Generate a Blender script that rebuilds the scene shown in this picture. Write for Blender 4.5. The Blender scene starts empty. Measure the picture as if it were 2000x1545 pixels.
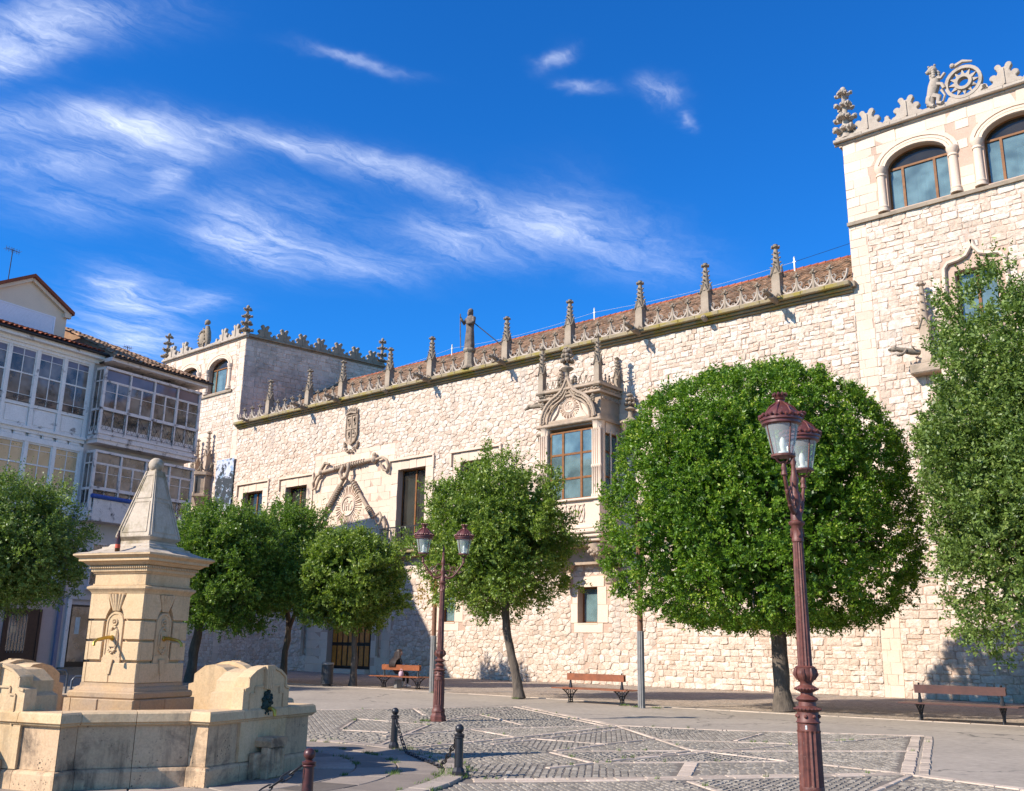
import bpy, math, random
import numpy as np
from mathutils import Vector, Matrix

S = bpy.context.scene
C = S.collection
random.seed(7)
PI = math.pi
R = math.radians

# ------------------------------------------------------------------ camera
cam_data = bpy.data.cameras.new('camera')
cam = bpy.data.objects.new('camera', cam_data)
C.objects.link(cam)
cam_data.sensor_width = 36.0
cam_data.lens = 33.93
cam_data.clip_start = 0.1
cam_data.clip_end = 2000
cam.matrix_world = Matrix(((0.76177, 0.15194, 0.62978, 0),
                           (0.64765, -0.20254, -0.73453, 0),
                           (0.01595, 0.96741, -0.25270, 1.6),
                           (0, 0, 0, 1)))
S.camera = cam

# ------------------------------------------------------------------ sun and sky
SUN_AZ, SUN_EL = R(22.5), R(33.5)      # light travels towards +Y, turned a little to +X
sd = Vector((math.sin(SUN_AZ) * math.cos(SUN_EL), math.cos(SUN_AZ) * math.cos(SUN_EL), -math.sin(SUN_EL)))
sun_data = bpy.data.lights.new('sun', 'SUN')
sun_data.energy = 4.3
sun_data.angle = R(0.53)
sun_data.color = (1.0, 0.93, 0.83)
sun = bpy.data.objects.new('sun', sun_data)
sun.rotation_euler = sd.to_track_quat('-Z', 'Y').to_euler()
sun.location = (-30, -60, 60)
C.objects.link(sun)

world = bpy.data.worlds.new('World')
S.world = world
world.use_nodes = True
wn, wl = world.node_tree.nodes, world.node_tree.links
wn.clear()
w_out = wn.new('ShaderNodeOutputWorld')
w_bg = wn.new('ShaderNodeBackground')
w_bg.inputs['Strength'].default_value = 0.15
wl.new(w_bg.outputs[0], w_out.inputs[0])
sky = wn.new('ShaderNodeTexSky')
sky.sky_type = 'NISHITA'
sky.sun_disc = False
sky.sun_elevation = SUN_EL
sky.sun_rotation = math.atan2(-sd.x, -sd.y)
sky.altitude = 900
sky.air_density = 1.0
sky.dust_density = 0.25
sky.ozone_density = 3.0
w_hsv = wn.new('ShaderNodeHueSaturation')
w_hsv.inputs['Saturation'].default_value = 1.25
w_hsv.inputs['Value'].default_value = 1.0
wl.new(sky.outputs[0], w_hsv.inputs['Color'])
w_tint = wn.new('ShaderNodeMix'); w_tint.data_type = 'RGBA'; w_tint.blend_type = 'MULTIPLY'
w_tint.inputs[0].default_value = 1.0
w_tint.inputs[7].default_value = (0.17, 0.57, 0.86, 1)
wl.new(w_hsv.outputs[0], w_tint.inputs[6])
# cirrus: a layer of thin cloud overhead; every ray meets it at (x/z, y/z)
w_tc = wn.new('ShaderNodeTexCoord')
w_sep = wn.new('ShaderNodeSeparateXYZ')
wl.new(w_tc.outputs['Generated'], w_sep.inputs[0])
def wmath(op, a, b=None, clamp=False):
    m = wn.new('ShaderNodeMath'); m.operation = op; m.use_clamp = clamp
    for i, v in enumerate((a, b)):
        if v is None: continue
        if isinstance(v, (int, float)): m.inputs[i].default_value = v
        else: wl.new(v, m.inputs[i])
    return m.outputs[0]
zc = wmath('MAXIMUM', w_sep.outputs[2], 0.03)
lx, ly = wmath('DIVIDE', w_sep.outputs[0], zc), wmath('DIVIDE', w_sep.outputs[1], zc)
w_comb = wn.new('ShaderNodeCombineXYZ')
wl.new(lx, w_comb.inputs[0]); wl.new(ly, w_comb.inputs[1])
w_warp = wn.new('ShaderNodeTexNoise'); w_warp.inputs['Scale'].default_value = 3.2
w_warp.inputs['Detail'].default_value = 5; w_warp.inputs['Roughness'].default_value = 0.6
wl.new(w_comb.outputs[0], w_warp.inputs['Vector'])
w_ws = wn.new('ShaderNodeVectorMath'); w_ws.operation = 'MULTIPLY_ADD'
w_ws.inputs[1].default_value = (0.22, 0.22, 0.0); w_ws.inputs[2].default_value = (-0.11, -0.11, 0)
wl.new(w_warp.outputs['Color'], w_ws.inputs[0])
w_wa = wn.new('ShaderNodeVectorMath'); w_wa.operation = 'ADD'
wl.new(w_comb.outputs[0], w_wa.inputs[0]); wl.new(w_ws.outputs[0], w_wa.inputs[1])
CLOUDS = [(-1.533,0.571,0.212,0.094,-0.083,0.057,0.9),(-1.650,0.571,0.101,0.062,-0.045,0.024,0.7),
(-1.856,0.680,0.166,0.171,-0.072,0.032,0.75),(-1.688,0.883,0.140,0.187,-0.074,0.044,0.9),
(-1.506,1.118,0.080,0.129,-0.040,0.025,0.6),(-1.455,1.273,0.073,0.151,-0.063,0.042,0.7),
(-1.408,1.503,0.003,0.145,-0.061,0.039,0.6),(-1.938,0.813,0.305,0.216,-0.093,0.045,0.5),
(-1.868,0.989,0.146,-0.002,0.017,-0.047,0.5),(-2.021,1.297,-0.036,0.190,-0.161,0.046,1.0),
(-1.940,1.533,0.094,0.215,-0.130,0.089,0.55),(-1.586,1.640,0.123,0.138,-0.117,0.124,0.7),
(-1.365,1.697,0.154,-0.021,-0.098,0.166,0.6),(-1.299,1.908,0.098,0.298,-0.131,0.166,0.5),
(-1.194,0.960,0.042,0.085,-0.018,0.010,0.6),(-0.922,1.170,0.035,-0.001,-0.016,0.027,0.7),
(-0.840,1.392,0.016,0.047,-0.031,0.032,0.8),(-0.932,1.292,0.025,0.047,-0.014,0.016,0.5),
(-0.850,1.502,0.007,0.018,-0.014,0.014,0.4),(-2.637,1.310,0.037,0.112,-0.165,0.073,0.9),
(-2.533,1.486,0.095,0.063,-0.097,0.061,0.6),(-3.038,1.528,0.064,0.195,-0.444,0.221,0.9),
(-1.813,1.269,0.136,0.108,-0.152,0.114,0.35),(-2.133,0.909,0.147,0.151,-0.172,0.084,0.35),
(1.6,1.0,0.6,0.3,-0.2,0.4,0.8),(0.6,-1.4,0.5,0.4,-0.3,0.3,0.9),(-1.2,-1.6,0.6,0.2,-0.2,0.4,0.9),(2.4,-0.6,0.6,0.4,-0.4,0.4,0.8),  # from here on: unseen clouds, added to whiten the light in the shade
(-0.7,-0.4,0.4,0.15,-0.1,0.2,0.8),(0.3,0.2,0.35,0.2,-0.1,0.16,0.6),(0.9,-0.4,0.4,0.2,-0.15,0.25,0.8),(-2.6,-0.4,0.6,0.1,-0.1,0.3,0.9),(-0.2,-2.6,0.7,0.2,-0.2,0.5,0.9),(-2.8,-2.2,0.8,0.5,-0.5,0.5,0.9),(1.3,-1.5,0.6,0.3,-0.3,0.5,0.9),(1.9,0.2,0.5,0.3,-0.3,0.5,0.8),(-0.4,-1.3,0.5,0.2,-0.1,0.3,0.9),(3.4,1.2,0.9,0.4,-0.4,0.9,0.9),(-1.6,-3.0,0.8,0.2,-0.2,0.6,0.9),(2.2,2.4,0.6,0.5,-0.4,0.5,0.7),(0.1,2.4,0.4,0.2,-0.2,0.3,0.5)]
acc = None
for (px, py, ax, ay, bx, by, wgt) in CLOUDS:
    # ellipse with half axes a and b: distance = |M^-1 (p - c)|
    k = 0.86
    det = (ax * by - ay * bx)
    r1 = (by / det / k, -bx / det / k, 0); r2 = (-ay / det / k, ax / det / k, 0)
    sb = wn.new('ShaderNodeVectorMath'); sb.operation = 'SUBTRACT'; sb.inputs[1].default_value = (px, py, 0)
    wl.new(w_wa.outputs[0], sb.inputs[0])
    d1 = wn.new('ShaderNodeVectorMath'); d1.operation = 'DOT_PRODUCT'; d1.inputs[1].default_value = r1
    d2 = wn.new('ShaderNodeVectorMath'); d2.operation = 'DOT_PRODUCT'; d2.inputs[1].default_value = r2
    wl.new(sb.outputs[0], d1.inputs[0]); wl.new(sb.outputs[0], d2.inputs[0])
    q = wmath('ADD', wmath('MULTIPLY', d1.outputs['Value'], d1.outputs['Value']), wmath('MULTIPLY', d2.outputs['Value'], d2.outputs['Value']))
    e = wmath('MULTIPLY', wmath('EXPONENT', wmath('MULTIPLY', q, -1.1)), wgt)
    acc = e if acc is None else wmath('ADD', acc, e)
w_map = wn.new('ShaderNodeMapping'); w_map.inputs['Rotation'].default_value = (0, 0, R(-55)); w_map.inputs['Scale'].default_value = (5.0, 2.0, 1)
wl.new(w_wa.outputs[0], w_map.inputs['Vector'])
w_n = wn.new('ShaderNodeTexNoise'); w_n.inputs['Scale'].default_value = 1.6; w_n.inputs['Detail'].default_value = 9; w_n.inputs['Roughness'].default_value = 0.70
w_n.inputs['Distortion'].default_value = 0.6
wl.new(w_map.outputs[0], w_n.inputs['Vector'])
w_r = wn.new('ShaderNodeMapRange'); w_r.inputs['From Min'].default_value = 0.36; w_r.inputs['From Max'].default_value = 0.74
wl.new(w_n.outputs['Fac'], w_r.inputs['Value'])
w_map2 = wn.new('ShaderNodeMapping'); w_map2.inputs['Rotation'].default_value = (0, 0, R(-62)); w_map2.inputs['Scale'].default_value = (26.0, 5.0, 1)
wl.new(w_wa.outputs[0], w_map2.inputs['Vector'])
w_n2 = wn.new('ShaderNodeTexNoise'); w_n2.inputs['Scale'].default_value = 1.5; w_n2.inputs['Detail'].default_value = 6; w_n2.inputs['Roughness'].default_value = 0.65; w_n2.inputs['Distortion'].default_value = 0.8
wl.new(w_map2.outputs[0], w_n2.inputs['Vector'])
acc = wmath('MULTIPLY', acc, wmath('ADD', wmath('MULTIPLY', w_n2.outputs['Fac'], 1.5), 0.25))
mask = wmath('MULTIPLY', acc, wmath('ADD', wmath('MULTIPLY', w_r.outputs[0], 0.8), 0.12), clamp=True)
w_mix = wn.new('ShaderNodeMix'); w_mix.data_type = 'RGBA'
w_mix.inputs[7].default_value = (4.6, 4.9, 5.6, 1)
wl.new(wmath('MULTIPLY', mask, 0.80), w_mix.inputs[0])
wl.new(w_tint.outputs[2], w_mix.inputs[6])
wl.new(w_mix.outputs[2], w_bg.inputs['Color'])

S.view_settings.view_transform = 'Standard'
S.view_settings.look = 'None'
S.view_settings.exposure = 0.86
S.view_settings.gamma = 1.0
S.view_settings.use_curve_mapping = False
S.render.engine = 'CYCLES'
S.cycles.max_bounces = 5
S.cycles.diffuse_bounces = 4
S.cycles.glossy_bounces = 2
S.cycles.transmission_bounces = 3
S.cycles.transparent_max_bounces = 6
S.cycles.use_denoising = True

# ------------------------------------------------------------------ helpers
def link(o, parent=None, inv=None):
    C.objects.link(o)
    if parent is not None:
        o.parent = parent
        if inv is not None: o.matrix_parent_inverse = inv
    return o

def thing(name, label, cat, loc=(0, 0, 0), rz=0.0, group=None, kind=None):
    o = bpy.data.objects.new(name, None)
    o.empty_display_size = 0.3
    C.objects.link(o)
    o.location = loc; o.rotation_euler = (0, 0, rz)
    tag(o, label, cat, group, kind)
    return o

def tag(o, label=None, cat=None, group=None, kind=None):
    if label: o['label'] = label
    if cat: o['category'] = cat
    if group: o['group'] = group
    if kind: o['kind'] = kind
    return o

def inv_of(root):
    return (Matrix.Translation(root.location) @ Matrix.Rotation(root.rotation_euler.z, 4, 'Z')).inverted()

class Frame:
    """local (along, up, outward) -> world"""
    def __init__(s, o, along, out):
        s.o = Vector(o); s.a = Vector(along).normalized(); s.n = Vector(out).normalized()
    def __call__(s, p):
        return s.o + s.a * p[0] + Vector((0, 0, 1)) * p[1] + s.n * p[2]

class MB:
    def __init__(s, fr=None):
        s.v, s.f, s.t, s.fr, s.tint = [], [], [], fr, 0.5
    def add(s, verts, faces):
        b = len(s.v)
        if s.fr: verts = [s.fr(p) for p in verts]
        s.v.extend([tuple(p) for p in verts]); s.t.extend([s.tint] * len(verts))
        s.f.extend([tuple(i + b for i in f) for f in faces])
        return s
    def box(s, a0, a1, b0, b1, c0, c1):
        s.add([(a0, b0, c0), (a1, b0, c0), (a1, b1, c0), (a0, b1, c0), (a0, b0, c1), (a1, b0, c1), (a1, b1, c1), (a0, b1, c1)],
              [(3, 2, 1, 0), (4, 5, 6, 7), (0, 1, 5, 4), (1, 2, 6, 5), (2, 3, 7, 6), (3, 0, 4, 7)])
        return s
    def cbox(s, a0, a1, b0, b1, c0, c1, e=0.02):
        """box with its edges on the c1 side chamfered"""
        v = [(a0, b0, c0), (a1, b0, c0), (a1, b1, c0), (a0, b1, c0), (a0, b0, c1 - e), (a1, b0, c1 - e), (a1, b1, c1 - e), (a0, b1, c1 - e),
             (a0 + e, b0 + e, c1), (a1 - e, b0 + e, c1), (a1 - e, b1 - e, c1), (a0 + e, b1 - e, c1)]
        f = [(3, 2, 1, 0), (8, 9, 10, 11)]
        for i in range(4):
            j = (i + 1) % 4
            f += [(i, j, j + 4, i + 4), (i + 4, j + 4, j + 8, i + 8)]
        return s.add(v, f)
    def prism(s, poly, c0, c1):
        n = len(poly)
        v = [(a, b, c0) for a, b in poly] + [(a, b, c1) for a, b in poly]
        f = [tuple(range(n - 1, -1, -1)), tuple(range(n, 2 * n))] + [(i, (i + 1) % n, n + (i + 1) % n, n + i) for i in range(n)]
        return s.add(v, f)
    def bevprism(s, poly, c0, c1, e=0.03):
        """prism with a bevelled outer face (convex-ish outlines)"""
        n = len(poly)
        cx = sum(p[0] for p in poly) / n; cy = sum(p[1] for p in poly) / n
        ins = []
        for a, b in poly:
            d = math.hypot(a - cx, b - cy) or 1
            k = max(0.0, 1 - e * 1.3 / d); ins.append((cx + (a - cx) * k, cy + (b - cy) * k))
        v = [(a, b, c0) for a, b in poly] + [(a, b, c1 - e) for a, b in poly] + [(a, b, c1) for a, b in ins]
        f = [tuple(range(2 * n, 3 * n))]
        for i in range(n):
            j = (i + 1) % n
            f += [(i, j, n + j, n + i), (n + i, n + j, 2 * n + j, 2 * n + i)]
        return s.add(v, f)
    def tube(s, pts, r, n=6, cap=True, flat=1.0):
        P = [Vector(p) for p in pts]; m = len(P)
        rs = r if isinstance(r, (list, tuple)) else [r] * m
        v, f = [], []
        up = None
        for i in range(m):
            d = (P[min(i + 1, m - 1)] - P[max(i - 1, 0)])
            if d.length < 1e-9: d = Vector((0, 0, 1))
            d.normalize()
            if up is None:
                up = Vector((0, 0, 1)) if abs(d.z) < 0.9 else Vector((1, 0, 0))
            x = d.cross(up)
            if x.length < 1e-6: x = d.cross(Vector((0.3, 1, 0.2)))
            x.normalize(); y = x.cross(d).normalized(); up = y
            for k in range(n):
                an = 2 * PI * k / n
                v.append(P[i] + x * (math.cos(an) * rs[i]) + y * (math.sin(an) * rs[i] * flat))
        for i in range(m - 1):
            for k in range(n):
                k2 = (k + 1) % n
                f.append((i * n + k, i * n + k2, (i + 1) * n + k2, (i + 1) * n + k))
        if cap: f += [tuple(range(n - 1, -1, -1)), tuple(range((m - 1) * n, m * n))]
        return s.add(v, f)
    def bar(s, p, q, w, h=None):
        h = h or w
        P, Q = Vector(p), Vector(q); d = (Q - P).normalized()
        up = Vector((0, 1, 0)) if s.fr else Vector((0, 0, 1))
        if abs(d.dot(up)) > 0.95: up = Vector((1, 0, 0))
        x = d.cross(up).normalized() * (w / 2); y = x.cross(d).normalized() * (h / 2)
        v = [P - x - y, P + x - y, P + x + y, P - x + y, Q - x - y, Q + x - y, Q + x + y, Q - x + y]
        return s.add(v, [(3, 2, 1, 0), (4, 5, 6, 7), (0, 1, 5, 4), (1, 2, 6, 5), (2, 3, 7, 6), (3, 0, 4, 7)])
    def lathe(s, c, prof, n=16, up=2, rot=0.0, flute=0, fd=0.0):
        """profile [(r, h)] turned about the vertical through c (up: index of the vertical axis)"""
        v, f = [], []
        for r, h in prof:
            for k in range(n):
                an = 2 * PI * k / n + rot
                rr = r * (1 - (fd if (flute and k % 2) else 0))
                a, b = math.cos(an) * rr, math.sin(an) * rr
                v.append((c[0] + a, c[1] + b, c[2] + h) if up == 2 else (c[0] + a, c[1] + h, c[2] + b))
        m = len(prof)
        for i in range(m - 1):
            for k in range(n):
                k2 = (k + 1) % n
                f.append((i * n + k, i * n + k2, (i + 1) * n + k2, (i + 1) * n + k))
        f += [tuple(range(n - 1, -1, -1)), tuple(range((m - 1) * n, m * n))]
        return s.add(v, f)
    def ball(s, c, r, n=8, sq=(1, 1, 1)):
        v, f = [], []
        m = max(4, n // 2 + 1)
        for i in range(m + 1):
            th = PI * i / m
            for k in range(n):
                ph = 2 * PI * k / n
                v.append((c[0] + r * sq[0] * math.sin(th) * math.cos(ph), c[1] + r * sq[1] * math.sin(th) * math.sin(ph), c[2] + r * sq[2] * math.cos(th)))
        for i in range(m):
            for k in range(n):
                k2 = (k + 1) % n
                f.append((i * n + k, i * n + k2, (i + 1) * n + k2, (i + 1) * n + k))
        return s.add(v, f)
    def mesh(s, name, mat, smooth=False):
        me = bpy.data.meshes.new(name)
        me.from_pydata(s.v, [], s.f)
        at = me.attributes.new('tint', 'FLOAT', 'POINT')
        at.data.foreach_set('value', s.t)
        me.materials.append(mat)
        if smooth:
            me.shade_smooth()
            me.set_sharp_from_angle(angle=R(smooth if smooth is not True else 40))
        me.update()
        return me
    def build(s, name, mat, parent=None, smooth=False, inv='auto', kind=None):
        o = bpy.data.objects.new(name, s.mesh(name, mat, smooth))
        link(o, parent, inv_of(parent) if (inv == 'auto' and parent is not None) else None)
        if kind: o['kind'] = kind
        return o

def inst(o, name, me, parent, loc=(0, 0, 0), rz=0.0, sc=None):
    q = bpy.data.objects.new(name, me)
    link(q, parent, inv_of(parent) if parent is not None else None)
    q.location = loc; q.rotation_euler = (0, 0, rz)
    if sc: q.scale = sc
    return q

def copy_tree(o, parent=None):
    c = o.copy(); C.objects.link(c)
    if parent is not None: c.parent = parent
    for ch in list(o.children): copy_tree(ch, c)
    return c

CAMP = np.array([0, 0, 1.6])
CR = np.array([[0.76177, 0.64765, 0.01595], [-0.15194, 0.20254, -0.96741], [-0.62978, 0.73453, 0.25270]])
def in_view(p, m=1.02):
    q = CR @ (np.array(p) - CAMP)
    if q[2] < 0.2: return False
    return abs(q[0] / q[2]) < 0.5305 * m and abs(q[1] / q[2]) < 0.4098 * m

def emit(pieces, name, parent, mat, n_ind, stuff_name, smooth=False):
    """pieces: list of (verts, faces, tint); the ones that show largest become objects, the rest one mesh"""
    def size(p):
        c = np.mean(np.array(p[0]), axis=0)
        return (0 if in_view(c) else 1000) + np.linalg.norm(c - CAMP) / (p[3] if len(p) > 3 else 1.0)
    pieces = sorted(pieces, key=size)
    iv = inv_of(parent) if parent is not None else None
    for p in pieces[:n_ind]:
        me = bpy.data.meshes.new(name)
        me.from_pydata([tuple(q) for q in p[0]], [], p[1])
        at = me.attributes.new('tint', 'FLOAT', 'POINT'); at.data.foreach_set('value', [p[2]] * len(p[0]))
        me.materials.append(mat)
        if smooth: me.shade_smooth(); me.set_sharp_from_angle(angle=R(50))
        o = bpy.data.objects.new(name, me); link(o, parent, iv)
    rest = pieces[n_ind:]
    if rest:
        mb = MB()
        for p in rest:
            mb.tint = p[2]; mb.add(p[0], p[1])
        o = mb.build(stuff_name, mat, parent, smooth=50 if smooth else False, kind='stuff')
        return o

# ------------------------------------------------------------------ materials
class NT:
    def __init__(s, name):
        s.m = bpy.data.materials.new(name); s.m.use_nodes = True
        s.n, s.l = s.m.node_tree.nodes, s.m.node_tree.links
        s.b = s.n['Principled BSDF']; s.out = s.n['Material Output']
        s.tc = s.n.new('ShaderNodeTexCoord').outputs['Object']
    def set(s, k, v):
        if isinstance(v, bpy.types.NodeSocket): s.l.new(v, s.b.inputs[k])
        else: s.b.inputs[k].default_value = v
    def noise(s, scale, detail=4, rough=0.55, vec=None, dist=0.0, out='Fac'):
        n = s.n.new('ShaderNodeTexNoise')
        n.inputs['Scale'].default_value = scale; n.inputs['Detail'].default_value = detail
        n.inputs['Roughness'].default_value = rough; n.inputs['Distortion'].default_value = dist
        s.l.new(vec or s.tc, n.inputs['Vector'])
        return n.outputs[out]
    def voro(s, scale, feature='F1', vec=None, out='Distance', rnd=1.0):
        n = s.n.new('ShaderNodeTexVoronoi'); n.feature = feature
        n.inputs['Scale'].default_value = scale; n.inputs['Randomness'].default_value = rnd
        s.l.new(vec or s.tc, n.inputs['Vector'])
        return n.outputs[out]
    def mapping(s, sc, rot=(0, 0, 0)):
        n = s.n.new('ShaderNodeMapping'); n.inputs['Scale'].default_value = sc; n.inputs['Rotation'].default_value = rot
        s.l.new(s.tc, n.inputs['Vector']); return n.outputs[0]
    def rng(s, v, a, b, c=0.0, d=1.0):
        n = s.n.new('ShaderNodeMapRange')
        for k, x in zip(('From Min', 'From Max', 'To Min', 'To Max'), (a, b, c, d)): n.inputs[k].default_value = x
        s.l.new(v, n.inputs['Value']); return n.outputs[0]
    def math(s, op, a, b=0.0):
        n = s.n.new('ShaderNodeMath'); n.operation = op
        for i, v in enumerate((a, b)):
            if isinstance(v, (int, float)): n.inputs[i].default_value = v
            else: s.l.new(v, n.inputs[i])
        return n.outputs[0]
    def mix(s, f, a, b, mode='MIX'):
        n = s.n.new('ShaderNodeMix'); n.data_type = 'RGBA'; n.blend_type = mode
        for i, v in ((0, f), (6, a), (7, b)):
            if isinstance(v, (int, float)): n.inputs[i].default_value = v
            elif isinstance(v, (tuple, list)): n.inputs[i].default_value = (*v, 1) if len(v) == 3 else v
            else: s.l.new(v, n.inputs[i])
        return n.outputs[2]
    def attr(s, name='tint'):
        n = s.n.new('ShaderNodeAttribute'); n.attribute_name = name
        return n.outputs['Fac']
    def bump(s, h, strength=0.3, dist=0.02):
        n = s.n.new('ShaderNodeBump'); n.inputs['Strength'].default_value = strength; n.inputs['Distance'].default_value = dist
        s.l.new(h, n.inputs['Height']); s.l.new(n.outputs[0], s.b.inputs['Normal'])
    def sep(s, v=None):
        n = s.n.new('ShaderNodeSeparateXYZ'); s.l.new(v or s.tc, n.inputs[0]); return n.outputs

def stone(name, c1, c2, dark=None, scale=3.0, rough=0.9, bump=0.5, bd=0.02, tint=0.5, dthr=(0.55, 0.75), fine=40.0, spots=0.0, streak=None, sk=0.7):
    t = NT(name)
    n1 = t.noise(scale, 5, 0.6)
    col = t.mix(t.rng(n1, 0.3, 0.7), c1, c2)
    if tint:
        a = t.attr()
        col = t.mix(1.0, col, t.mix(a, (1 - tint,) * 3, (1 + tint * 0.35, 1 + tint * 0.33, 1 + tint * 0.3)), 'MULTIPLY')
    nf = t.noise(fine, 4, 0.7)
    col = t.mix(1.0, col, t.mix(t.rng(nf, 0.3, 0.7), (0.84, 0.83, 0.82), (1.08, 1.08, 1.08)), 'MULTIPLY')
    if dark:
        nd = t.noise(scale * 0.7, 7, 0.68, dist=0.4)
        col = t.mix(t.rng(nd, dthr[0], dthr[1]), col, dark)
    if streak:
        m1 = t.rng(t.noise(1.0, 6, .68, vec=t.mapping((7.0, 7.0, .9))), .50, .70); m2 = t.rng(t.noise(1.5, 4, .6), .42, .60)
        col = t.mix(t.math('MULTIPLY', t.math('MULTIPLY', m1, m2), sk), col, streak)
        m3 = t.rng(t.noise(5.0, 7, .72, dist=.5), .56, .66); col = t.mix(t.math('MULTIPLY', m3, sk * .45), col, tuple(x * 1.6 for x in streak))
    if spots:
        wp = t.n.new('ShaderNodeVectorMath'); wp.operation = 'MULTIPLY_ADD'; t.l.new(t.noise(18.0, 3, .6, out='Color'), wp.inputs[0]); wp.inputs[1].default_value = (.07, .07, .07); t.l.new(t.tc, wp.inputs[2])
        vs = t.voro(26.0, vec=wp.outputs[0]); big = t.noise(2.4, 5, .7)
        m = t.math('MULTIPLY', t.rng(vs, 0.16, 0.30, 1, 0), t.rng(big, 0.50, 0.60))
        col = t.mix(t.math('MULTIPLY', m, spots), col, (0.05, 0.04, 0.03))
    t.set('Base Color', col); t.set('Roughness', rough); t.set('Specular IOR Level', 0.25)
    t.bump(t.math('ADD', t.math('MULTIPLY', nf, 0.4), t.noise(scale * 4, 6, 0.65)), bump, bd)
    return t.m

M = {}
t = NT('limestone_rubble')
a = t.attr(); n1 = t.noise(1.6, 5, .62); n2 = t.noise(7, 6, .7); n3 = t.noise(22, 4, .7)
col = t.mix(t.rng(a, .15, .75), (.58, .45, .345), (.74, .63, .525))
col = t.mix(t.rng(n1, .48, .70, 0, .75), col, (.62, .46, .35))
col = t.mix(1.0, col, t.mix(t.rng(n2, .32, .68), (.70, .67, .64), (1.10, 1.10, 1.09)), 'MULTIPLY')
wall_streak = t.math('MULTIPLY', t.rng(t.noise(1.0, 5, .65, vec=t.mapping((1.3, 1.3, .16))), .52, .72), t.rng(t.noise(.22, 3, .5), .42, .58))
col = t.mix(t.math('MULTIPLY', wall_streak, .65), col, (.38, .335, .29))
pit = t.math('MULTIPLY', t.rng(n3, .64, .70), t.rng(n2, .45, .6)); col = t.mix(t.math('MULTIPLY', pit, .55), col, (.20, .13, .09))
t.set('Base Color', col); t.set('Roughness', .92); t.set('Specular IOR Level', .2)
t.bump(t.math('ADD', t.math('MULTIPLY', n2, 1.0), t.math('MULTIPLY', n3, .35)), 1.0, .05); M['rubble'] = t.m
M['mortar'] = stone('lime_mortar', (0.54, 0.375, 0.28), (0.45, 0.315, 0.235), None, scale=1.0, bump=0.8, bd=0.03, tint=0, fine=20)
M['ashlar'] = stone('ashlar_limestone', (0.71, 0.56, 0.43), (0.65, 0.50, 0.38), (0.50, 0.39, 0.30), scale=0.9, bump=0.35, bd=0.015, tint=0.14, dthr=(0.62, 0.85), fine=25)
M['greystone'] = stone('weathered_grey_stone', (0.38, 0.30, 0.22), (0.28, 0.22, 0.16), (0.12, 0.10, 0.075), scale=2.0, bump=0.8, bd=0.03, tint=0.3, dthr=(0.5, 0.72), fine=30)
M['carved'] = stone('carved_limestone', (0.50, 0.38, 0.28), (0.40, 0.30, 0.21), (0.20, 0.16, 0.12), scale=1.6, bump=0.7, bd=0.03, tint=0.3, dthr=(0.52, 0.72), fine=30)
M['cornice'] = stone('lichen_cornice_stone', (0.33, 0.26, 0.15), (0.25, 0.20, 0.13), (0.26, 0.20, 0.05), scale=1.4, bump=0.7, bd=0.03, tint=0.2, dthr=(0.48, 0.6), fine=30)
M['crest'] = stone('grey_crest_stone', (0.48, 0.40, 0.32), (0.38, 0.31, 0.25), (0.20, 0.16, 0.12), scale=1.8, bump=0.5, bd=0.02, tint=0.2, dthr=(0.52, 0.72), fine=25)
M['side_wall'] = stone('weathered_side_rubble', (0.74, 0.56, 0.45), (0.60, 0.45, 0.36), (0.32, 0.25, 0.20), scale=0.6, bump=0.9, bd=0.05, tint=0.25, dthr=(0.5, 0.7), fine=14)

def simple(name, col, rough=0.6, metal=0.0, var=0.15, scale=8.0, bump=0.1, bd=0.005, col2=None, thr=(0.5, 0.65), spec=0.5):
    t = NT(name)
    n1 = t.noise(scale, 5, 0.6)
    c = t.mix(t.rng(n1, 0.3, 0.7), tuple(x * (1 - var) for x in col), tuple(x * (1 + var) for x in col))
    if col2: c = t.mix(t.rng(t.noise(scale * 1.7, 6, 0.7), *thr), c, col2)
    t.set('Base Color', c); t.set('Roughness', rough); t.set('Metallic', metal); t.set('Specular IOR Level', spec)
    if bump: t.bump(t.noise(scale * 4, 4), bump, bd)
    return t.m
M['wood_frame'] = simple('orange_stained_wood', (0.19, 0.075, 0.022), 0.6, var=0.3, scale=6, spec=.25)
M['iron'] = simple('black_iron', (0.02, 0.019, 0.02), 0.45, 0.2, var=0.3, scale=20, col2=(0.06, 0.035, 0.02), thr=(0.6, 0.75))
M['dark'] = simple('dark_interior', (0.03, 0.025, 0.022), 0.9, bump=0)
def glass(name, col, rough=0.06, spec=1.0, coat=0.6, var=0.5, scale=1.2, clear=0.0):
    t = NT(name)
    c = t.mix(t.rng(t.noise(scale, 2), 0.35, 0.65), tuple(x * (1 - var) for x in col), col)
    t.set('Base Color', c); t.set('Roughness', rough); t.set('Specular IOR Level', spec); t.set('IOR', 1.6)
    t.set('Coat Weight', coat); t.set('Coat Roughness', 0.03)
    t.bump(t.noise(0.9, 2), 0.10, 0.08)
    if clear:
        tr = t.n.new('ShaderNodeBsdfTransparent'); tr.inputs[0].default_value = (.80, .88, .88, 1)
        mx = t.n.new('ShaderNodeMixShader'); mx.inputs[0].default_value = clear
        t.l.new(t.b.outputs[0], mx.inputs[1]); t.l.new(tr.outputs[0], mx.inputs[2]); t.l.new(mx.outputs[0], t.out.inputs[0])
    return t.m
M['glass_blue'] = glass('reflection_tinted_window_glass', (0.22, 0.32, 0.32), clear=.45, coat=.35)  # pale teal reflections are painted into the base colour
M['glass_dark'] = glass('dark_window_glass', (0.06, 0.05, 0.04), clear=.5, coat=.15, spec=.5)
M['curtain'] = simple('pale_curtain', (0.50, 0.58, 0.58), 0.8, var=0.2, scale=3)
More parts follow.
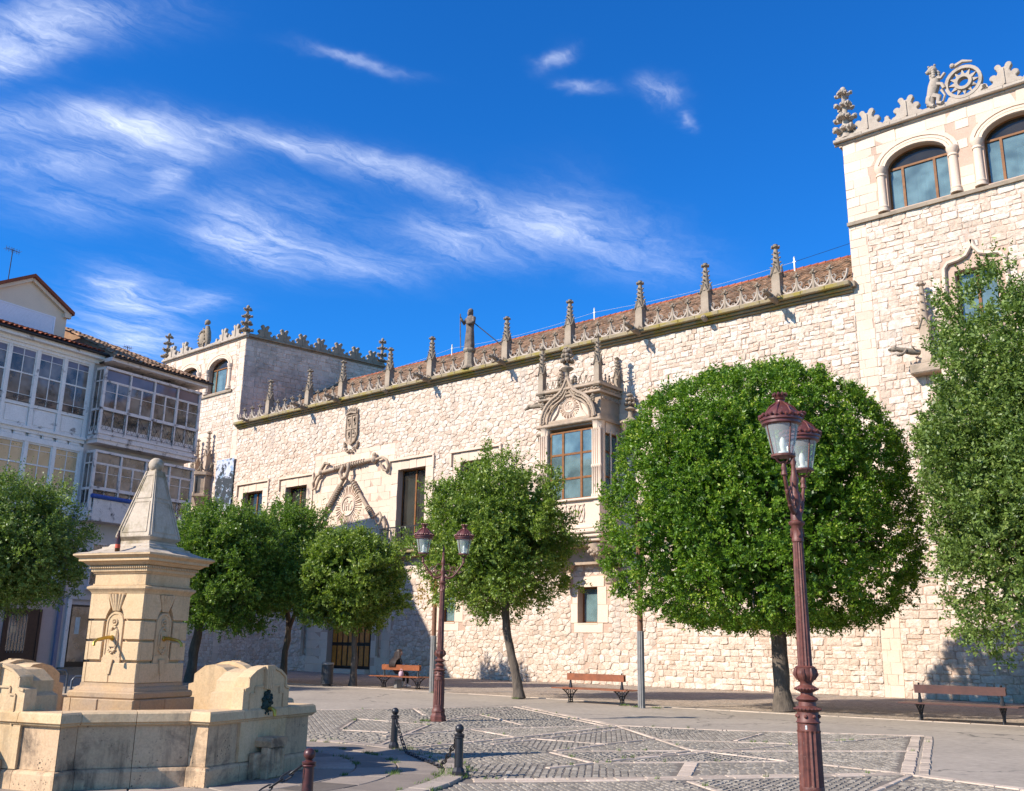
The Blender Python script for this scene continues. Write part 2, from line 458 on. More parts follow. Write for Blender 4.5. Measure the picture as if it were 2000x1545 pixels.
# ------------------------------------------------------------------ masonry generators
def clip(poly, a, b, c):
    """keep the side a*x+b*y <= c"""
    out = []
    n = len(poly)
    for i in range(n):
        p, q = poly[i], poly[(i + 1) % n]
        dp, dq = a * p[0] + b * p[1] - c, a * q[0] + b * q[1] - c
        if dp <= 0: out.append(p)
        if (dp < 0 < dq) or (dq < 0 < dp):
            t = dp / (dp - dq); out.append((p[0] + (q[0] - p[0]) * t, p[1] + (q[1] - p[1]) * t))
    return out

def rubble_cells(x0, x1, z0, z1, cw, ch, jit, rng, excl=()):
    k = cw / ch
    rows = []
    z = z0 * k - cw
    while z < z1 * k + cw:
        h = cw * rng.uniform(0.6, 1.35); row = []
        x = x0 - cw * rng.uniform(0, 1) - cw
        while x < x1 + cw:
            w = cw * rng.uniform(0.5, 1.6)
            row.append((x + w / 2 + rng.uniform(-jit, jit) * cw, z + h / 2 + rng.uniform(-jit, jit) * cw))
            x += w
        rows.append(row); z += h
    cells = []
    for i, row in enumerate(rows):
        nb = []
        for ii in range(max(0, i - 2), min(len(rows), i + 3)): nb += rows[ii]
        nba = np.array(nb)
        for s in row:
            sx, sz = s
            d = (nba[:, 0] - sx) ** 2 + (nba[:, 1] - sz) ** 2
            near = nba[(d < (2.3 * cw) ** 2) & (d > 1e-9)]
            poly = [(sx - 1.5 * cw, sz - 1.5 * cw), (sx + 1.5 * cw, sz - 1.5 * cw), (sx + 1.5 * cw, sz + 1.5 * cw), (sx - 1.5 * cw, sz + 1.5 * cw)]
            for (nx, nz) in near:
                a, b = nx - sx, nz - sz
                poly = clip(poly, a, b, (nx * nx + nz * nz - sx * sx - sz * sz) / 2)
                if len(poly) < 3: break
            if len(poly) < 3: continue
            poly = [(p[0], p[1] / k) for p in poly]
            sz2 = sz / k
            if not (x0 < sx < x1 and z0 < sz2 < z1): continue
            poly = clip(poly, 1, 0, x1); poly = clip(poly, -1, 0, -x0) if poly else poly
            poly = clip(poly, 0, 1, z1) if poly else poly; poly = clip(poly, 0, -1, -z0) if poly else poly
            ok = True
            for (ex0, ex1, ez0, ez1) in excl:
                if ex0 < sx < ex1 and ez0 < sz2 < ez1: ok = False; break
                if not poly: ok = False; break
                if max(p[0] for p in poly) > ex0 and min(p[0] for p in poly) < ex1 and max(p[1] for p in poly) > ez0 and min(p[1] for p in poly) < ez1:
                    g = [(ex0 - sx, 0), (sx - ex1, 1), (ez0 - sz2, 2), (sz2 - ez1, 3)]
                    g = max(g)[1]
                    if g == 0: poly = clip(poly, 1, 0, ex0)
                    elif g == 1: poly = clip(poly, -1, 0, -ex1)
                    elif g == 2: poly = clip(poly, 0, 1, ez0)
                    else: poly = clip(poly, 0, -1, -ez1)
            if ok and len(poly) >= 3: cells.append(poly)
    return cells

def ashlar_cells(x0, x1, z0, z1, cw, ch, rng, excl=()):
    cells = []; z = z0
    while z < z1 - 0.02:
        h = min(ch * rng.uniform(0.85, 1.15), z1 - z)
        if z1 - z - h < ch * 0.4: h = z1 - z
        x = x0 - rng.uniform(0, 1) * cw * 0.8
        while x < x1:
            w = cw * rng.uniform(0.65, 1.35); a, b = max(x, x0), min(x + w, x1); x += w
            if b - a < 0.06: continue
            ok = True
            for (e0, e1, f0, f1) in excl:
                if b > e0 and a < e1 and z + h > f0 and z < f1:
                    mx = (a + b) / 2
                    if e0 - 0.02 < mx < e1 + 0.02 and f0 < z + h / 2 < f1: ok = False; break
                    if mx < e0: b = min(b, e0)
                    elif mx > e1: a = max(a, e1)
            if ok and b - a > 0.05: cells.append([(a, z), (b, z), (b, z + h), (a, z + h)])
        z += h
    return cells

def coursed_cells(x0, x1, z0, z1, cw, ch, rng, excl=(), wob=.03):
    """roughly squared rubble laid in wavering courses, tall blocks beside stacked thin ones"""
    out = []; z = z0
    while z < z1 - .03:
        h = ch * rng.uniform(.62, 1.3); h = z1 - z if z + h > z1 - ch * .4 else h
        x = x0 - rng.uniform(0, cw)
        while x < x1:
            w = cw * rng.uniform(.45, 1.5)
            parts = [(z, z + h)]
            if h > ch * .85 and rng.random() < .28: m = z + h * rng.uniform(.38, .62); parts = [(z, m), (m, z + h)]
            for (a, b) in parts:
                q = [(x, a), (x + w, a), (x + w, b), (x, b)]
                if rng.random() < .25: q.insert(3, (x + w * .5, b + rng.uniform(-.03, .0)))
                q = [(p[0] + rng.uniform(-wob, wob), p[1] + rng.uniform(-wob, wob) * .7) for p in q]
                q = clip(q, 1, 0, x1); q = clip(q, -1, 0, -x0) if q else q
                q = clip(q, 0, 1, z1) if q else q; q = clip(q, 0, -1, -z0) if q else q
                if not q: continue
                sx, sz = x + w / 2, (a + b) / 2; ok = True
                for (e0, e1, f0, f1) in excl:
                    if e0 < sx < e1 and f0 < sz < f1: ok = False; break
                    if q and max(p[0] for p in q) > e0 and min(p[0] for p in q) < e1 and max(p[1] for p in q) > f0 and min(p[1] for p in q) < f1:
                        g = max([(e0 - sx, 0), (sx - e1, 1), (f0 - sz, 2), (sz - f1, 3)])[1]
                        q = clip(q, *((1, 0, e0), (-1, 0, -e1), (0, 1, f0), (0, -1, -f1))[g])
                if ok and len(q) >= 3: out.append(q)
            x += w
        z += h
    return out

def stone_piece(poly, fr, rng, gap=0.014, h=(0.02, 0.055), rounded=True, dome=0.02, inset=0.80):
    n = len(poly)
    A = 0; cx = cy = 0
    for i in range(n):
        p, q = poly[i], poly[(i + 1) % n]; w = p[0] * q[1] - q[0] * p[1]; A += w; cx += (p[0] + q[0]) * w; cy += (p[1] + q[1]) * w
    if abs(A) < 0.006: return None
    cx /= 3 * A; cy /= 3 * A
    poly = [(p[0] - (p[0] - cx) * gap / max(0.05, math.hypot(p[0] - cx, p[1] - cy)), p[1] - (p[1] - cy) * gap / max(0.05, math.hypot(p[0] - cx, p[1] - cy))) for p in poly]
    if rounded:
        q2 = []
        for i in range(n):
            p, q = poly[i], poly[(i + 1) % n]
            if math.hypot(p[0] - q[0], p[1] - q[1]) < 0.03: q2.append(((p[0] + q[0]) / 2, (p[1] + q[1]) / 2)); continue
            q2 += [(p[0] * .88 + q[0] * .12, p[1] * .88 + q[1] * .12), (p[0] * .12 + q[0] * .88, p[1] * .12 + q[1] * .88)]
        poly = q2
    n = len(poly)
    if n < 3: return None
    hh = rng.uniform(*h)
    tx, tz = rng.uniform(-.05, .05), rng.uniform(-.05, .05)
    v = [(a, b, -0.01) for a, b in poly]
    jj = (0.012 if rounded else 0.0)
    v += [(a + rng.uniform(-jj, jj), b + rng.uniform(-jj, jj), hh * 0.62) for a, b in poly]
    v += [(cx + (a - cx) * inset, cy + (b - cy) * inset, hh + (a - cx) * tx + (b - cy) * tz + rng.uniform(-jj, jj)) for a, b in poly]
    v += [(cx, cy, hh + rng.uniform(0, dome))]
    f = []
    for i in range(n):
        j = (i + 1) % n
        f += [(i, j, n + j, n + i), (n + i, n + j, 2 * n + j, 2 * n + i), (2 * n + i, 2 * n + j, 3 * n)]
    return ([fr(p) for p in v], f, min(1, max(0, rng.gauss(0.55, 0.27))), math.sqrt(abs(A) / 2) * 3)

def wall_sheet(fr, x0, x1, z0, z1, holes, c0=-0.5, c1=0.0, mb=None):
    """masonry core with rectangular holes"""
    mb = mb or MB(fr)
    xs = sorted({x0, x1} | {v for h in holes for v in h[:2] if x0 < v < x1})
    zs = sorted({z0, z1} | {v for h in holes for v in h[2:4] if z0 < v < z1})
    for i in range(len(xs) - 1):
        run = None
        for j in range(len(zs) - 1):
            mx, mz = (xs[i] + xs[i + 1]) / 2, (zs[j] + zs[j + 1]) / 2
            hole = any(h[0] < mx < h[1] and h[2] < mz < h[3] for h in holes)
            if hole:
                if run is not None: mb.box(xs[i], xs[i + 1], run, zs[j], c0, c1); run = None
            elif run is None: run = zs[j]
        if run is not None: mb.box(xs[i], xs[i + 1], run, zs[-1], c0, c1)
    return mb

rng = random.Random(11)
D = 38.3
FR = Frame((0, D, 0), (1, 0, 0), (0, -1, 0))       # facade: a = x, b = height, c = towards the square

palace = thing('stone_palace', 'long pale stone palace with twin corner towers, pinnacled parapet and carved oriel window', 'palace', (-32, D, 0))
PI_INV = inv_of(palace)

# openings (a0, a1, b0, b1)
BIG = [(-57.1, -54.85, 8.0, 11.62), (-52.3, -50.1, 8.0, 11.56), (-41.56, -39.25, 7.1, 11.6), (-36.5, -34.2, 8.0, 11.52)]
SMALL = [(-28.42, -27.25, 2.79, 4.48), (-37.76, -36.6, 2.87, 4.64), (-55.6, -54.5, 2.85, 4.5)]
DOOR = (-47.1, -43.2, 0.25, 5.0)
TWIN = (-9.95, -8.45, 13.9, 16.24)                 # window behind the right-hand tree
ARCH = [(-12.22, -9.75, 19.52, 21.45), (-8.39, -5.92, 19.52, 21.45), (-4.56, -2.09, 19.52, 21.45), (-0.73, 1.74, 19.52, 21.45)]
LARCH = [(-62.9, -60.35, 19.55, 21.4), (-67.0, -64.45, 19.55, 21.4)]
BAYH = (-28.6, -26.2, 8.5, 11.7)
XL, XM0, XM1, XR = -69.4, -58.45, -13.97, 5.0
ZM, ZT = 16.3, 23.15
side_dir = Vector((0.165, 0.986, 0)).normalized()
FRS = Frame((XM0, D, 0), side_dir, Vector((side_dir.y, -side_dir.x, 0)))

# cores
holes = BIG + SMALL + [DOOR, TWIN] + [(a, b, c, 22.35) for a, b, c, d in ARCH] + [(a, b, c, 22.3) for a, b, c, d in LARCH] + [BAYH]
mb = wall_sheet(FR, XM0, XM1, 0, ZM, holes)
wall_sheet(FR, XM1, XR, 0, ZT, holes, mb=mb); wall_sheet(FR, XL, XM0, 0, ZT, holes, mb=mb)
mb.build('wall', M['mortar'], palace)
mb = MB(FRS); mb.box(0.0, 11.7, 0, ZT, -0.5, 0.0); mb.build('tower_side_wall', M['side_wall'], palace)
mb = MB(); mb.box(XM1, XM1 + 0.5, D + 0.5, D + 12, 0, ZT); mb.box(XR - .5, XR, D + 0.5, D + 12, 0, ZT)
mb.box(XL, XL + .5, D + .5, D + 12, 0, ZT); mb.box(XL, XR, D + 12, D + 12.5, 0, 16.3)
mb.box(XM1, XR, D + 11.5, D + 12, 16.3, ZT); mb.box(XL, XM0 + 1.9, D + 11.5, D + 12, 16.3, ZT)
mb.build('rear_wall', M['mortar'], palace)
for (x0, x1) in ((XL + .5, XM0 - .5), (XM1 + .5, XR - .5)): MB().box(x0, x1, D + .5, D + 11.5, ZT - .3, ZT - .1).build('tower_deck', M['greystone'], palace)
mb = MB()      # floors and back partitions so that the rooms are dark
mb.box(XL + .5, XR - .5, D + 3.2, D + 3.3, 0.1, 16.2)
mb.box(XL + .5, XM0 - .5, D + 3.2, D + 3.3, 16.2, ZT - .4); mb.box(XM1 + .5, XR - .5, D + 3.2, D + 3.3, 16.2, ZT - .4)
for z in (0.05, 6.6, 13.2, 19.0): mb.box(XL + .5, XR - .5, D + .5, D + 3.2, z, z + .1) if z < 16 else (mb.box(XL + .5, XM0 - .5, D + .5, D + 3.2, z, z + .1), mb.box(XM1 + .5, XR - .5, D + .5, D + 3.2, z, z + .1))
mb.build('inner_floor', M['dark'], palace)

# ---- rubble and ashlar faces
def pad(h, k=0.55, kb=0.35): return (h[0] - k, h[1] + k, h[2] - kb, h[3] + k)
CORD = (-49.4, -41.9, 5.0, 13.3)
pieces = []
exm = [pad(h, 0.58, 0.5) for h in BIG] + [(h[0] - .42, h[1] + .6, h[2] - .45, h[3] + .5) for h in SMALL] + [CORD, (-49.1, -41.6, 0, 5.0), (-30.3, -25.2, 6.9, 14.3), (-29.0, -25.9, 14.3, 14.4)]
for poly in rubble_cells(XM0 + .0, -28.0, 0.0, ZM - .02, 0.37, 0.25, 0.30, rng, exm) + rubble_cells(-28.0, -24.0, 0.0, ZM - .02, 0.40, 0.27, 0.22, rng, exm) + coursed_cells(-24.0, XM1, 0.0, ZM - .02, 0.40, 0.29, rng, exm, .035):
    cx = sum(p[0] for p in poly) / len(poly); cz = sum(p[1] for p in poly) / len(poly)
    p = stone_piece(poly, FR, rng, gap=rng.uniform(.005, .018), h=(0.008, 0.05), dome=0.02, inset=rng.uniform(.7, .92))
    if p: pieces.append(p)
exr = [(h[0] - .55, h[1] + .55, 19.3, ZT) for h in ARCH] + [(TWIN[0] - .4, TWIN[1] + .4, TWIN[2] - .3, TWIN[3] + .6)]
for poly in coursed_cells(XM1 + .75, XR, 0.0, 19.3, 0.46, 0.31, rng, exr, .028):
    p = stone_piece(poly, FR, rng, gap=rng.uniform(.007, .018), h=(0.008, 0.038), dome=0.015, inset=.88)
    if p: pieces.append(p)
exl = [(-63.6, -59.5, 19.35, ZT), (-67.9, -63.6, 19.35, ZT), (-64.6, -61.0, 10.5, 16.6)]
for poly in coursed_cells(XL, XM0 - .7, 0.0, ZT - .05, 0.42, 0.29, rng, exl, .025):
    p = stone_piece(poly, FR, rng, gap=rng.uniform(.008, .018), h=(0.01, 0.035), inset=.88, dome=.01)
    if p: pieces.append(p)
emit(pieces, 'stone', palace, M['rubble'], 296, 'rubble_facing', smooth=False)
pieces = []
for poly in ashlar_cells(XM1 + .0, XM1 + .75, 0, 19.3, 0.6, 0.42, rng) + ashlar_cells(XM1, XR, 19.3, ZT, 0.95, 0.42, rng, [(h[0] - .42, h[1] + .42, 19.3, 22.25) for h in ARCH]) \
        + ashlar_cells(XM0 - .7, XM0 - .0, 0, ZT, 0.55, 0.42, rng) + ashlar_cells(-63.6, -59.5, 19.35, ZT - .1, 0.9, 0.4, rng, [(LARCH[0][0] - .4, LARCH[0][1] + .4, 19.3, 22.2)]) \
        + ashlar_cells(-67.9, -63.6, 19.35, ZT - .1, 0.9, 0.4, rng, [(LARCH[1][0] - .4, LARCH[1][1] + .4, 19.3, 22.2)]) \
        + ashlar_cells(CORD[0], CORD[1], CORD[2], CORD[3], 0.85, 0.42, rng, []) + ashlar_cells(-64.6, -61.0, 10.5, 16.6, 0.8, 0.45, rng) \
        + ashlar_cells(-49.1, -41.6, 0, 5.0, 0.8, 0.5, rng, [(DOOR[0], DOOR[1], 0, 5.0)]) + ashlar_cells(-30.3, -25.2, 6.9, 14.3, 0.8, 0.45, rng, [(BAYH[0], BAYH[1], 6.9, 11.7)]):
    p = stone_piece(poly, FR, rng, gap=rng.uniform(.002, .005), h=(0.010, 0.018), rounded=False, dome=0.0, inset=.95)
    if p: pieces.append(p)
for h in BIG:
    for poly in ashlar_cells(h[0] - .56, h[0], h[2] - .5, h[3] + .55, 2.0, .7, rng) + ashlar_cells(h[1], h[1] + .56, h[2] - .5, h[3] + .55, 2.0, .7, rng) + ashlar_cells(h[0], h[1], h[3], h[3] + .55, .75, .6, rng) + ashlar_cells(h[0], h[1], h[2] - .5, h[2], 1.1, .5, rng):
        p = stone_piece(poly, FR, rng, gap=.004, h=(0.02, 0.035), rounded=False, dome=0, inset=.96)
        if p: pieces.append(p)
for h in SMALL:
    q = (h[0] - .42, h[1] + .6, h[2] - .45, h[3] + .5)
    for poly in [[(q[0] + .15, h[3]), (h[0] + .75, h[3]), (h[0] + .75, q[3]), (q[0] + .15, q[3])], [(h[0] + .75, h[3]), (q[1] - .2, h[3]), (q[1] - .2, q[3]), (h[0] + .75, q[3])],
                 [(q[0], h[2]), (h[0], h[2]), (h[0], h[2] + .9), (q[0], h[2] + .9)], [(q[0] + .1, h[2] + .9), (h[0], h[2] + .9), (h[0], h[3]), (q[0] + .1, h[3])],
                 [(h[1], h[2]), (q[1], h[2]), (q[1], h[2] + .85), (h[1], h[2] + .85)], [(h[1], h[2] + .85), (q[1] - .1, h[2] + .85), (q[1] - .1, h[3]), (h[1], h[3])],
                 [(q[0] + .2, q[2]), (h[1] + .3, q[2]), (h[1] + .3, h[2]), (q[0] + .2, h[2])]]:
        p = stone_piece(poly, FR, rng, gap=.004, h=(0.03, 0.04), rounded=False, dome=0, inset=.97)
        if p: pieces.append((p[0], p[1], 0.9, p[3]))
emit(pieces, 'ashlar_block', palace, M['ashlar'], 290, 'ashlar_facing')
pieces = []
for poly in coursed_cells(0.9, 11.7, 15.5, ZT - .05, 0.46, 0.36, rng, (), .03):
    p = stone_piece(poly, FRS, rng, gap=rng.uniform(.006, .016), h=(0.015, 0.05), inset=.86)
    if p: pieces.append(p)
for poly in ashlar_cells(0, 0.9, 15.5, ZT - .05, 0.6, 0.4, rng):
    p = stone_piece(poly, FRS, rng, gap=.006, h=(0.012, 0.03), rounded=False, dome=0, inset=.95)
    if p: pieces.append(p)
emit(pieces, 'side_stone', palace, M['side_wall'], 150, 'side_facing')

# ---- windows
def rect_window(h, depth=0.42, cols=2, rows=1, gl='glass_dark', fw=0.07, label=None, transom=None):
    a0, a1, b0, b1 = h
    mb = MB(FR); c = -depth
    mb.box(a0, a0 + fw, b0, b1, c - .05, c + .03); mb.box(a1 - fw, a1, b0, b1, c - .05, c + .03)
    mb.box(a0 + fw, a1 - fw, b0, b0 + fw, c - .05, c + .03); mb.box(a0 + fw, a1 - fw, b1 - fw, b1, c - .05, c + .03)
    for i in range(1, cols):
        x = a0 + (a1 - a0) * i / cols; mb.box(x - fw * .8, x + fw * .8, b0 + fw, b1 - fw, c - .045, c + .035)
    zs = [transom] if transom else [b0 + (b1 - b0) * j / rows for j in range(1, rows)]
    for z in zs:
        xs = [a0 + fw] + [a0 + (a1 - a0) * i / cols for i in range(1, cols)] + [a1 - fw]
        for i in range(cols):
            l = xs[i] + (fw * .8 if i else 0); r = xs[i + 1] - (fw * .8 if i < cols - 1 else 0)
            mb.box(l, r, z - fw * .6, z + fw * .6, c - .043, c + .028)
    w = mb.build('window', M['wood_frame'], palace)
    if label: w['label'] = label
    xs = [a0 + fw] + [a0 + (a1 - a0) * i / cols for i in range(1, cols)] + [a1 - fw]
    zz = [b0 + fw] + zs + [b1 - fw]
    for i in range(cols):
        for j in range(len(zz) - 1):
            g = MB(FR); l = xs[i] + (fw * .75 if i else 0); r = xs[i + 1] - (fw * .75 if i < cols - 1 else 0)
            g.box(l, r, zz[j] + (.03 if j else 0), zz[j + 1] - .03, c - .02, c - .008)
            g.build('pane', M[gl], w)
    return w
M['blind_pale'] = simple('pale_roller_blind', (.40, .36, .30), .85, var=.1, scale=2)
for k_, h in enumerate(BIG):
    w_ = rect_window(h, cols=2)
    MB(FR).box(h[0] + .1, h[1] - .1, h[2] + (1.6, .9, .3, 1.9)[k_], h[3] - .1, -.62, -.6).build('roller_blind', M['blind_pale'], w_)
for h in SMALL:
    w_ = rect_window(h, cols=1, gl='glass_blue')
    MB(FR).box(h[0] + .05, h[1] - .05, h[2] + .05, h[3] - .05, -.55, -.53).build('roller_blind', M['curtain'], w_)
rect_window(TWIN, cols=2, depth=.35, gl='glass_blue')
# label moulds, sills
for h in BIG:
    mb = MB(FR); k = .62
    mb.box(h[0] - k - .12, h[1] + k + .12, h[3] + .56, h[3] + .68, .0, .16)
    mb.box(h[0] - k - .12, h[0] - k, h[3] - .15, h[3] + .56, .0, .14); mb.box(h[1] + k, h[1] + k + .12, h[3] - .15, h[3] + .56, 0, .14)
    mb.build('label_mould', M['ashlar'], palace)
    MB(FR).box(h[1] + .57, h[1] + .69, h[2] - .5, h[3] - .2, 0, .09).build('jamb_roll', M['ashlar'], palace)
    MB(FR).box(h[0] - .1, h[1] + .1, h[2] - .14, h[2] - .003, -.4, .12).build('sill', M['ashlar'], palace)
for h in SMALL: MB(FR).box(h[0], h[1], h[2] - .05, h[2] + .004, -.42, .05).build('sill', M['ashlar'], palace)
# hood mould of the window behind the right-hand tree
pts = [(-10.35, 15.3, .1), (-10.3, 16.4, .1), (-10.15, 16.6, .1), (-9.75, 16.66, .1), (-9.45, 16.78, .1), (-9.25, 17.1, .1), (-9.2, 17.35, .1)]
pts2 = [(-18.4 - p[0], p[1], p[2]) for p in pts]
mb = MB(FR); mb.tube(pts, .09, 6); mb.tube(pts2, .09, 6); mb.build('hood_mould', M['ashlar'], palace, smooth=True)

def arch_pts(cx, hw, z0, rise, n=14, a0=0, a1=PI):
    return [(cx + hw * math.cos(a0 + (a1 - a0) * i / n), z0 + rise * math.sin(a0 + (a1 - a0) * i / n)) for i in range(n + 1)]
def arch_window(h, rise=0.72, gl='glass_blue', ns=3):
    a0, a1, b0, b1 = h; cx = (a0 + a1) / 2; hw = (a1 - a0) / 2; top = 22.35 if h in ARCH else 22.3
    # spandrel filling the rectangular hole above the arch, and the moulded archivolt
    arc = arch_pts(cx, hw + .02, b1, rise)
    mb = MB(FR)
    n = len(arc)
    for i in range(n - 1):
        (xa, za), (xb, zb) = arc[i], arc[i + 1]
        mb.add([(xa, za, -.4), (xb, zb, -.4), (xb, top + .02, -.4), (xa, top + .02, -.4), (xa, za, .02), (xb, zb, .02), (xb, top + .02, .02), (xa, top + .02, .02)],
               [(3, 2, 1, 0), (4, 5, 6, 7), (0, 1, 5, 4), (1, 2, 6, 5), (2, 3, 7, 6), (3, 0, 4, 7)])
    mb.build('spandrel', M['ashlar'], palace)
    vs = MB(FR)
    for (o1, o2, c1) in ((.02, .14, .075), (.17, .27, .05), (.31, .47, .065)):
        A = arch_pts(cx, hw + o1, b1, rise + o1); B = arch_pts(cx, hw + o2, b1, rise + o2)
        for i in range(len(A) - 1):
            P = [A[i], A[i + 1], B[i + 1], B[i]]
            vs.prism(P, 0.0, c1)
    vs.build('archivolt', M['ashlar'], palace)
    # nook shafts
    for sx in (-1, 1):
        x = cx + sx * (hw + .22)
        col = MB(FR)
        col.lathe((x, b0 - .02, .02), [(.24, 0), (.24, .1), (.2, .14), (.22, .22), (.17, .3), (.165, b1 - b0 - .32), (.2, b1 - b0 - .3), (.2, b1 - b0 - .24), (.17, b1 - b0 - .2), (.24, b1 - b0 - .04), (.25, b1 - b0 + .04), (.25, b1 - b0 + .1)], 10, up=1)
        col.build('column', M['ashlar'], palace, smooth=40)
    # frame with its mullions, arched head pane
    c = -.32; fw = .07
    fr = MB(FR)
    A = arch_pts(cx, hw, b1, rise); B = arch_pts(cx, hw - .07, b1, rise - .06)
    for i in range(len(A) - 1): fr.prism([A[i], A[i + 1], B[i + 1], B[i]], c - .04, c + .03)
    fr.box(a0, a0 + fw, b0, b1, c - .04, c + .03); fr.box(a1 - fw, a1, b0, b1, c - .04, c + .03)
    fr.box(a0 + fw, a1 - fw, b0, b0 + fw, c - .04, c + .03); fr.box(a0 + fw, a1 - fw, b1 - .04, b1 + .05, c - .05, c + .05)
    xs = [a0 + (a1 - a0) * t for t in (0, .24, .76, 1)]
    for x in xs[1:3]: fr.box(x - .05, x + .05, b0 + fw, b1 - .04, c - .05, c + .05)
    w = fr.build('window', M['wood_frame'], palace)
    for i in range(3):
        g = MB(FR); g.box(xs[i] + .045, xs[i + 1] - .045, b0 + .06, b1 - .03, c - .02, c - .01)
        g.build('pane', M[gl], w)
    g = MB(FR); g.prism(arch_pts(cx, hw - .05, b1 + .04, rise - .08), c - .02, c - .01); g.build('pane', M['glass_dark'], w)
    # pale sheer curtains hanging in folds behind the panes
    for (u0, u1) in ((.04, .22), (.42, .74), (.80, .95)):
        cu = MB(FR); n_ = 14; x0, x1 = a0 + (a1 - a0) * u0, a0 + (a1 - a0) * u1
        P = [(x0 + (x1 - x0) * i / n_, -.62 - .05 * math.sin(i * 1.9 + u0 * 20)) for i in range(n_ + 1)]; top2 = b1 - .25 - .5 * u0
        v = [(x, b0, c_) for x, c_ in P] + [(x, top2, c_) for x, c_ in P]; cu.add(v, [(i, i + 1, n_ + 2 + i, n_ + 1 + i) for i in range(n_)]); cu.build('curtain', M['curtain'], w)
for h in ARCH + LARCH: arch_window(h)
# ------------------------------------------------------------------ cornices, crests, pinnacles
def cornice(fr, a0, a1, z, mat, parent, prof, name='cornice'):
    """prof: [(z0, z1, c)] stacked courses; built as blocks with joints"""
    mb = MB(fr)
    for (p0, p1, c) in prof:
        x = a0
        while x < a1 - .01:
            w = min(rng.uniform(.8, 1.3), a1 - x)
            if a1 - x - w < .4: w = a1 - x
            mb.tint = rng.uniform(.3, .8); dz = rng.uniform(-.006, .006)
            mb.cbox(x + .003, x + w - .003, z + p0 + dz, z + p1 + dz, 0.0, c + rng.uniform(-.008, .008), e=min(.03, (p1 - p0) * .3))
            x += w
    mb.tint = .5
    return mb.build(name, mat, parent)
cornice(FR, XM0 + .05, XM1 - .003, 16.3, M['cornice'], palace, [(0, .1, .16), (.103, .22, .3), (.223, .42, .5)])
cornice(FR, XM1 - .32, XR, 23.15, M['crest'], palace, [(0, .1, .1), (.103, .25, .26)])
cornice(FR, XL - .3, XM0 + .3, 23.15, M['crest'], palace, [(0, .1, .1), (.103, .25, .26)])
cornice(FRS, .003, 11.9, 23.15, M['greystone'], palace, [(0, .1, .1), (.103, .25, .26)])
MB().box(XM0 - .15, XM1 + .15, D - .25, D + .4, 16.5, 16.74).build('gutter_wall', M['greystone'], palace)
FRB = Frame((XM1, D, 0), (0, 1, 0), (-1, 0, 0))
cornice(FRB, 0.28, 11.9, 23.15, M['crest'], palace, [(0, .1, .1), (.103, .25, .26)])
# quoins on the unseen flank keep the tower whole
MB(FR).box(XM1 - .02, XR, 19.27, 19.42, 0.02, .14).build('sill_course', M['greystone'], palace)
MB(FR).box(-64.2, -59.6, 19.3, 19.46, 0.02, .14).build('sill_course', M['greystone'], palace)
MB(FR).box(-68.4, -64.25, 19.3, 19.46, 0.02, .14).build('sill_course', M['greystone'], palace)

def crest_outline():
    pts = [(-.66, 0), (-.66, .12)]
    def arcp(cx, cy, r, a0, a1, n=5): return [(cx + r * math.cos(R(a0 + (a1 - a0) * i / n)), cy + r * math.sin(R(a0 + (a1 - a0) * i / n))) for i in range(n + 1)]
    left = [(-.66, 0), (-.64, .1)] + arcp(-.60, .22, .13, -150, -330, 4)[0:0] + [(-.60, .14), (-.50, .16), (-.44, .22), (-.42, .3)] + arcp(-.42, .45, .12, 250, 60, 6) \
        + [(-.31, .50), (-.25, .54), (-.22, .62)] + arcp(-.20, .86, .12, 235, 20, 6) + [(-.06, .82), (0, .80)]
    right = [(-x, y) for x, y in left[::-1]][1:]
    return left + right
CO = crest_outline()
def crest_mesh(mat, sc=1.0, name='merlon'):
    mb = MB(Frame((0, 0, 0), (1, 0, 0), (0, -1, 0)))
    mb.bevprism([(a * sc, b * sc) for a, b in CO], -.11, .11, .025)
    mb.prism([(-.03, .05), (.03, .05), (.02, .75), (-.02, .75)], .111, .16)
    return mb.mesh(name, mat)
def lobe_mesh(mat):
    mb = MB(Frame((0, 0, 0), (1, 0, 0), (0, -1, 0)))
    mb.bevprism([(-.17, 0), (-.17, .12), (-.1, .2), (-.09, .32), (0, .38), (.09, .32), (.1, .2), (.17, .12), (.17, 0)], -.10, .10, .02)
    return mb.mesh('crest_lobe', mat)
cm, cl = crest_mesh(M['crest']), lobe_mesh(M['crest'])
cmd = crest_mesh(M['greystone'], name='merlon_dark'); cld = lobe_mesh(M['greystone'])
def put(name, me, loc, rz=0.0, sc=None, parent=palace): return inst(None, name, me, parent, loc, rz, sc)
for x in (-12.75, -11.1, -7.3, -5.65, -4.0, 0.2, 1.85, 3.5): put('merlon', cm, (x, D - .1, 23.4))
for x in (-11.93, -8.05, -6.47, -4.8, -0.6, 1.0, 2.7): put('crest_lobe', cl, (x, D - .1, 23.4))
for x in (-68.3, -66.6, -61.2, -59.6): put('merlon', cm, (x, D - .1, 23.4))
for x in (-67.4, -65.7, -62.1, -60.4): put('crest_lobe', cl, (x, D - .1, 23.4))
sa = math.atan2(side_dir.y, side_dir.x)
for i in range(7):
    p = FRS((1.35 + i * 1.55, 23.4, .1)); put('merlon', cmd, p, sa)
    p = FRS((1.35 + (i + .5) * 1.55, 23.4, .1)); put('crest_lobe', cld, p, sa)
for i in range(7):
    p = FRB((1.35 + i * 1.55, 23.4, .1)); put('merlon', cm, p, R(90))
MB(FR).box(XM1 - .2, XR, 23.4, 23.5, -.2, .2).build('crest_base', M['crest'], palace)
MB(FR).box(XL - .2, XM0 + .2, 23.4, 23.5, -.2, .2).build('crest_base', M['crest'], palace)
MB(FRS).box(.2, 11.8, 23.4, 23.5, -.2, .2).build('crest_base', M['greystone'], palace)

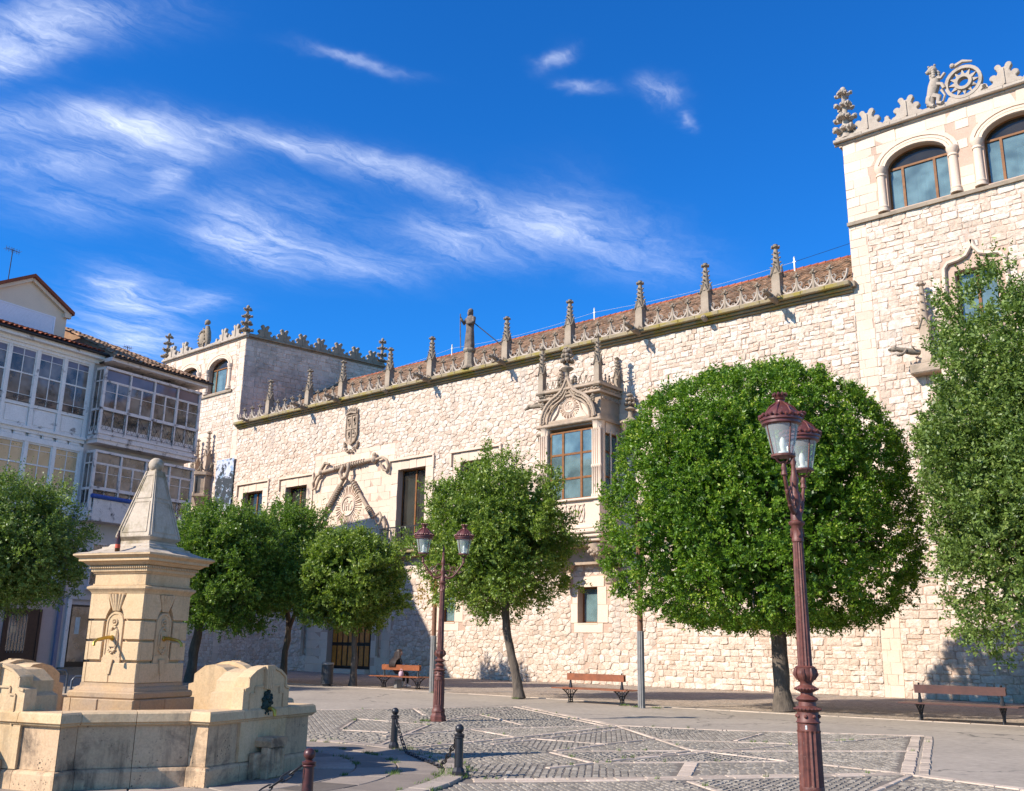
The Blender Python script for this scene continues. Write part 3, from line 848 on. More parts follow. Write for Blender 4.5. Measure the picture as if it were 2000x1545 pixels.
def leaf_knob(mb, c, d, r, up=.35):
    """crocket: a stem curling out and up to a knobbed leaf"""
    d = Vector(d); c = Vector(c)
    mb.tube([c, c + d * r * .6 + Vector((0, 0, -.1 * r)), c + d * r * 1.1 + Vector((0, 0, r * .12)), c + d * r * 1.3 + Vector((0, 0, r * up))], [r * .3, r * .34, r * .38, r * .16], 5)
    side = Vector((-d.y, d.x, 0))
    for sgn in (-1, 1):
        mb.ball(c + d * r * 1.05 + side * sgn * r * .3 + Vector((0, 0, r * .02)), r * .28, 5)
def finial_mesh(h=2.6, r=.42, name='corner_finial', mat='crest', tiers=4):
    mb = MB()
    mb.lathe((0, 0, 0), [(r * .55, 0), (r * .42, h * .1), (r * .30, h * .3), (r * .24, h * .6), (r * .16, h * .86), (r * .24, h * .88), (r * .3, h * .93), (r * .2, h * .98), (r * .05, h)], 8)
    for t in range(tiers):
        z = h * (.14 + .24 * t / 1.0 * (4 / tiers) * .98) if tiers == 4 else h * (.1 + .8 * t / tiers)
        rr = r * (1 - .13 * t)
        for k in range(4 if t % 2 else 4):
            an = k * PI / 2 + PI / 4 * 0 + (PI / 4 if t % 2 == 0 else 0)
            leaf_knob(mb, (math.cos(an) * r * .2, math.sin(an) * r * .2, z), (math.cos(an), math.sin(an), 0), rr * .72)
        for k in range(4):
            an = k * PI / 2 + (0 if t % 2 == 0 else PI / 4)
            leaf_knob(mb, (math.cos(an) * r * .2, math.sin(an) * r * .2, z + .03), (math.cos(an), math.sin(an), 0), rr * .5)
    return mb.mesh(name, M[mat], smooth=50)
fm, fmg = finial_mesh(2.55, .5), finial_mesh(2.3, .46, mat='greystone')
put('corner_finial', fm, (-13.75, D - .02, 23.4)); put('corner_finial', fmg, (-58.55, D, 23.4)); put('corner_finial', fmg, (-69.3, D, 23.4))
p = FRS((11.6, 23.4, 0)); put('corner_finial', fmg, p)

def pinnacle_mesh(h=2.55, name='pinnacle', mat='greystone', w=.225):
    mb = MB(); hs = h * .45
    mb.lathe((0, 0, 0), [(w * 1.5, 0), (w * 1.5, .12), (w * 1.25, .16), (w * 1.2, hs)], 4, rot=PI / 4)
    mb.lathe((0, 0, 0), [(w * .75, .15), (w * .75, hs + .1)], 4, rot=0)
    for k in range(4):                                   # gables with crockets round the foot of the spire
        an = k * PI / 2; d = Vector((math.cos(an), math.sin(an), 0)); s_ = Vector((-d.y, d.x, 0)); b = d * w * 1.02
        mb.tube([b + s_ * w * .95 + Vector((0, 0, hs - .12)), b + s_ * w * .5 + Vector((0, 0, hs + .1)), b * 1.02 + Vector((0, 0, hs + .38))], .03, 4)
        mb.tube([b - s_ * w * .95 + Vector((0, 0, hs - .12)), b - s_ * w * .5 + Vector((0, 0, hs + .1)), b * 1.02 + Vector((0, 0, hs + .38))], .03, 4)
        leaf_knob(mb, b + Vector((0, 0, hs + .38)), d, .07)
        an += PI / 4; d = Vector((math.cos(an), math.sin(an), 0)); leaf_knob(mb, d * w * 1.2 + Vector((0, 0, hs - .1)), d, .12)
    mb.lathe((0, 0, hs), [(w * 1.05, 0), (w * .8, .3), (w * .42, h - hs - .24), (w * .42, h - hs - .2), (w * .8, h - hs - .16), (w * .8, h - hs - .1), (w * .45, h - hs - .05), (w * .5, h - hs)], 8)
    for t in range(4):
        z = hs + .3 + t * (h - hs - .5) / 4; rr = w * (1.0 - .16 * t)
        for k in range(4):
            an = k * PI / 2; d = Vector((math.cos(an), math.sin(an), 0)); leaf_knob(mb, d * rr * .55 + Vector((0, 0, z)), d, .10)
    for k in range(6):
        an = k * PI / 3; mb.ball((math.cos(an) * w * .75, math.sin(an) * w * .75, h - .12), .055, 5)
    return mb.mesh(name, M[mat], smooth=45)
pm = pinnacle_mesh()
PX = [-54.55, -50.25, -46.85, -42.45, -38.87, -33.07, -28.74, -24.4, -20.77, -17.23]
for x in PX: put('pinnacle', pm, (x, D - .25, 16.7))
# gothic tracery parapet: one unit, repeated between the pinnacles
def tracery_mesh():
    mb = MB(Frame((0, 0, 0), (1, 0, 0), (0, -1, 0)))
    w, n = .86, 8
    L_ = [(-w / 2 + .0, .62), (-w / 2 + .04, .42), (-w / 2 + .13, .24), (-.18, .12), (0, .08), (.18, .12), (w / 2 - .13, .24), (w / 2 - .04, .42), (w / 2, .62)]
    mb.tube([(a, b, 0) for a, b in L_], .062, 5, flat=1.0)
    mb.box(-w / 2, w / 2, 0, .075, -.09, .09)
    for s_ in (-1, 1):                                    # inner cusps
        mb.tube([(s_ * .30, .2, 0), (s_ * .2, .32, 0), (s_ * .17, .43, 0), (s_ * .24, .50, 0), (s_ * .33, .46, 0)], .038, 4)
        mb.tube([(s_ * .10, .1, 0), (s_ * .07, .2, 0), (s_ * .02, .24, 0)], .038, 4)
    return mb.mesh('parapet_tracery', M['crest'], smooth=45)
def spike_mesh():
    mb = MB()
    mb.lathe((0, 0, 0), [(.13, 0), (.09, .2), (.07, .5), (.06, .66), (.065, .68), (.04, .86), (.065, .9), (.02, .97)], 6)
    for k in range(4):
        an = k * PI / 2; leaf_knob(mb, (0, 0, .8), (math.cos(an), math.sin(an), 0), .12)
    mb.ball((0, 0, .94), .05, 5)
    return mb.mesh('parapet_spike', M['greystone'], smooth=45)
tm, sm = tracery_mesh(), spike_mesh()
ends = [XM0 + .1] + PX + [XM1 - .1]
for i in range(len(ends) - 1):
    a, b = ends[i], ends[i + 1]
    if -36 > a > -39.5:
        segs = [(a + .15, -36.25), (-35.45, b - .15)]
    else: segs = [(a + (.15 if i else 0), b - (.15 if i < len(ends) - 2 else 0))]
    for (a, b) in segs:
        n = max(1, round((b - a) / .86)); w = (b - a) / n
        for k in range(n):
            put('parapet_tracery', tm, (a + w * (k + .5), D - .25, 16.72), 0, (w / .86, 1, 1))
            if k: put('parapet_spike', sm, (a + w * k, D - .25, 16.72))
# gargoyles: beasts leaning out of the cornice
def gargoyle_mesh(Lg=1.15, mat='greystone'):
    mb = MB()
    mb.tube([(0, .1, 0), (0, -.25, .02), (0, -.6, .09), (0, -.85, .14), (0, -1.0, .15), (0, -1.12, .12)], [.13, .15, .13, .10, .13, .07], 7)
    mb.ball((0, -.98, .17), .13, 7, (1, 1.2, .9)); mb.tube([(0, -1.05, .17), (0, -1.24, .12)], [.075, .055], 6); mb.tube([(0, -1.04, .09), (0, -1.19, .03)], [.05, .03], 5)
    for s_ in (-1, 1):
        mb.tube([(s_ * .07, -.93, .25), (s_ * .12, -.9, .36)], [.045, .01], 4)
        mb.tube([(s_ * .1, -.5, .1), (s_ * .17, -.62, -.06), (s_ * .13, -.78, -.12), (s_ * .1, -.86, -.1)], [.07, .055, .04, .035], 5)
        mb.tube([(s_ * .1, -.15, .1), (s_ * .26, -.3, .2), (s_ * .24, -.1, .16)], [.05, .04, .02], 4)
    return mb.mesh('gargoyle', M[mat], smooth=60)
gm = gargoyle_mesh()
for x in (-50.25, -46.85, -38.87, -33.07, -24.4, -17.23): put('gargoyle', gm, (x - .05, D - .42, 16.55))
put('gargoyle', gm, (-56.6, D - .42, 16.55), 0, (.6, .6, .7))
for x in (-42.45, -20.77, -28.74): 
    MB(FR).tube([(x, 16.4, .4), (x, 16.5, .62), (x + .02, 16.42, .7)], [.12, .13, .09], 6).build('spout', M['greystone'], palace, smooth=True)

# ---- roof with its tiles
FRR = None
RZ0, RZ1, RY0, RY1 = 16.75, 21.25, D + .3, D + 8.0
sl = math.atan2(RZ1 - RZ0, RY1 - RY0)
roof_mb = MB()
def roof_prism(x0, x1, y0, z0, y1, z1, y2, z2):
    roof_mb.add([(x0, y0, z0), (x0, y1, z1), (x0, y2, z2), (x1, y0, z0), (x1, y1, z1), (x1, y2, z2)], [(0, 1, 2), (5, 4, 3), (0, 3, 4, 1), (1, 4, 5, 2), (2, 5, 3, 0)])
roof_prism(XM0 + .3, XM1, RY0, RZ0 - .06, RY1, RZ1 - .06, D + 11.9, RZ0 + 2)
M['tile'] = stone('old_clay_tile', (0.40, 0.25, 0.15), (0.30, 0.165, 0.095), (0.18, 0.145, 0.10), scale=2.5, bump=.5, bd=.01, tint=.7, dthr=(.5, .7), fine=30)
M['tile_red'] = stone('red_clay_tile', (0.33, 0.10, 0.05), (0.26, 0.075, 0.04), (0.12, 0.06, 0.04), scale=2.5, bump=.4, bd=.01, tint=.5, dthr=(.55, .75), fine=30)
roof = roof_mb.build('roof', M['tile'], palace)
def tile_piece(org, down, across, nrm, Lt, w, r, rg, seg=4):
    """one half-round cover tile lying on the slope"""
    v = []; rot = rg.uniform(-.05, .05); lift = rg.uniform(0, .012)
    d2 = (down + across * rot).normalized()
    for (t, rr, hh) in ((0, r * .86, .0), (1, r, .03)):
        for k in range(seg + 1):
            an = PI * k / seg
            v.append(org + d2 * (Lt * t) + across * (-math.cos(an) * rr) + nrm * (math.sin(an) * rr * .8 + hh * 1 + lift))
    for k in range(seg + 1):
        an = PI * k / seg
        v.append(org + d2 * Lt + across * (-math.cos(an) * r * .8) + nrm * (math.sin(an) * r * .6 + .03 + lift - .005))
    m = seg + 1
    f = [(k, k + 1, m + k + 1, m + k) for k in range(seg)] + [(m + k, m + k + 1, 2 * m + k + 1, 2 * m + k) for k in range(seg)]
    return (v, f, min(1, max(0, rg.gauss(.5, .3))), 1.0)
def tile_field(org, across, down, nrm, W, Ls, w=.23, lt=.38, rg=rng, mess=.02):
    out = []; nx = int(W / w); nz = int(Ls / lt)
    for i in range(nx):
        for j in range(nz + 1):
            o = org + across * ((i + .5) * w + rg.uniform(-mess, mess)) + down * (j * lt - .04 + rg.uniform(-mess, mess))
            if j * lt > Ls - .05: continue
            out.append(tile_piece(o, down, across, nrm, min(lt + .07, Ls - j * lt + .12), w, w * .40, rg))
    return out
dn = Vector((0, -math.cos(sl), -math.sin(sl))); nr = Vector((0, -math.sin(sl), math.cos(sl)))
tiles = tile_field(Vector((XM0 + .4, RY1, RZ1)), Vector((1, 0, 0)), dn, nr, XM1 - XM0 - .4, 6.2, w=.26, lt=.42)
emit(tiles, 'roof_tile', roof, M['tile'], 200, 'roof_tiling', smooth=True)
mb = MB()
x = XM0 + 1
while x < XM1 - .3:
    mb.tint = rng.uniform(.3, 1); mb.tube([(x, RY1, RZ1 + .04), (x + .44, RY1, RZ1 + .06)], [.12, .14], 8, cap=False); x += .4
mb.tint = .5; mb.build('ridge_tile', M['tile_red'], roof, kind='stuff')

# posts and cable of the lightning line along the ridge
M['white_metal'] = simple('white_painted_metal', (.52, .52, .50), .4, .0, var=.08)
M['grey_metal'] = simple('galvanised_metal', (.20, .185, .17), .6, .1, var=.15)
cabp = []
for (x, y) in ((-45.2, 0), (-33.0, 0), (-19.9, 0)):
    mb = MB(); yy = RY1 - .1; z0 = RZ1 - .05
    mb.box(x - .035, x + .035, yy - .035, yy + .035, z0, z0 + .80); mb.box(x - .09, x + .09, yy - .03, yy + .03, z0 + .55, z0 + .60); mb.ball((x, yy, z0 + .83), .05, 6)
    mb.build('cable_post', M['white_metal'], palace); cabp.append(Vector((x, yy, z0 + .58)))
cp = [Vector((-56.8, RY1 - .1, RZ1 + .2))] + cabp
cab = MB()
for i in range(len(cp) - 1):
    cab.tube([cp[i].lerp(cp[i + 1], t) + Vector((0, 0, -.25 * math.sin(PI * t))) for t in (0, .25, .5, .75, 1)], .009, 4)
cab.build('cable', M['white_metal'], palace)
cab = MB(); a = cabp[-1]; b = Vector((XM1, RY1 - .1, RZ1 + 1.2)); cab.tube([a, a.lerp(b, .5) + Vector((0, 0, -.1)), b], .012, 4); cab.build('cable', M['iron'], palace)

# ---- heraldic beast and shield groups on the tower crests
def lion_group(x, mirror=1):
    mb = MB(Frame((x, D - .1, 23.42), (1, 0, 0), (0, -1, 0)))
    # rampant lion standing at the left, forepaws on a ring
    mb.tube([(-1.0, .15, 0), (-.95, .5, .02), (-.8, .95, .03), (-.7, 1.3, .05)], [.17, .2, .25, .2], 8)
    mb.ball((-.78, 1.72, .06), .2, 8); mb.tube([(-.9, 1.7, .1), (-1.02, 1.62, .12)], [.11, .08], 6)
    for k in range(10):
        mb.ball((-.72 + .16 * math.sin(k * 2.1), 1.42 + .05 * k * .7 - .1, .08 + .12 * math.cos(k * 2.1)), .1, 5)
    mb.ball((-.66, 1.9, .1), .06, 5); mb.ball((-.9, 1.9, .1), .06, 5)
    mb.tube([(-.7, 1.3, .1), (-.45, 1.2, .14), (-.3, 1.38, .12)], [.11, .08, .07], 6)
    mb.tube([(-.75, 1.05, .1), (-.45, .9, .16), (-.38, .7, .14)], [.12, .09, .08], 6)
    mb.tube([(-1.0, .5, .1), (-1.05, .3, .16), (-.95, .1, .12), (-.8, .03, .2)], [.15, .11, .09, .09], 6)
    mb.tube([(-.85, .55, .05), (-.62, .4, .1), (-.68, .15, .1), (-.5, .04, .18)], [.17, .13, .1, .09], 6)
    mb.tube([(-.55, .1, 0), (-.4, .45, 0), (-.52, .75, .0)], [.06, .05, .07], 5)
    mb.build('crest_lion', M['crest'], palace, smooth=60)
    # pierced ring with star rays
    mb = MB(Frame((x + .35, D - .1, 24.15), (1, 0, 0), (0, -1, 0)))
    def ring(r, w, c, n=24):
        for i in range(n):
            a0, a1 = 2 * PI * i / n, 2 * PI * (i + 1) / n
            mb.prism([((r) * math.cos(a0), r * math.sin(a0)), (r * math.cos(a1), r * math.sin(a1)), ((r - w) * math.cos(a1), (r - w) * math.sin(a1)), ((r - w) * math.cos(a0), (r - w) * math.sin(a0))], -c, c)
    ring(.72, .13, .12); ring(.34, .13, .14)
    for i in range(12):
        a0 = 2 * PI * i / 12; d = PI / 12
        mb.prism([(.33 * math.cos(a0 - d), .33 * math.sin(a0 - d)), (.33 * math.cos(a0 + d), .33 * math.sin(a0 + d)), (.60 * math.cos(a0), .60 * math.sin(a0))], -.06, .06)
    mb.tube([(-.3, .85, 0), (.05, .93, .05), (.4, .82, .02)], [.1, .09, .05], 6); mb.ball((-.35, .88, .05), .12, 6)
    mb.prism([(-.75, -.75), (.95, -.75), (.85, -.45), (.6, -.35), (0, -.62), (-.6, -.5)], -.1, .1)
    mb.build('crest_wheel', M['crest'], palace)
lion_group(-9.15); lion_group(-2.0)
mb = MB(Frame((-63.9, D - .1, 23.42), (1, 0, 0), (0, -1, 0)))
mb.tube([(.45, 0, 0), (.55, .5, 0), (.5, 1.1, .05), (.42, 1.6, .08)], [.15, .22, .24, .16], 8); mb.ball((.36, 1.95, .06), .22, 8); mb.tube([(.3, 1.9, .1), (.12, 1.82, .12)], [.12, .08], 6)
mb.tube([(.4, 1.3, .1), (.05, 1.35, .15), (-.1, 1.55, .1)], [.1, .09, .06], 6); mb.tube([(.5, .4, .1), (.2, .3, .16), (.15, .05, .16)], [.14, .1, .1], 6)
for k in range(14):
    an = 2 * PI * k / 14; mb.ball((-.3 + .45 * math.cos(an), .75 + .62 * math.sin(an), .03), .12, 5)
mb.bevprism([(-.3 + .38 * math.cos(2 * PI * k / 12), .75 + .5 * math.sin(2 * PI * k / 12)) for k in range(12)], -.08, .12, .06)
mb.build('crest_lion', M['greystone'], palace, smooth=60)

# ---- oriel window
OX0, OX1, OC = -29.45, -25.78, 1.85
mb = MB(FR)
def ring_block(mb, a0, a1, b0, b1, c1, e=.03, wall=True):
    mb.cbox(a0, a1, b0, b1, 0, c1, e)
# corner piers and sill wall
piers = []
for (a0, a1) in ((OX0, OX0 + .56), (OX1 - .48, OX1)):
    mb = MB(FR); piers.append(mb)
    mb.box(a0 + .07, a1 - .07, 7.0, 12.1, OC - .55, OC - .06)
    for da in (.04, .16, .28, .40, .48):
        x = a0 + da
        mb.lathe((x, 8.45, OC - .05), [(.07, 0), (.09, .1), (.05, .2), (.045, 1.4), (.08, 1.44), (.08, 1.54), (.045, 1.58), (.045, 3.2), (.08, 3.28)], 7, up=1)
    mb.lathe(((a0 + a1) / 2, 11.75, OC - .25), [(.24, 0), (.27, .12), (.31, .3), (.35, .34), (.35, .48), (.3, .52)], 8, up=1, rot=PI / 8)
for mb, x, sx in ((piers[0], OX0, 1), (piers[1], OX1, -1)):
    for c in (.35, .9, OC - .3):
        mb.lathe((x + sx * .03, 8.45, c), [(.07, 0), (.09, .1), (.05, .2), (.045, 3.2), (.08, 3.28)], 7, up=1)
    x0, x1 = sorted((x + sx * .05, x + sx * .25)); mb.box(x0, x1, 7.0, 8.5, .0, OC - .56)
    x0, x1 = sorted((x + sx * .02, x + sx * .2)); mb.box(x0, x1, 11.6, 12.1, 0, OC - .56)
oriel = MB(FR).box(OX0 + .3, OX1 - .3, 7.2, 12, .02, .1).build('oriel', M['dark'], palace)
for mb in piers: mb.build('corner_pier', M['ashlar'], oriel, smooth=40)
mb = MB(FR)
mb.cbox(OX0 - .1, OX1 + .1, 8.36, 8.47, 0, OC + .08, .03); mb.box(OX0 + .09, OX1 - .09, 7.163, 8.357, 0.3, OC - .1)
mb.cbox(OX0 - .05, OX1 + .05, 7.0, 7.16, 0, OC + .06, .04); mb.cbox(OX0 - .12, OX1 + .12, 6.8, 6.997, 0, OC + .12, .05)
mb.cbox(OX0 - .02, OX1 + .02, 6.62, 6.797, 0, OC + .0, .04); mb.cbox(OX0 + .15, OX1 - .15, 6.45, 6.617, 0, OC - .15, .04)
mb.cbox(OX0 + .5, OX1 - .5, 6.3, 6.447, 0, OC - .45, .04)
# tracery panel of the sill wall
for k in range(4):
    cx = OX0 + .95 + k * .52
    mb.tube([(cx + .2 * math.cos(t), 7.76 + .42 * math.sin(t), OC - .07) for t in [2 * PI * i / 10 for i in range(11)]], .035, 5)
    mb.tube([(cx - .2, 7.35, OC - .07), (cx, 7.76, OC - .06), (cx + .2, 8.2, OC - .07)], .03, 4); mb.tube([(cx + .2, 7.35, OC - .07), (cx, 7.76, OC - .06), (cx - .2, 8.2, OC - .07)], .03, 4)
mb.build('sill_band', M['ashlar'], oriel, smooth=40)
# corbel of scrolls
mb = MB(FR)
for (x, cs) in ((OX1 - .45, 1.0), (OX0 + .45, 1.0)):
    mb.tube([(x, 6.35, OC - .3), (x, 6.0, OC - .35), (x, 5.7, OC - .55), (x, 5.45, OC - .95)], [.3, .28, .25, .2], 8)
    mb.tube([(x + .03, 5.75, OC - .5), (x + .05, 5.4, OC - .9), (x + .1, 5.1, OC - 1.2), (x + .15, 4.85, OC - 1.25), (x + .2, 4.65, OC - 1.5)], [.16, .2, .18, .22, .12], 8)
    for k in range(12): mb.ball((x - .25 + .045 * k, 5.95 + .12 * math.sin(k * 2.3), OC - .12 + .05 * math.cos(k * 1.7)), .09, 5)
    mb.cbox(x - .34, x + .34, 6.18, 6.3, .2, OC - .12, .03); mb.cbox(x - .3, x + .3, 6.05, 6.177, .2, OC - .2, .03)
    mb.tube([(x + .1, 4.6 + .35 * math.sin(t), .3 + .35 * math.cos(t)) for t in (-.2, .5, 1.2, 2.0)], [.2, .24, .2, .1], 8)
    mb.tube([(x + .25, 5.6, .2), (x + .2, 5.5, .6), (x + .15, 5.3, .85)], [.3, .3, .15], 8); mb.ball((x - .02, 4.85, .55), .18, 7); mb.ball((x + .1, 4.75, .4), .16, 7)
mb.prism([(OX0 + .7, 6.3), (OX1 - .7, 6.3), (OX1 - 1.0, 5.5), (OX0 + 1.0, 5.5)], 0, .5)
mb.build('corbel', M['carved'], oriel, smooth=50)
# front and side windows
def oriel_window(fr, a0, a1, b0, b1, c, cols, rows, w0=.08):
    mb = MB(fr)
    xs = [a0 + (a1 - a0) * t for t in cols]
    mb.box(a0, a0 + w0, b0, b1, c - .06, c); mb.box(a1 - w0, a1, b0, b1, c - .06, c); mb.box(a0 + w0, a1 - w0, b1 - w0, b1, c - .06, c); mb.box(a0 + w0, a1 - w0, b0, b0 + w0, c - .06, c)
    for x in xs[1:-1]: mb.box(x - .06, x + .06, b0 + w0, b1 - w0, c - .07, c + .01)
    for i in range(len(xs) - 1):
        for z in rows:
            l, r = xs[i] + (w0 if i == 0 else .06), xs[i + 1] - (w0 if i == len(xs) - 2 else .06)
            mb.box(l, r, z - .05, z + .05, c - .055, c - .005)
    w = mb.build('oriel_window', M['wood_frame'], palace)
    zz = [b0] + list(rows) + [b1]
    for i in range(len(xs) - 1):
        for j in range(len(zz) - 1):
            g = MB(fr); g.box(xs[i] + .05, xs[i + 1] - .05, zz[j] + .045, zz[j + 1] - .045, c - .04, c - .03); g.build('pane', M['glass_blue'], w)
oriel_window(FR, OX0 + .57, OX1 - .47, 8.47, 11.85, OC - .2, (0, .3, .72, 1), (9.5, 10.7))
FRO = Frame((OX1 - .12, D, 0), (0, 1, 0), (1, 0, 0)); oriel_window(FRO, -OC + .5, -.1, 8.47, 11.6, -.04, (0, .5, 1), (9.5, 10.7))
FRO2 = Frame((OX0 + .12, D, 0), (0, -1, 0), (-1, 0, 0)); oriel_window(FRO2, .1, OC - .5, 8.47, 11.6, -.04, (0, .5, 1), (9.5, 10.7))
for (x0, x1) in ((OX0 + .7, OX0 + 1.25), (OX1 - 1.0, OX1 - .65)): MB(FR).box(x0, x1, 8.5, 11.6, OC - .75, OC - .72).build('curtain', M['curtain'], oriel)
MB(FR).box(OX0 + .1, OX1 - .1, 12.0, 12.1, .0, OC - .1).build('oriel_ceiling', M['carved'], oriel)
# crown of the oriel: entablature, ogee arch, tracery cresting, pinnacles
mb = MB(FR)
mb.cbox(OX0 - .12, OX1 + .12, 12.1, 12.26, 0, OC + .12, .04); mb.cbox(OX0 - .02, OX1 + .02, 12.26, 12.42, 0, OC + .02, .03)
mb.box(OX0 + .1, OX1 - .1, 12.42, 13.75, 0, OC - .25)
mb.cbox(OX0 - .08, OX1 + .08, 13.5, 13.62, 0, OC + .05, .03); mb.cbox(OX0 - .14, OX1 + .14, 13.83, 13.97, 0, OC + .15, .04)
mb.box(OX0 + .02, OX1 - .02, 13.62, 13.83, 0, OC - .02)
mb.build('entablature', M['carved'], oriel)
mb = MB(FR); rg = random.Random(5)
for k in range(34):                                        # carved foliage band
    x = OX0 + .05 + k * (OX1 - OX0 - .1) / 33; mb.ball((x, 13.72 + rg.uniform(-.04, .04), OC + .0), rg.uniform(.05, .085), 5)
for k in range(16): mb.ball((OX1 - .0, 13.72 + rg.uniform(-.04, .04), .1 + k * (OC - .1) / 16), rg.uniform(.05, .085), 5)
for k in range(8):
    c = .15 + k * .2; mb.tube([(OX1 + .02, 13.2, c - .08), (OX1 + .02, 13.36, c), (OX1 + .02, 13.2, c + .08)], .025, 4)
cxo = (OX0 + OX1) / 2
def ogee(hw, h, n=9):
    """right half: out at the foot, bulging up, then sweeping concave to the tip"""
    P = []
    for i in range(n + 1):
        t = i / n
        if t < .6: an = t / .6 * R(75); P.append((hw * math.cos(an) ** .9, h * .62 * math.sin(an) ** 1.0 * 1.02))
        else:
            u = (t - .6) / .4; x0 = hw * math.cos(R(75)) ** .9; z0 = h * .62 * math.sin(R(75)) * 1.02
            P.append((x0 * (1 - u) ** 1.5, z0 + (h - z0) * u))
    return P
for (hw, h, r, c) in ((1.62, 2.25, .085, OC + .12), (1.48, 2.0, .05, OC + .08), (1.3, 1.76, .06, OC + .04)):
    O = ogee(hw, h)
    for s_ in (-1, 1): mb.tube([(cxo + s_ * x, 12.3 + z, c) for x, z in O], r, 6)
O = ogee(1.55, 2.12, 20)
for i, (x, z) in enumerate(O):
    for s_ in (-1, 1): mb.ball((cxo + s_ * x, 12.3 + z, OC + .08), .07, 5)
mb.build('ogee_arch', M['carved'], oriel, smooth=50)
mb = MB(FR)                                                # tympanum with the rayed disc
Ot = ogee(1.3, 1.7, 10); poly = [(cxo + x, 12.3 + z) for x, z in Ot] + [(cxo - x, 12.3 + z) for x, z in Ot[::-1][1:]]
mb.prism(poly, OC - .3, OC - .1)
for s_ in (-1, 1): mb.tube([(cxo + s_ * 1.05, 12.42, OC - .05), (cxo + s_ * .75, 12.75, OC - .05), (cxo + s_ * .6, 13.1, OC - .05), (cxo + s_ * .35, 13.45, OC - .05), (cxo, 13.6, OC - .05)], .05, 5)
mb.build('tympanum', M['ashlar'], oriel)
def rayed_disc(cx, cz, r, c, nr, mat, parent, letters=True):
    mb = MB(FR)
    for i in range(nr):
        an = 2 * PI * i / nr; d = PI / nr * .5; ca, sa_ = math.cos, math.sin
        if i % 2: P = [(r * .55 * ca(an - d), r * .55 * sa_(an - d)), (r * ca(an), r * sa_(an)), (r * .55 * ca(an + d), r * .55 * sa_(an + d))]
        else: P = [(r * .55 * ca(an - d), r * .55 * sa_(an - d)), (r * .95 * ca(an - d * .9), r * .95 * sa_(an - d * .9)), (r * .95 * ca(an + d * .9), r * .95 * sa_(an + d * .9)), (r * .55 * ca(an + d), r * .55 * sa_(an + d))]
        mb.prism([(cx + p[0], cz + p[1]) for p in P], c, c + .07)
    mb.tube([(cx + r * .48 * math.cos(2 * PI * k / 20), cz + r * .48 * math.sin(2 * PI * k / 20), c + .04) for k in range(21)], r * .07, 5)
    mb.bevprism([(cx + r * .42 * math.cos(2 * PI * k / 16), cz + r * .42 * math.sin(2 * PI * k / 16)) for k in range(16)], c, c + .03, .01)
    u = r * .1                                              # the IHS monogram
    z0, z1 = cz - r * .22, cz + r * .22
    for x in (cx - u * 2.6,): mb.bar((x, z0, c + .05), (x, z1, c + .05), u * .6)
    for x in (cx - u * 1.2, cx + u * .4): mb.bar((x, z0, c + .05), (x, z1 + (u if x < cx else -u), c + .05), u * .6)
    mb.bar((cx - u * 1.2, cz, c + .05), (cx + u * .4, cz, c + .05), u * .5)
    mb.tube([(cx + u * 2.8, z1, c + .05), (cx + u * 1.6, z1 - u * .3, c + .05), (cx + u * 1.7, cz + u * .3, c + .05), (cx + u * 2.9, cz - u * .5, c + .05), (cx + u * 2.6, z0 + u * .2, c + .05), (cx + u * 1.5, z0, c + .05)], u * .3, 5)
    mb.bar((cx - u * 1.9, z1 + u * .2, c + .05), (cx - u * .2, z1 + u * .2, c + .05), u * .4)
    return mb.build('rayed_monogram', mat, parent)
rayed_disc(cxo, 13.03, .60, OC - .1, 34, M['ashlar'], oriel)
mb = MB(FR)
mb.lathe((cxo, 14.35, OC + .1), [(.08, 0), (.1, .25), (.12, .4), (.3, .5), (.32, .58), (.12, .66), (.09, .85)], 10, up=1)
for t, (z, r) in enumerate(((15.3, .26), (15.55, .22), (15.8, .14))):
    for k in range(7):
        an = 2 * PI * k / 7 + t; mb.ball((cxo + r * math.cos(an), z + .05 * math.sin(k * 3), OC + .1 + r * math.sin(an)), .12, 6)
mb.ball((cxo, 15.5, OC + .1), .24, 8)
mb.build('arch_finial', M['greystone'], oriel, smooth=60)
for s_ in (-1, 1):                                          # big leaf crockets on the arch shoulders
    mb = MB(FR)
    for k in range(7): mb.ball((cxo + s_ * (.42 + .1 * math.cos(k * 1.1)), 14.28 + .13 * math.sin(k * 1.7), OC + .12 + .05 * math.sin(k)), .09, 5)
    for k in range(7): mb.ball((cxo + s_ * (1.5 + .08 * math.cos(k * 1.1)), 13.2 + .16 * math.sin(k * 1.7), OC + .1), .08, 5)
    mb.build('leaf_crocket', M['greystone'], oriel, smooth=60, kind='stuff')
opm = pinnacle_mesh(2.6, 'oriel_pinnacle', 'greystone', .17)
for x in (OX0 + .12, OX1 - .12): put('oriel_pinnacle', opm, (x, D - OC + .08, 13.8), parent=oriel)
for x in (OX0 + .1, OX1 - .1): put('oriel_pinnacle', opm, (x, D - .18, 13.8), 0, (.8, .8, .7), parent=oriel)
mb = MB(FR)
for k in range(9):
    x = OX0 + .35 + k * .34
    mb.tube([(x - .15, 14.35, OC), (x - .1, 14.12, OC), (x, 14.03, OC), (x + .1, 14.12, OC), (x + .15, 14.35, OC)], .028, 4)
    mb.ball((x - .17, 14.4, OC), .05, 5)
for k in range(5):
    c = .2 + k * .32
    mb.tube([(OX1, 14.35, c - .15), (OX1, 14.12, c - .1), (OX1, 14.03, c), (OX1, 14.12, c + .1), (OX1, 14.35, c + .15)], .028, 4); mb.ball((OX1, 14.42, c + .16), .06, 5)
mb.box(OX0, OX1, 13.96, 14.03, OC - .06, OC + .06); mb.box(OX1 - .06, OX1 + .06, 13.96, 14.03, 0, OC)
mb.build('cresting', M['greystone'], oriel, smooth=50)
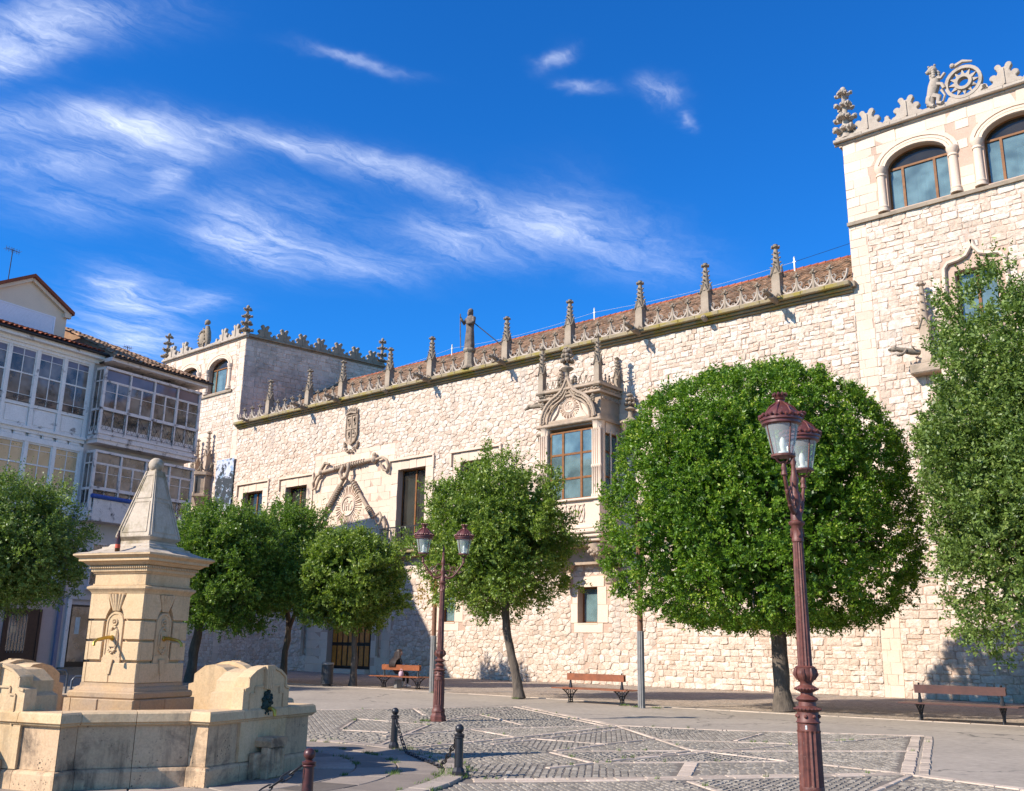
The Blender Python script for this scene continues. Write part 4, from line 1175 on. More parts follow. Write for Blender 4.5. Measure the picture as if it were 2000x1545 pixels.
# pedestals standing out at both sides
def side_pedestal(x, nm='side_pedestal'):
    mb = MB(FR)
    mb.lathe((x, 10.9, .35), [(.05, 0), (.12, .25), (.16, .3), (.2, .55), (.26, .6), (.3, .85), (.38, .9), (.42, 1.15), (.5, 1.2), (.5, 1.3), (.3, 1.35), (.12, 1.5), (.1, 1.8), (.28, 1.88), (.12, 2.0)], 10, up=1)
    for t in range(3):
        for k in range(6):
            an = 2 * PI * k / 6 + t; r = (.22, .16, .06)[t]; mb.ball((x + r * math.cos(an), 13.05 + .22 * t, .35 + r * math.sin(an)), .1, 5)
    return mb.build(nm, M['greystone'], oriel, smooth=50)
side_pedestal(OX0 - .75); side_pedestal(OX1 + .75)
mb = MB(FR)
mb.tube([(OX0 - .1, 13.45, OC - .5), (OX0 - .6, 13.5, OC - .5), (OX0 - 1.0, 13.5, OC - .5), (OX0 - 1.35, 13.4, OC - .5)], [.13, .13, .1, .05], 7); mb.ball((OX0 - 1.05, 13.52, OC - .5), .14, 7); mb.ball((OX0 - .6, 13.58, OC - .5), .13, 6)
mb.build('side_gargoyle', M['greystone'], oriel, smooth=60)

# ---- the knotted cord, arms and rayed disc over the portal
mb = MB(FR)
def rope(pts, r=.17, wraps=()):
    r *= .82
    mb.tube(pts, r, 8)
    for (t0, t1, n) in wraps:
        for k in range(n):
            t = t0 + (t1 - t0) * k / max(1, n - 1); L0 = len(pts) - 1; i = min(int(t * L0), L0 - 1); u = t * L0 - i
            p = Vector(pts[i]).lerp(Vector(pts[i + 1]), u); d = (Vector(pts[i + 1]) - Vector(pts[i])).normalized(); ax = Vector((0, 0, 1)); q = d.cross(ax).normalized()
            off = .05
            mb.tube([p + (q * math.cos(a) + ax * math.sin(a)) * r * 1.25 + d * off * math.sin(a) for a in [2 * PI * j / 9 for j in range(10)]], r * .36, 5)
c = .22
rope([(-48.3, 12.15, c), (-46.9, 12.25, c), (-45.5, 12.35, c), (-43.6, 12.45, c)], .14, [(.28, .62, 9), (.66, .86, 6)])
rope([(-48.3, 12.15, c), (-48.9, 11.95, c), (-49.25, 11.5, c), (-49.2, 11.1, c), (-48.9, 11.2, c), (-48.7, 11.7, c), (-48.35, 12.1, c)], .10)
mb.ball((-48.45, 12.15, c), .2, 8); mb.tube([(-48.5, 12.3, c), (-48.1, 12.7, c), (-47.7, 12.6, c)], [.1, .12, .07], 6)
mb.ball((-43.5, 12.42, c), .25, 8, (.8, 1, .8)); mb.lathe((-43.5, 12.6, c), [(.12, 0), (.16, .12), (.08, .25)], 8, up=1)
rope([(-43.3, 12.4, c), (-42.8, 12.5, c), (-42.4, 12.3, c), (-42.2, 11.9, c), (-42.3, 11.6, c), (-42.6, 11.7, c), (-42.95, 12.15, c)], .10)
rope([(-46.2, 12.3, c + .1), (-46.35, 11.9, c + .2), (-46.2, 11.5, c + .15), (-45.75, 11.6, c + .2), (-45.6, 12.0, c + .2), (-45.7, 12.4, c + .1)], .14)
rope([(-46.1, 11.6, c), (-47.3, 10.2, c), (-48.5, 8.8, c), (-49.3, 7.9, c)], .14, [(.12, .4, 12)])
rope([(-45.5, 11.4, c), (-44.8, 10.6, c), (-44.0, 9.7, c), (-43.3, 8.9, c)], .13, [(.05, .35, 6), (.72, .97, 7)])
rope([(-43.2, 8.8, c), (-42.95, 8.5, c + .08), (-42.6, 8.5, c + .1), (-42.45, 8.85, c + .1), (-42.65, 9.15, c + .1), (-42.95, 9.0, c + .12)], .09)
rope([(-42.5, 8.9, c), (-42.25, 8.5, c), (-42.3, 7.8, c), (-42.4, 7.2, c), (-42.4, 5.6, c), (-42.4, 1.0, c)], .11, [(.6, .75, 6)])
rope([(-49.3, 7.9, c), (-49.2, 6.5, c), (-49.2, 1.0, c)], .14, [(.3, .5, 6)])
mb.build('stone_cord', M['carved'], palace, smooth=50)
rayed_disc(-45.85, 9.85, 1.25, .02, 40, M['ashlar'], palace)
mb = MB(FR)                                                # arms with crown and fleece chain
sh = [(-46.35, 15.5), (-45.35, 15.5), (-45.33, 14.2), (-45.5, 13.85), (-45.85, 13.65), (-46.2, 13.85), (-46.37, 14.2)]
mb.prism(sh, 0.0, .14); mb.tube([(a, b, .16) for a, b in sh + sh[:1]], .055, 5)
for z in (14.65,): mb.box(-46.3, -45.4, z - .03, z + .03, .14, .19)
mb.box(-45.88, -45.82, 13.8, 15.45, .14, .192)
rg = random.Random(3)
for (x, z) in ((-46.1, 15.1), (-45.6, 15.1), (-46.1, 14.25), (-45.6, 14.25)):
    for k in range(5): mb.cbox(x + rg.uniform(-.16, .1), x + rg.uniform(.0, .2), z + rg.uniform(-.3, .05), z + rg.uniform(.1, .3), .13, .21, .02)
for k in range(5): mb.tube([(-46.25 + .2 * k, 15.55, .15), (-46.27 + .2 * k, 15.85, .2), (-46.2 + .2 * k, 15.95 + .05 * (k % 2), .15)], [.07, .09, .05], 5)
mb.tube([(-46.3, 15.6, .2), (-45.85, 15.68, .28), (-45.4, 15.6, .2)], .08, 6)
for k in range(22): mb.ball((-45.85 + .62 * math.cos(PI + PI * k / 21), 13.7 + .42 * math.sin(PI + PI * k / 21) + rg.uniform(-.12, .12), .12), .09, 5)
mb.build('coat_of_arms', M['carved'], palace)
mb = MB(FR)                                                # small carved panels between cord and balcony
for (a0, a1, b0, b1) in ((-44.9, -44.1, 6.6, 8.3), (-44.0, -43.2, 6.6, 8.3), (-45.9, -45.1, 6.6, 8.3)):
    mb.tube([(a0, b0, .05), (a1, b0, .05), (a1, b1, .05), (a0, b1, .05), (a0, b0, .05)], .05, 4)
    for k in range(7): mb.ball(((a0 + a1) / 2 + rg.uniform(-.22, .22), b0 + .25 + k * .2, .05), .09, 5, (1, 1, 1))
    mb.prism([(a0 + .15, b0 + .9), (a1 - .15, b0 + .9), ((a0 + a1) / 2, b0 + .2)], 0.02, .08)
mb.build('heraldic_panel', M['ashlar'], palace)
# balcony
mb = MB(FR); mb.cbox(-42.0, -37.9, 6.62, 6.74, 0, .95, .03); mb.cbox(-41.9, -38.0, 6.42, 6.617, 0, .7, .05)
for x in (-41.3, -38.6): mb.prism([(x - .12, 6.42), (x + .12, 6.42), (x + .12, 5.9), (x - .12, 5.9)], 0, .35)
bal = mb.build('balcony', M['cornice'], palace)
mb = MB(FR)
for (z, w) in ((6.85, .04), (8.05, .07)):
    mb.box(-42.0, -37.9, z, z + w, .88, .92); mb.box(-42.0, -41.96, z, z + w, 0, .88); mb.box(-37.94, -37.9, z, z + w, 0, .88)
mb.build('balcony_rail', M['iron'], bal)
bm_ = MB(FR).tube([(0, 6.74, .9), (0, 7.3, .9), (0, 7.32, .9), (0, 7.4, .9), (0, 7.42, .9), (0, 8.05, .9)], [.02, .02, .034, .034, .02, .02], 5).mesh('baluster', M['iron'])
for k in range(28): put('baluster', bm_, (-41.9 + k * .147, 0, 0), parent=bal)
bm2 = MB(Frame((0, D, 0), (1, 0, 0), (0, -1, 0))).tube([(0, 6.74, .0), (0, 8.05, .0)], .02, 5).mesh('side_baluster', M['iron'])
for x in (-41.98, -37.92):
    for k in range(1, 6): put('baluster', bm2, (x, -k * .15, 0), parent=bal)

# ---- portal: planked and studded doors
mb = MB(FR); mb.box(DOOR[0], DOOR[1], DOOR[2] - .25, DOOR[2], -.4, .35); mb.box(DOOR[0], DOOR[1], DOOR[3], DOOR[3] + .5, -.4, 0.02); mb.build('door_step', M['ashlar'], palace)
M['door_wood'] = simple('honey_oak_door', (0.50, 0.17, 0.02), .55, var=.35, scale=3)
M['door_dark'] = simple('dark_oak_rail', (0.035, 0.02, 0.012), .6, var=.3)
mb = MB(FR); mb.box(DOOR[0], DOOR[1], DOOR[2], DOOR[3], -.45, -.40)
dr = mb.build('door', M['door_dark'], palace)
n = 8; w = (DOOR[1] - DOOR[0]) / n
for k in range(n):
    for (z0, z1) in ((.42, 1.55), (1.75, 2.85), (3.05, 4.2)):
        MB(FR).box(DOOR[0] + k * w + .07, DOOR[0] + (k + 1) * w - .07, z0, z1, -.40, -.36).build('door_panel', M['door_wood'], dr)
mb = MB(FR)
for k in range(n + 1):
    for j in range(30): mb.ball((DOOR[0] + min(max(k * w, .05), n * w - .05), .35 + j * .15, -.38), .03, 4)
for z in (.33, 1.65, 2.95):
    for j in range(46): mb.ball((DOOR[0] + .05 + j * .083, z, -.385), .028, 4)
mb.build('stud', M['door_dark'], dr, kind='stuff')
MB(FR).box((DOOR[0] + DOOR[1]) / 2 - .02, (DOOR[0] + DOOR[1]) / 2 + .02, .3, 4.9, -.4, -.37).build('door_seam', M['iron'], dr)

# ---- printed banner on the left tower, small tower bay, right tower canopy
t = NT('battle_scene_print')
n1 = t.noise(1.7, 5, .62, dist=.6); zz = t.sep()[2]
blob = t.math('ADD', n1, t.rng(zz, 11.2, 14.0, .22, -.04))
col = t.mix(t.rng(blob, .50, .55), (.42, .44, .52), (.012, .018, .025)); col = t.mix(t.rng(t.noise(3.1, 4), .58, .64), col, (.20, .28, .38)); col = t.mix(t.rng(zz, 11.1, 10.7), col, (.45, .46, .5))
t.set('Base Color', col); t.set('Roughness', .7); M['banner'] = t.m
mb = MB(FR)
N = 8
vb = []
for j in range(N + 1):
    for i in range(5):
        a = -60.5 + 2.15 * i / 4; b = 14.25 - 3.7 * j / N; vb.append((a, b, .14 + .03 * math.sin(i * 1.9 + j * .8)))
fb = [(j * 5 + i, j * 5 + i + 1, (j + 1) * 5 + i + 1, (j + 1) * 5 + i) for j in range(N) for i in range(4)]
mb.add(vb, fb); mb.add([(a, b, c - .02) for a, b, c in vb], fb)
bn = mb.build('banner', M['banner'], None, smooth=60); tag(bn, 'tall printed banner with dark figures on a pale sky, hung on the left tower', 'banner')
mb = MB(FR)
mb.lathe((-62.1, 10.2, .15), [(.15, 0), (.35, .5), (.6, .9), (.95, 1.45), (1.05, 1.5), (1.05, 1.65), (.9, 1.7), (.9, 3.0), (1.08, 3.05), (1.08, 3.25), (.9, 3.3)], 8, up=1, rot=PI / 8)
for k in range(8):
    an = PI / 8 + PI / 4 * k; mb.lathe((-62.1 + .92 * math.cos(an), 11.9, .15 + .92 * math.sin(an)), [(.09, 0), (.06, .15), (.06, 1.2), (.1, 1.3)], 6, up=1)
mb.build('tower_bay', M['carved'], palace, smooth=30)
mb = MB(FR)
for k in range(8):
    an = PI / 4 * k; x, c_ = -62.1 + .95 * math.cos(an), .15 + .95 * math.sin(an)
    mb.box(x - .16, x + .16, 12.25, 12.9, c_ - .16, c_ + .16) if False else None
    mb.lathe((x, 13.45, c_), [(.06, 0), (.05, .5), (.1, .55), (.02, .75)], 5, up=1)
    x2, c2 = -62.1 + .95 * math.cos(an + PI / 4), .15 + .95 * math.sin(an + PI / 4)
    mb.tube([(x, 14.0, c_), ((x * .8 + x2 * .2), 13.65, (c_ * .8 + c2 * .2)), ((x + x2) / 2, 13.52, (c_ + c2) / 2), ((x * .2 + x2 * .8), 13.65, (c_ * .2 + c2 * .8)), (x2, 14.0, c2)], .05, 5)
mb.build('tower_bay_cresting', M['greystone'], palace, smooth=50)
tpm = pinnacle_mesh(3.2, 'bay_pinnacle', 'carved', .2)
for x, z in ((-62.9, 12.9), (-61.5, 13.3)): put('bay_pinnacle', tpm, (x, D - .35, z))
mb = MB(FR); mb.box(-62.6, -61.6, 12.0, 13.1, .86, 1.0); mb.build('tower_bay_light', M['glass_dark'], palace)
tp = pinnacle_mesh(3.4, 'canopy_pinnacle', 'carved', .2); put('canopy_pinnacle', tp, (-11.15, D - .35, 12.6))
put('gargoyle', gargoyle_mesh(mat='greystone'), (-11.5, D - .4, 13.1), R(-55), (.9, .9, .9))
MB(FR).cbox(-11.8, -7.0, 12.2, 12.6, 0, .6, .05).build('lower_entablature', M['carved'], palace)
mb = MB(FR); mb.box(-10.6, -7.4, 7.0, 12.2, 0, .7); mb.cbox(-10.8, -7.2, 6.7, 7.0, 0, .9, .05); mb.build('lower_bay', M['ashlar'], palace)

# ------------------------------------------------------------------ statue on the parapet
st = thing('statue', 'dark stone statue of a robed bearded figure holding a staff on the roof parapet', 'statue', (-35.85, D - .25, 16.72))
M['statue'] = stone('dark_statue_stone', (.22, .17, .14), (.13, .10, .08), (.05, .045, .04), scale=3, bump=.6, bd=.02, tint=0, dthr=(.5, .7), fine=30)
mb = MB(); mb.lathe((0, 0, 0), [(.42, 0), (.42, .1), (.33, .2), (.3, .3), (.28, .95), (.34, 1.0), (.38, 1.1), (.36, 1.2)], 8, rot=PI / 8)
mb.build('pedestal', M['greystone'], st, inv=None, smooth=30)
mb = MB()
prof = [(0, .30, .26), (.25, .31, .25), (.8, .27, .22), (1.2, .24, .19), (1.45, .27, .2), (1.75, .30, .2), (1.95, .22, .16), (2.02, .1, .1), (2.1, .085, .09)]
n = 22; v = []
for (z, rx, ry) in prof:
    for k in range(n):
        an = 2 * PI * k / n; fo = 1 + (.09 * math.sin(an * 7 + z) * max(0, 1 - z / 1.7))
        v.append((rx * fo * math.cos(an), ry * fo * math.sin(an), 1.2 + z))
f = [(i * n + k, i * n + (k + 1) % n, (i + 1) * n + (k + 1) % n, (i + 1) * n + k) for i in range(len(prof) - 1) for k in range(n)]
mb.add(v, f + [tuple(range(n - 1, -1, -1))])
mb.ball((0, -.03, 3.42), .155, 12, (.85, .95, 1.15)); mb.ball((0, -.16, 3.28), .1, 8, (.8, .7, 1.5)); mb.ball((0, -.185, 3.42), .03, 6)
mb.ball((0, .02, 3.47), .165, 10, (.95, .95, 1.0)); mb.ball((0, .07, 3.33), .13, 8, (1.1, .8, 1.3))
for s_ in (-1, 1): mb.ball((s_ * .055, -.165, 3.45), .02, 5)
mb.tube([(-.26, 0, 3.02), (-.38, -.12, 2.75), (-.40, -.3, 2.95), (-.42, -.34, 3.05)], [.12, .11, .08, .05], 8)
mb.tube([(.26, 0, 3.02), (.36, -.12, 2.68), (.12, -.3, 2.62), (.02, -.32, 2.66)], [.13, .12, .09, .05], 8)
for k in range(4): mb.tube([(-.42 + .01, -.30 - .012 * k, 3.02 + .03 * k), (-.47, -.36, 3.03 + .03 * k), (-.42, -.40, 3.03 + .03 * k)], .018, 4)
mb.tube([(-.40, -.28, 3.0), (-.38, -.38, 3.1)], .02, 4)
mb.build('figure', M['statue'], st, inv=None, smooth=60)
MB().tube([(-.36, -.34, 1.2), (-.42, -.36, 2.3), (-.45, -.36, 3.3)], .03, 6).build('staff', M['statue'], st, inv=None)
MB().tube([(.2, .1, 2.75), (2.6, .2, .75)], .03, 6).build('brace', M['iron'], st, inv=None)
# ------------------------------------------------------------------ gallery houses on the left
FL = Frame((-47.72, 23.2, 0), (-0.14, 0.99, 0), (0.99, 0.14, 0))   # a = along the street towards the palace, b = height, c = out to the square
M['white_wood'] = stone('peeling_white_wood', (.90, .86, .82), (.81, .77, .73), (.22, .19, .18), scale=2.2, bump=.4, bd=.01, tint=.15, dthr=(.60, .70), fine=18)
M['mauve_wood'] = stone('worn_mauve_white_wood', (.82, .74, .70), (.71, .63, .59), (.13, .11, .11), scale=2.6, bump=.5, bd=.01, tint=.15, dthr=(.54, .66), fine=18)
M['cream_render'] = stone('cream_render', (.78, .62, .46), (.72, .57, .42), None, scale=.7, bump=.15, tint=0, fine=60)
M['pink_render'] = stone('pinkish_render', (.58, .44, .39), (.50, .37, .32), (.24, .18, .16), scale=.8, bump=.2, tint=0, fine=50, dthr=(.6, .75))
M['grey_render'] = stone('pale_grey_render', (.62, .58, .56), (.54, .50, .48), (.22, .20, .19), scale=.8, bump=.2, tint=0, fine=50, dthr=(.6, .75))
M['slate_pipe'] = simple('blue_grey_pipe', (.17, .18, .27), .5, var=.1)
M['shutter'] = simple('white_roller_shutter', (.78, .76, .80), .5, var=.05)
M['blind'] = simple('tan_roller_blind', (.60, .42, .24), .8, var=.25, scale=2.5)
M['glass_gallery'] = glass('reflection_tinted_gallery_glass', (.34, .28, .24), var=.75, scale=1.3, coat=.35, spec=.6, clear=.30)  # patchy tan base colour stands in for bright reflections in the panes
M['glass_mauve'] = glass('mauve_top_glass', (.20, .155, .17), var=.3, coat=.2, spec=.4)
M['brown_door'] = simple('brown_painted_door', (.055, .025, .018), .5, var=.2)
M['blue_cloth'] = simple('blue_canvas_roll', (.03, .08, .30), .8, var=.2)

hA = thing('gallery_house', 'tall house with white timber glazed galleries, red tiled eaves and a cream attic gable', 'house', (-46.0, 11.0, 0))
hB = thing('gallery_house', 'narrow house with two projecting peeling timber galleries beside the palace', 'house', (-48.0, 26.0, 0))
W0 = -.9
# masses (walls behind the galleries, deep blocks that shade the square)
mb = MB(FL); mb.box(-27, W0 - .01, 0, 15.7, -22, -.9); mb.box(-27, W0 - .01, 0, 3.6, -.9, 0); mb.build('wall', M['pink_render'], hA)
mb = MB(FL); mb.box(-27, W0 - .3, 3.6, 5.9, -.9, 0); mb.build('upper_wall', M['grey_render'], hA)
mb = MB(FL); mb.box(W0, 5.35, 0, 15.55, -22, 0); mb.build('wall', M['grey_render'], hB)
# roofs
def roof_block(parent, a0, a1, c0, zc0, cr, zr, mat, back=-22, name='roof'):
    mb = MB(FL)
    mb.add([(a0, zc0, c0), (a0, zr, cr), (a0, zc0, back), (a1, zc0, c0), (a1, zr, cr), (a1, zc0, back)], [(0, 1, 2), (5, 4, 3), (0, 3, 4, 1), (1, 4, 5, 2), (2, 5, 3, 0)])
    return mb.build(name, mat, parent)
ra = roof_block(hA, -27, W0 + .3, .55, 15.98, -6, 18.3, M['tile_red'], back=-12)
HIP = 1.0                                        # the far end of the roof is hipped
mb = MB(FL)
mb.add([(W0 + .3, 15.78, 1.25), (5.55, 15.78, 1.25), (5.55, 15.78, -10.25), (W0 + .3, 15.78, -10.25), (W0 + .3, 18.4, -4.5), (-.2, 18.4, -4.5)],
       [(0, 1, 5), (1, 2, 5), (2, 3, 5), (3, 0, 5), (3, 2, 1, 0)])
rb = mb.build('roof', M['tile'], hB)
def roof_tiles(parent, roofo, a0, a1, c0, z0, cr, zr, depth, mat, n, mess, w=.26, hip=False):
    g0, g1 = FL((0, z0, c0)), FL((0, zr, cr)); up = (g1 - g0).normalized(); down = -up; across = FL.a
    nrm = across.cross(up).normalized(); nrm = nrm if nrm.z > 0 else -nrm
    o = FL((a0, z0, c0)) + up * depth
    t = tile_field(o, across, down, nrm, a1 - a0, depth + .12, w=w, lt=.40, mess=mess)
    if hip:
        kept = []
        for p in t:
            q = p[0][0] - FL.o; al, ou = q.dot(FL.a), q.dot(FL.n)
            if al < a1 + .1 - (c0 - ou) * HIP: kept.append(p)
        t = kept
    emit(t, 'roof_tile', roofo, mat, n, 'roof_tiling', smooth=True)
roof_tiles(hA, ra, -12, W0 + .3, .55, 16.0, -6, 18.32, 2.6, M['tile_red'], 110, .01)
roof_tiles(hB, rb, W0 + .35, 5.55, 1.25, 15.8, -4.5, 18.42, 6.1, M['tile'], 180, .045, hip=True)
# gutters and soffits
mb = MB(FL)
mb.tube([(-27, 15.88, .62), (W0 + .45, 15.88, .62)], .085, 8); mb.build('gutter', M['iron'], hA, smooth=50)
mb = MB(FL); mb.tube([(W0 + .2, 15.72, 1.34), (5.7, 15.72, 1.34)], .08, 8); mb.tube([(W0 + .3, 15.85, .75), (W0 + .3, 15.6, .9), (W0 + .2, 15.5, .2)], .06, 6); mb.build('gutter', M['iron'], hB, smooth=50)
mb = MB(FL); mb.box(-27, W0 + .25, 15.64, 15.84, -.5, .5); mb.box(-27, W0 + .2, 15.45, 15.637, -.5, .2); mb.build('eaves_board', M['white_wood'], hA)
mb = MB(FL); mb.box(W0 + .2, 5.5, 15.5, 15.7, -.5, 1.2); mb.build('eaves_board', M['mauve_wood'], hB)
# attic gable of house A
mb = MB(FL)
G = (-6.1, -1.75, -1.6)                # a0, a1, plane c
zb, ze, zr_ = 16.2, 18.15, 19.35
ga = (G[0] + G[1]) / 2
mb.prism([(G[0], zb), (G[1], zb), (G[1], ze), (ga, zr_), (G[0], ze)], -9, G[2])
att = mb.build('attic', M['cream_render'], hA)
mb = MB(FL)
for s_ in (-1, 1):
    e = ga + s_ * ((G[1] - G[0]) / 2 + .22)
    P = [(ga, zr_ + .28), (ga, zr_ + .1), (e, ze - .06), (e, ze + .12)]
    mb.prism(P if s_ > 0 else P[::-1], -9.2, G[2] + .32)
mb.build('attic_roof', M['tile_red'], att)
mb = MB(FL)
for s_ in (-1, 1):
    e = ga + s_ * ((G[1] - G[0]) / 2 + .02)
    mb.bar((ga, zr_ - .0, G[2] + .1), (e, ze - .05, G[2] + .1), .16, .16)
    mb.box(e - .25 if s_ > 0 else e - .1, e + .1 if s_ > 0 else e + .25, ze - .25, ze + .0, G[2], G[2] + .2)
mb.build('barge_moulding', M['cream_render'], att)
mb = MB(FL); k = 0; z = 16.4
while z < 17.72: mb.box(G[0] + .35, G[1] - .72, z, z + .058, G[2] - .01, G[2] + .035 + .0); z += .065
sh_ = mb.build('roller_shutter', M['shutter'], att, kind='stuff')
mb = MB(FL); mb.box(G[1] - .72, G[1] - .64, 16.3, 17.8, G[2], G[2] + .06); mb.box(G[0] + .3, G[1] - .64, 17.74, 17.8, G[2], G[2] + .058); mb.build('shutter_frame', M['shutter'], att)
mb = MB(FL); p0 = (-3.6, 19.4, -2.5)

def gbox(name, mat, parent, *b, kind=None): return MB(FL).box(*b).build(name, mat, parent, kind=kind)
def scroll(mb, a, z, c, w, h):
    pts = [(a + w * .5 * math.cos(t) * (1 - t / 9), z + h * .5 * math.sin(t) * (1 - t / 9), c) for t in [i * .7 for i in range(11)]]
    mb.tube(pts, .012, 3, cap=False)
# upper gallery of house A: modules of 1.45 m
gal = thing  # (kept short)
def galA(z0, z1, nmod, a_end, blind=False, c=0.0, name='gallery'):
    g = MB(FL)
    H = z1 - z0
    a0 = a_end - nmod * 1.452
    posts = [a_end - k * 1.452 for k in range(nmod + 1)]
    for p in posts: g.box(p - .09, p + .09, z0, z1, c - .12, c + .08)
    g.box(a0, a_end + .09, z1, z1 + .16, c - .12, c + .10)
    if not blind:
        g.box(a0, a_end + .09, z0 + .95, z0 + 1.06, c - .1, c + .06); g.box(a0, a_end + .12, z0 - .12, z0, c - .15, c + .16)
    else:
        g.box(a0, a_end + .09, z1 + .2, z1 + .24, c - .12, c + .09)
    go = g.build(name, M['white_wood'], hA)
    gbox('gallery_floor', M['white_wood'], go, a0, a_end, z0 - .3, z0 - .12, -.9, c + .05)
    for k in range(nmod):
        l, r = posts[k + 1] + .09, posts[k] - .09; m = (l + r) / 2
        wz0, wz1 = (z0 + 1.06, z1) if not blind else (z0 + .6, z1)
        w = MB(FL); fw = .05
        w.box(l, l + fw, wz0, wz1, c - .05, c + .03); w.box(r - fw, r, wz0, wz1, c - .05, c + .03); w.box(l + fw, r - fw, wz1 - fw * 1.6, wz1, c - .05, c + .03); w.box(l + fw, r - fw, wz0, wz0 + fw, c - .05, c + .03)
        zs = [wz0 + fw, wz0 + (wz1 - wz0) * .16, wz0 + (wz1 - wz0) * .54, wz0 + (wz1 - wz0) * .855, wz1 - fw * 1.6]
        w.box(l + fw, r - fw, zs[2] - .035, zs[2] + .035, c - .05, c + .035)
        for z in (zs[1], zs[3]): w.box(l + fw, r - fw, z - .012, z + .012, c - .03, c + .01)
        w.box(m - .018, m + .018, wz0 + fw, wz1 - fw, c - .035, c + .015)
        wo = w.build('sash_window', M['white_wood'], hA)
        for (x0, x1) in ((l + fw, m - .018), (m + .018, r - fw)):
            for j in range(4):
                mat = M['glass_mauve'] if j == 3 and not blind else (M['glass_gallery'] if not blind else M['blind_glass'])
                MB(FL).box(x0, x1, zs[j] + (.012 if j else 0), zs[j + 1] - .012, c - .02, c - .012).build('pane', mat, wo)
        if not blind:
            p = MB(FL); p.box(l + .02, r - .02, z0 + .04, z0 + .93, c - .06, c + .0); p.cbox(l + .1, r - .1, z0 + .12, z0 + .84, c, c + .03, .02)
            p.build('panel', M['white_wood'], go)
            ir = MB(FL)                                   # iron guard in front of the window foot
            for z in (z0 + 1.12, z0 + 1.42): ir.box(l + .02, r - .02, z, z + .02, c + .07, c + .09)
            for s_ in (-1, 1): ir.bar((l + .03, z0 + 1.13, c + .08), (m, z0 + 1.43, c + .08), .015) if s_ < 0 else ir.bar((m, z0 + 1.13, c + .08), (r - .03, z0 + 1.43, c + .08), .015)
            for x in (m - .22, m - .08, m + .08, m + .22): scroll(ir, x, z0 + 1.28, c + .08, .13, .26)
            ir.build('iron_guard', M['iron'], go)
            gbox('curtain', M['curtain'], go, l, m - .1 + .3 * (k % 2), z0 + 1.1, z0 + 2.3 + .5 * ((k * 7) % 3) / 3, c - .3, c - .28) if k % 3 != 1 else None
        else:
            for (x0, x1) in ((l, m - .05), (m + .05, r)):
                q = MB(FL); q.box(x0, x1, z1 + .2, z1 + .62, c - .05, c + .0); q.cbox(x0 + .06, x1 - .06, z1 + .27, z1 + .55, c, c + .025, .015); q.build('panel', M['white_wood'], go)
            gbox('roller_blind', M['blind'], go, l, r, z0 + .6, z1 - .05, c - .14, c - .13)
    return go
t = NT('blinds_behind_glass')
vz = t.voro(9.0, vec=t.mapping((1, 1, 1))); gm_ = t.math('MULTIPLY', t.rng(vz, .18, .24, 1, 0), t.rng(t.noise(.8, 3), .50, .56))
cc = t.mix(t.rng(t.noise(2.0, 3), .3, .7), (.62, .44, .25), (.50, .34, .18)); cc = t.mix(gm_, cc, (.03, .10, .03))
t.set('Base Color', cc); t.set('Roughness', .25); t.set('Coat Weight', .6); t.set('Coat Roughness', .05); M['blind_glass'] = t.m
gA1 = galA(11.5, 15.3, 7, W0 - .12)
gA2 = galA(7.9, 10.78, 7, W0 - .12, blind=True)
mb = MB(FL); mb.box(-11.1, W0 - .02, 10.94, 10.98, -.1, .1); mb.box(-11.1, W0 - .02, 11.2 + .0, 11.38, -.1, .06); mb.box(-11.1, W0 - .02, 10.7, 11.45, -.2, -.11); mb.build('string_board', M['white_wood'], hA)
MB(FL).box(-11.1, W0 - .02, 7.55, 8.49, -.1, .0).build('lower_apron', M['white_wood'], hA)
MB(FL).box(-27, W0 - .02, 5.9, 7.55, -.9, -.02).build('middle_wall', M['grey_render'], hA)
gbox('side_wall', M['white_wood'], hA, W0 - .06, W0 - .01, 7.6, 15.6, -.9, -.13)
gbox('flank_wall', M['pink_render'], hA, -27, -11.1, 3.6, 15.6, -.9, 0)

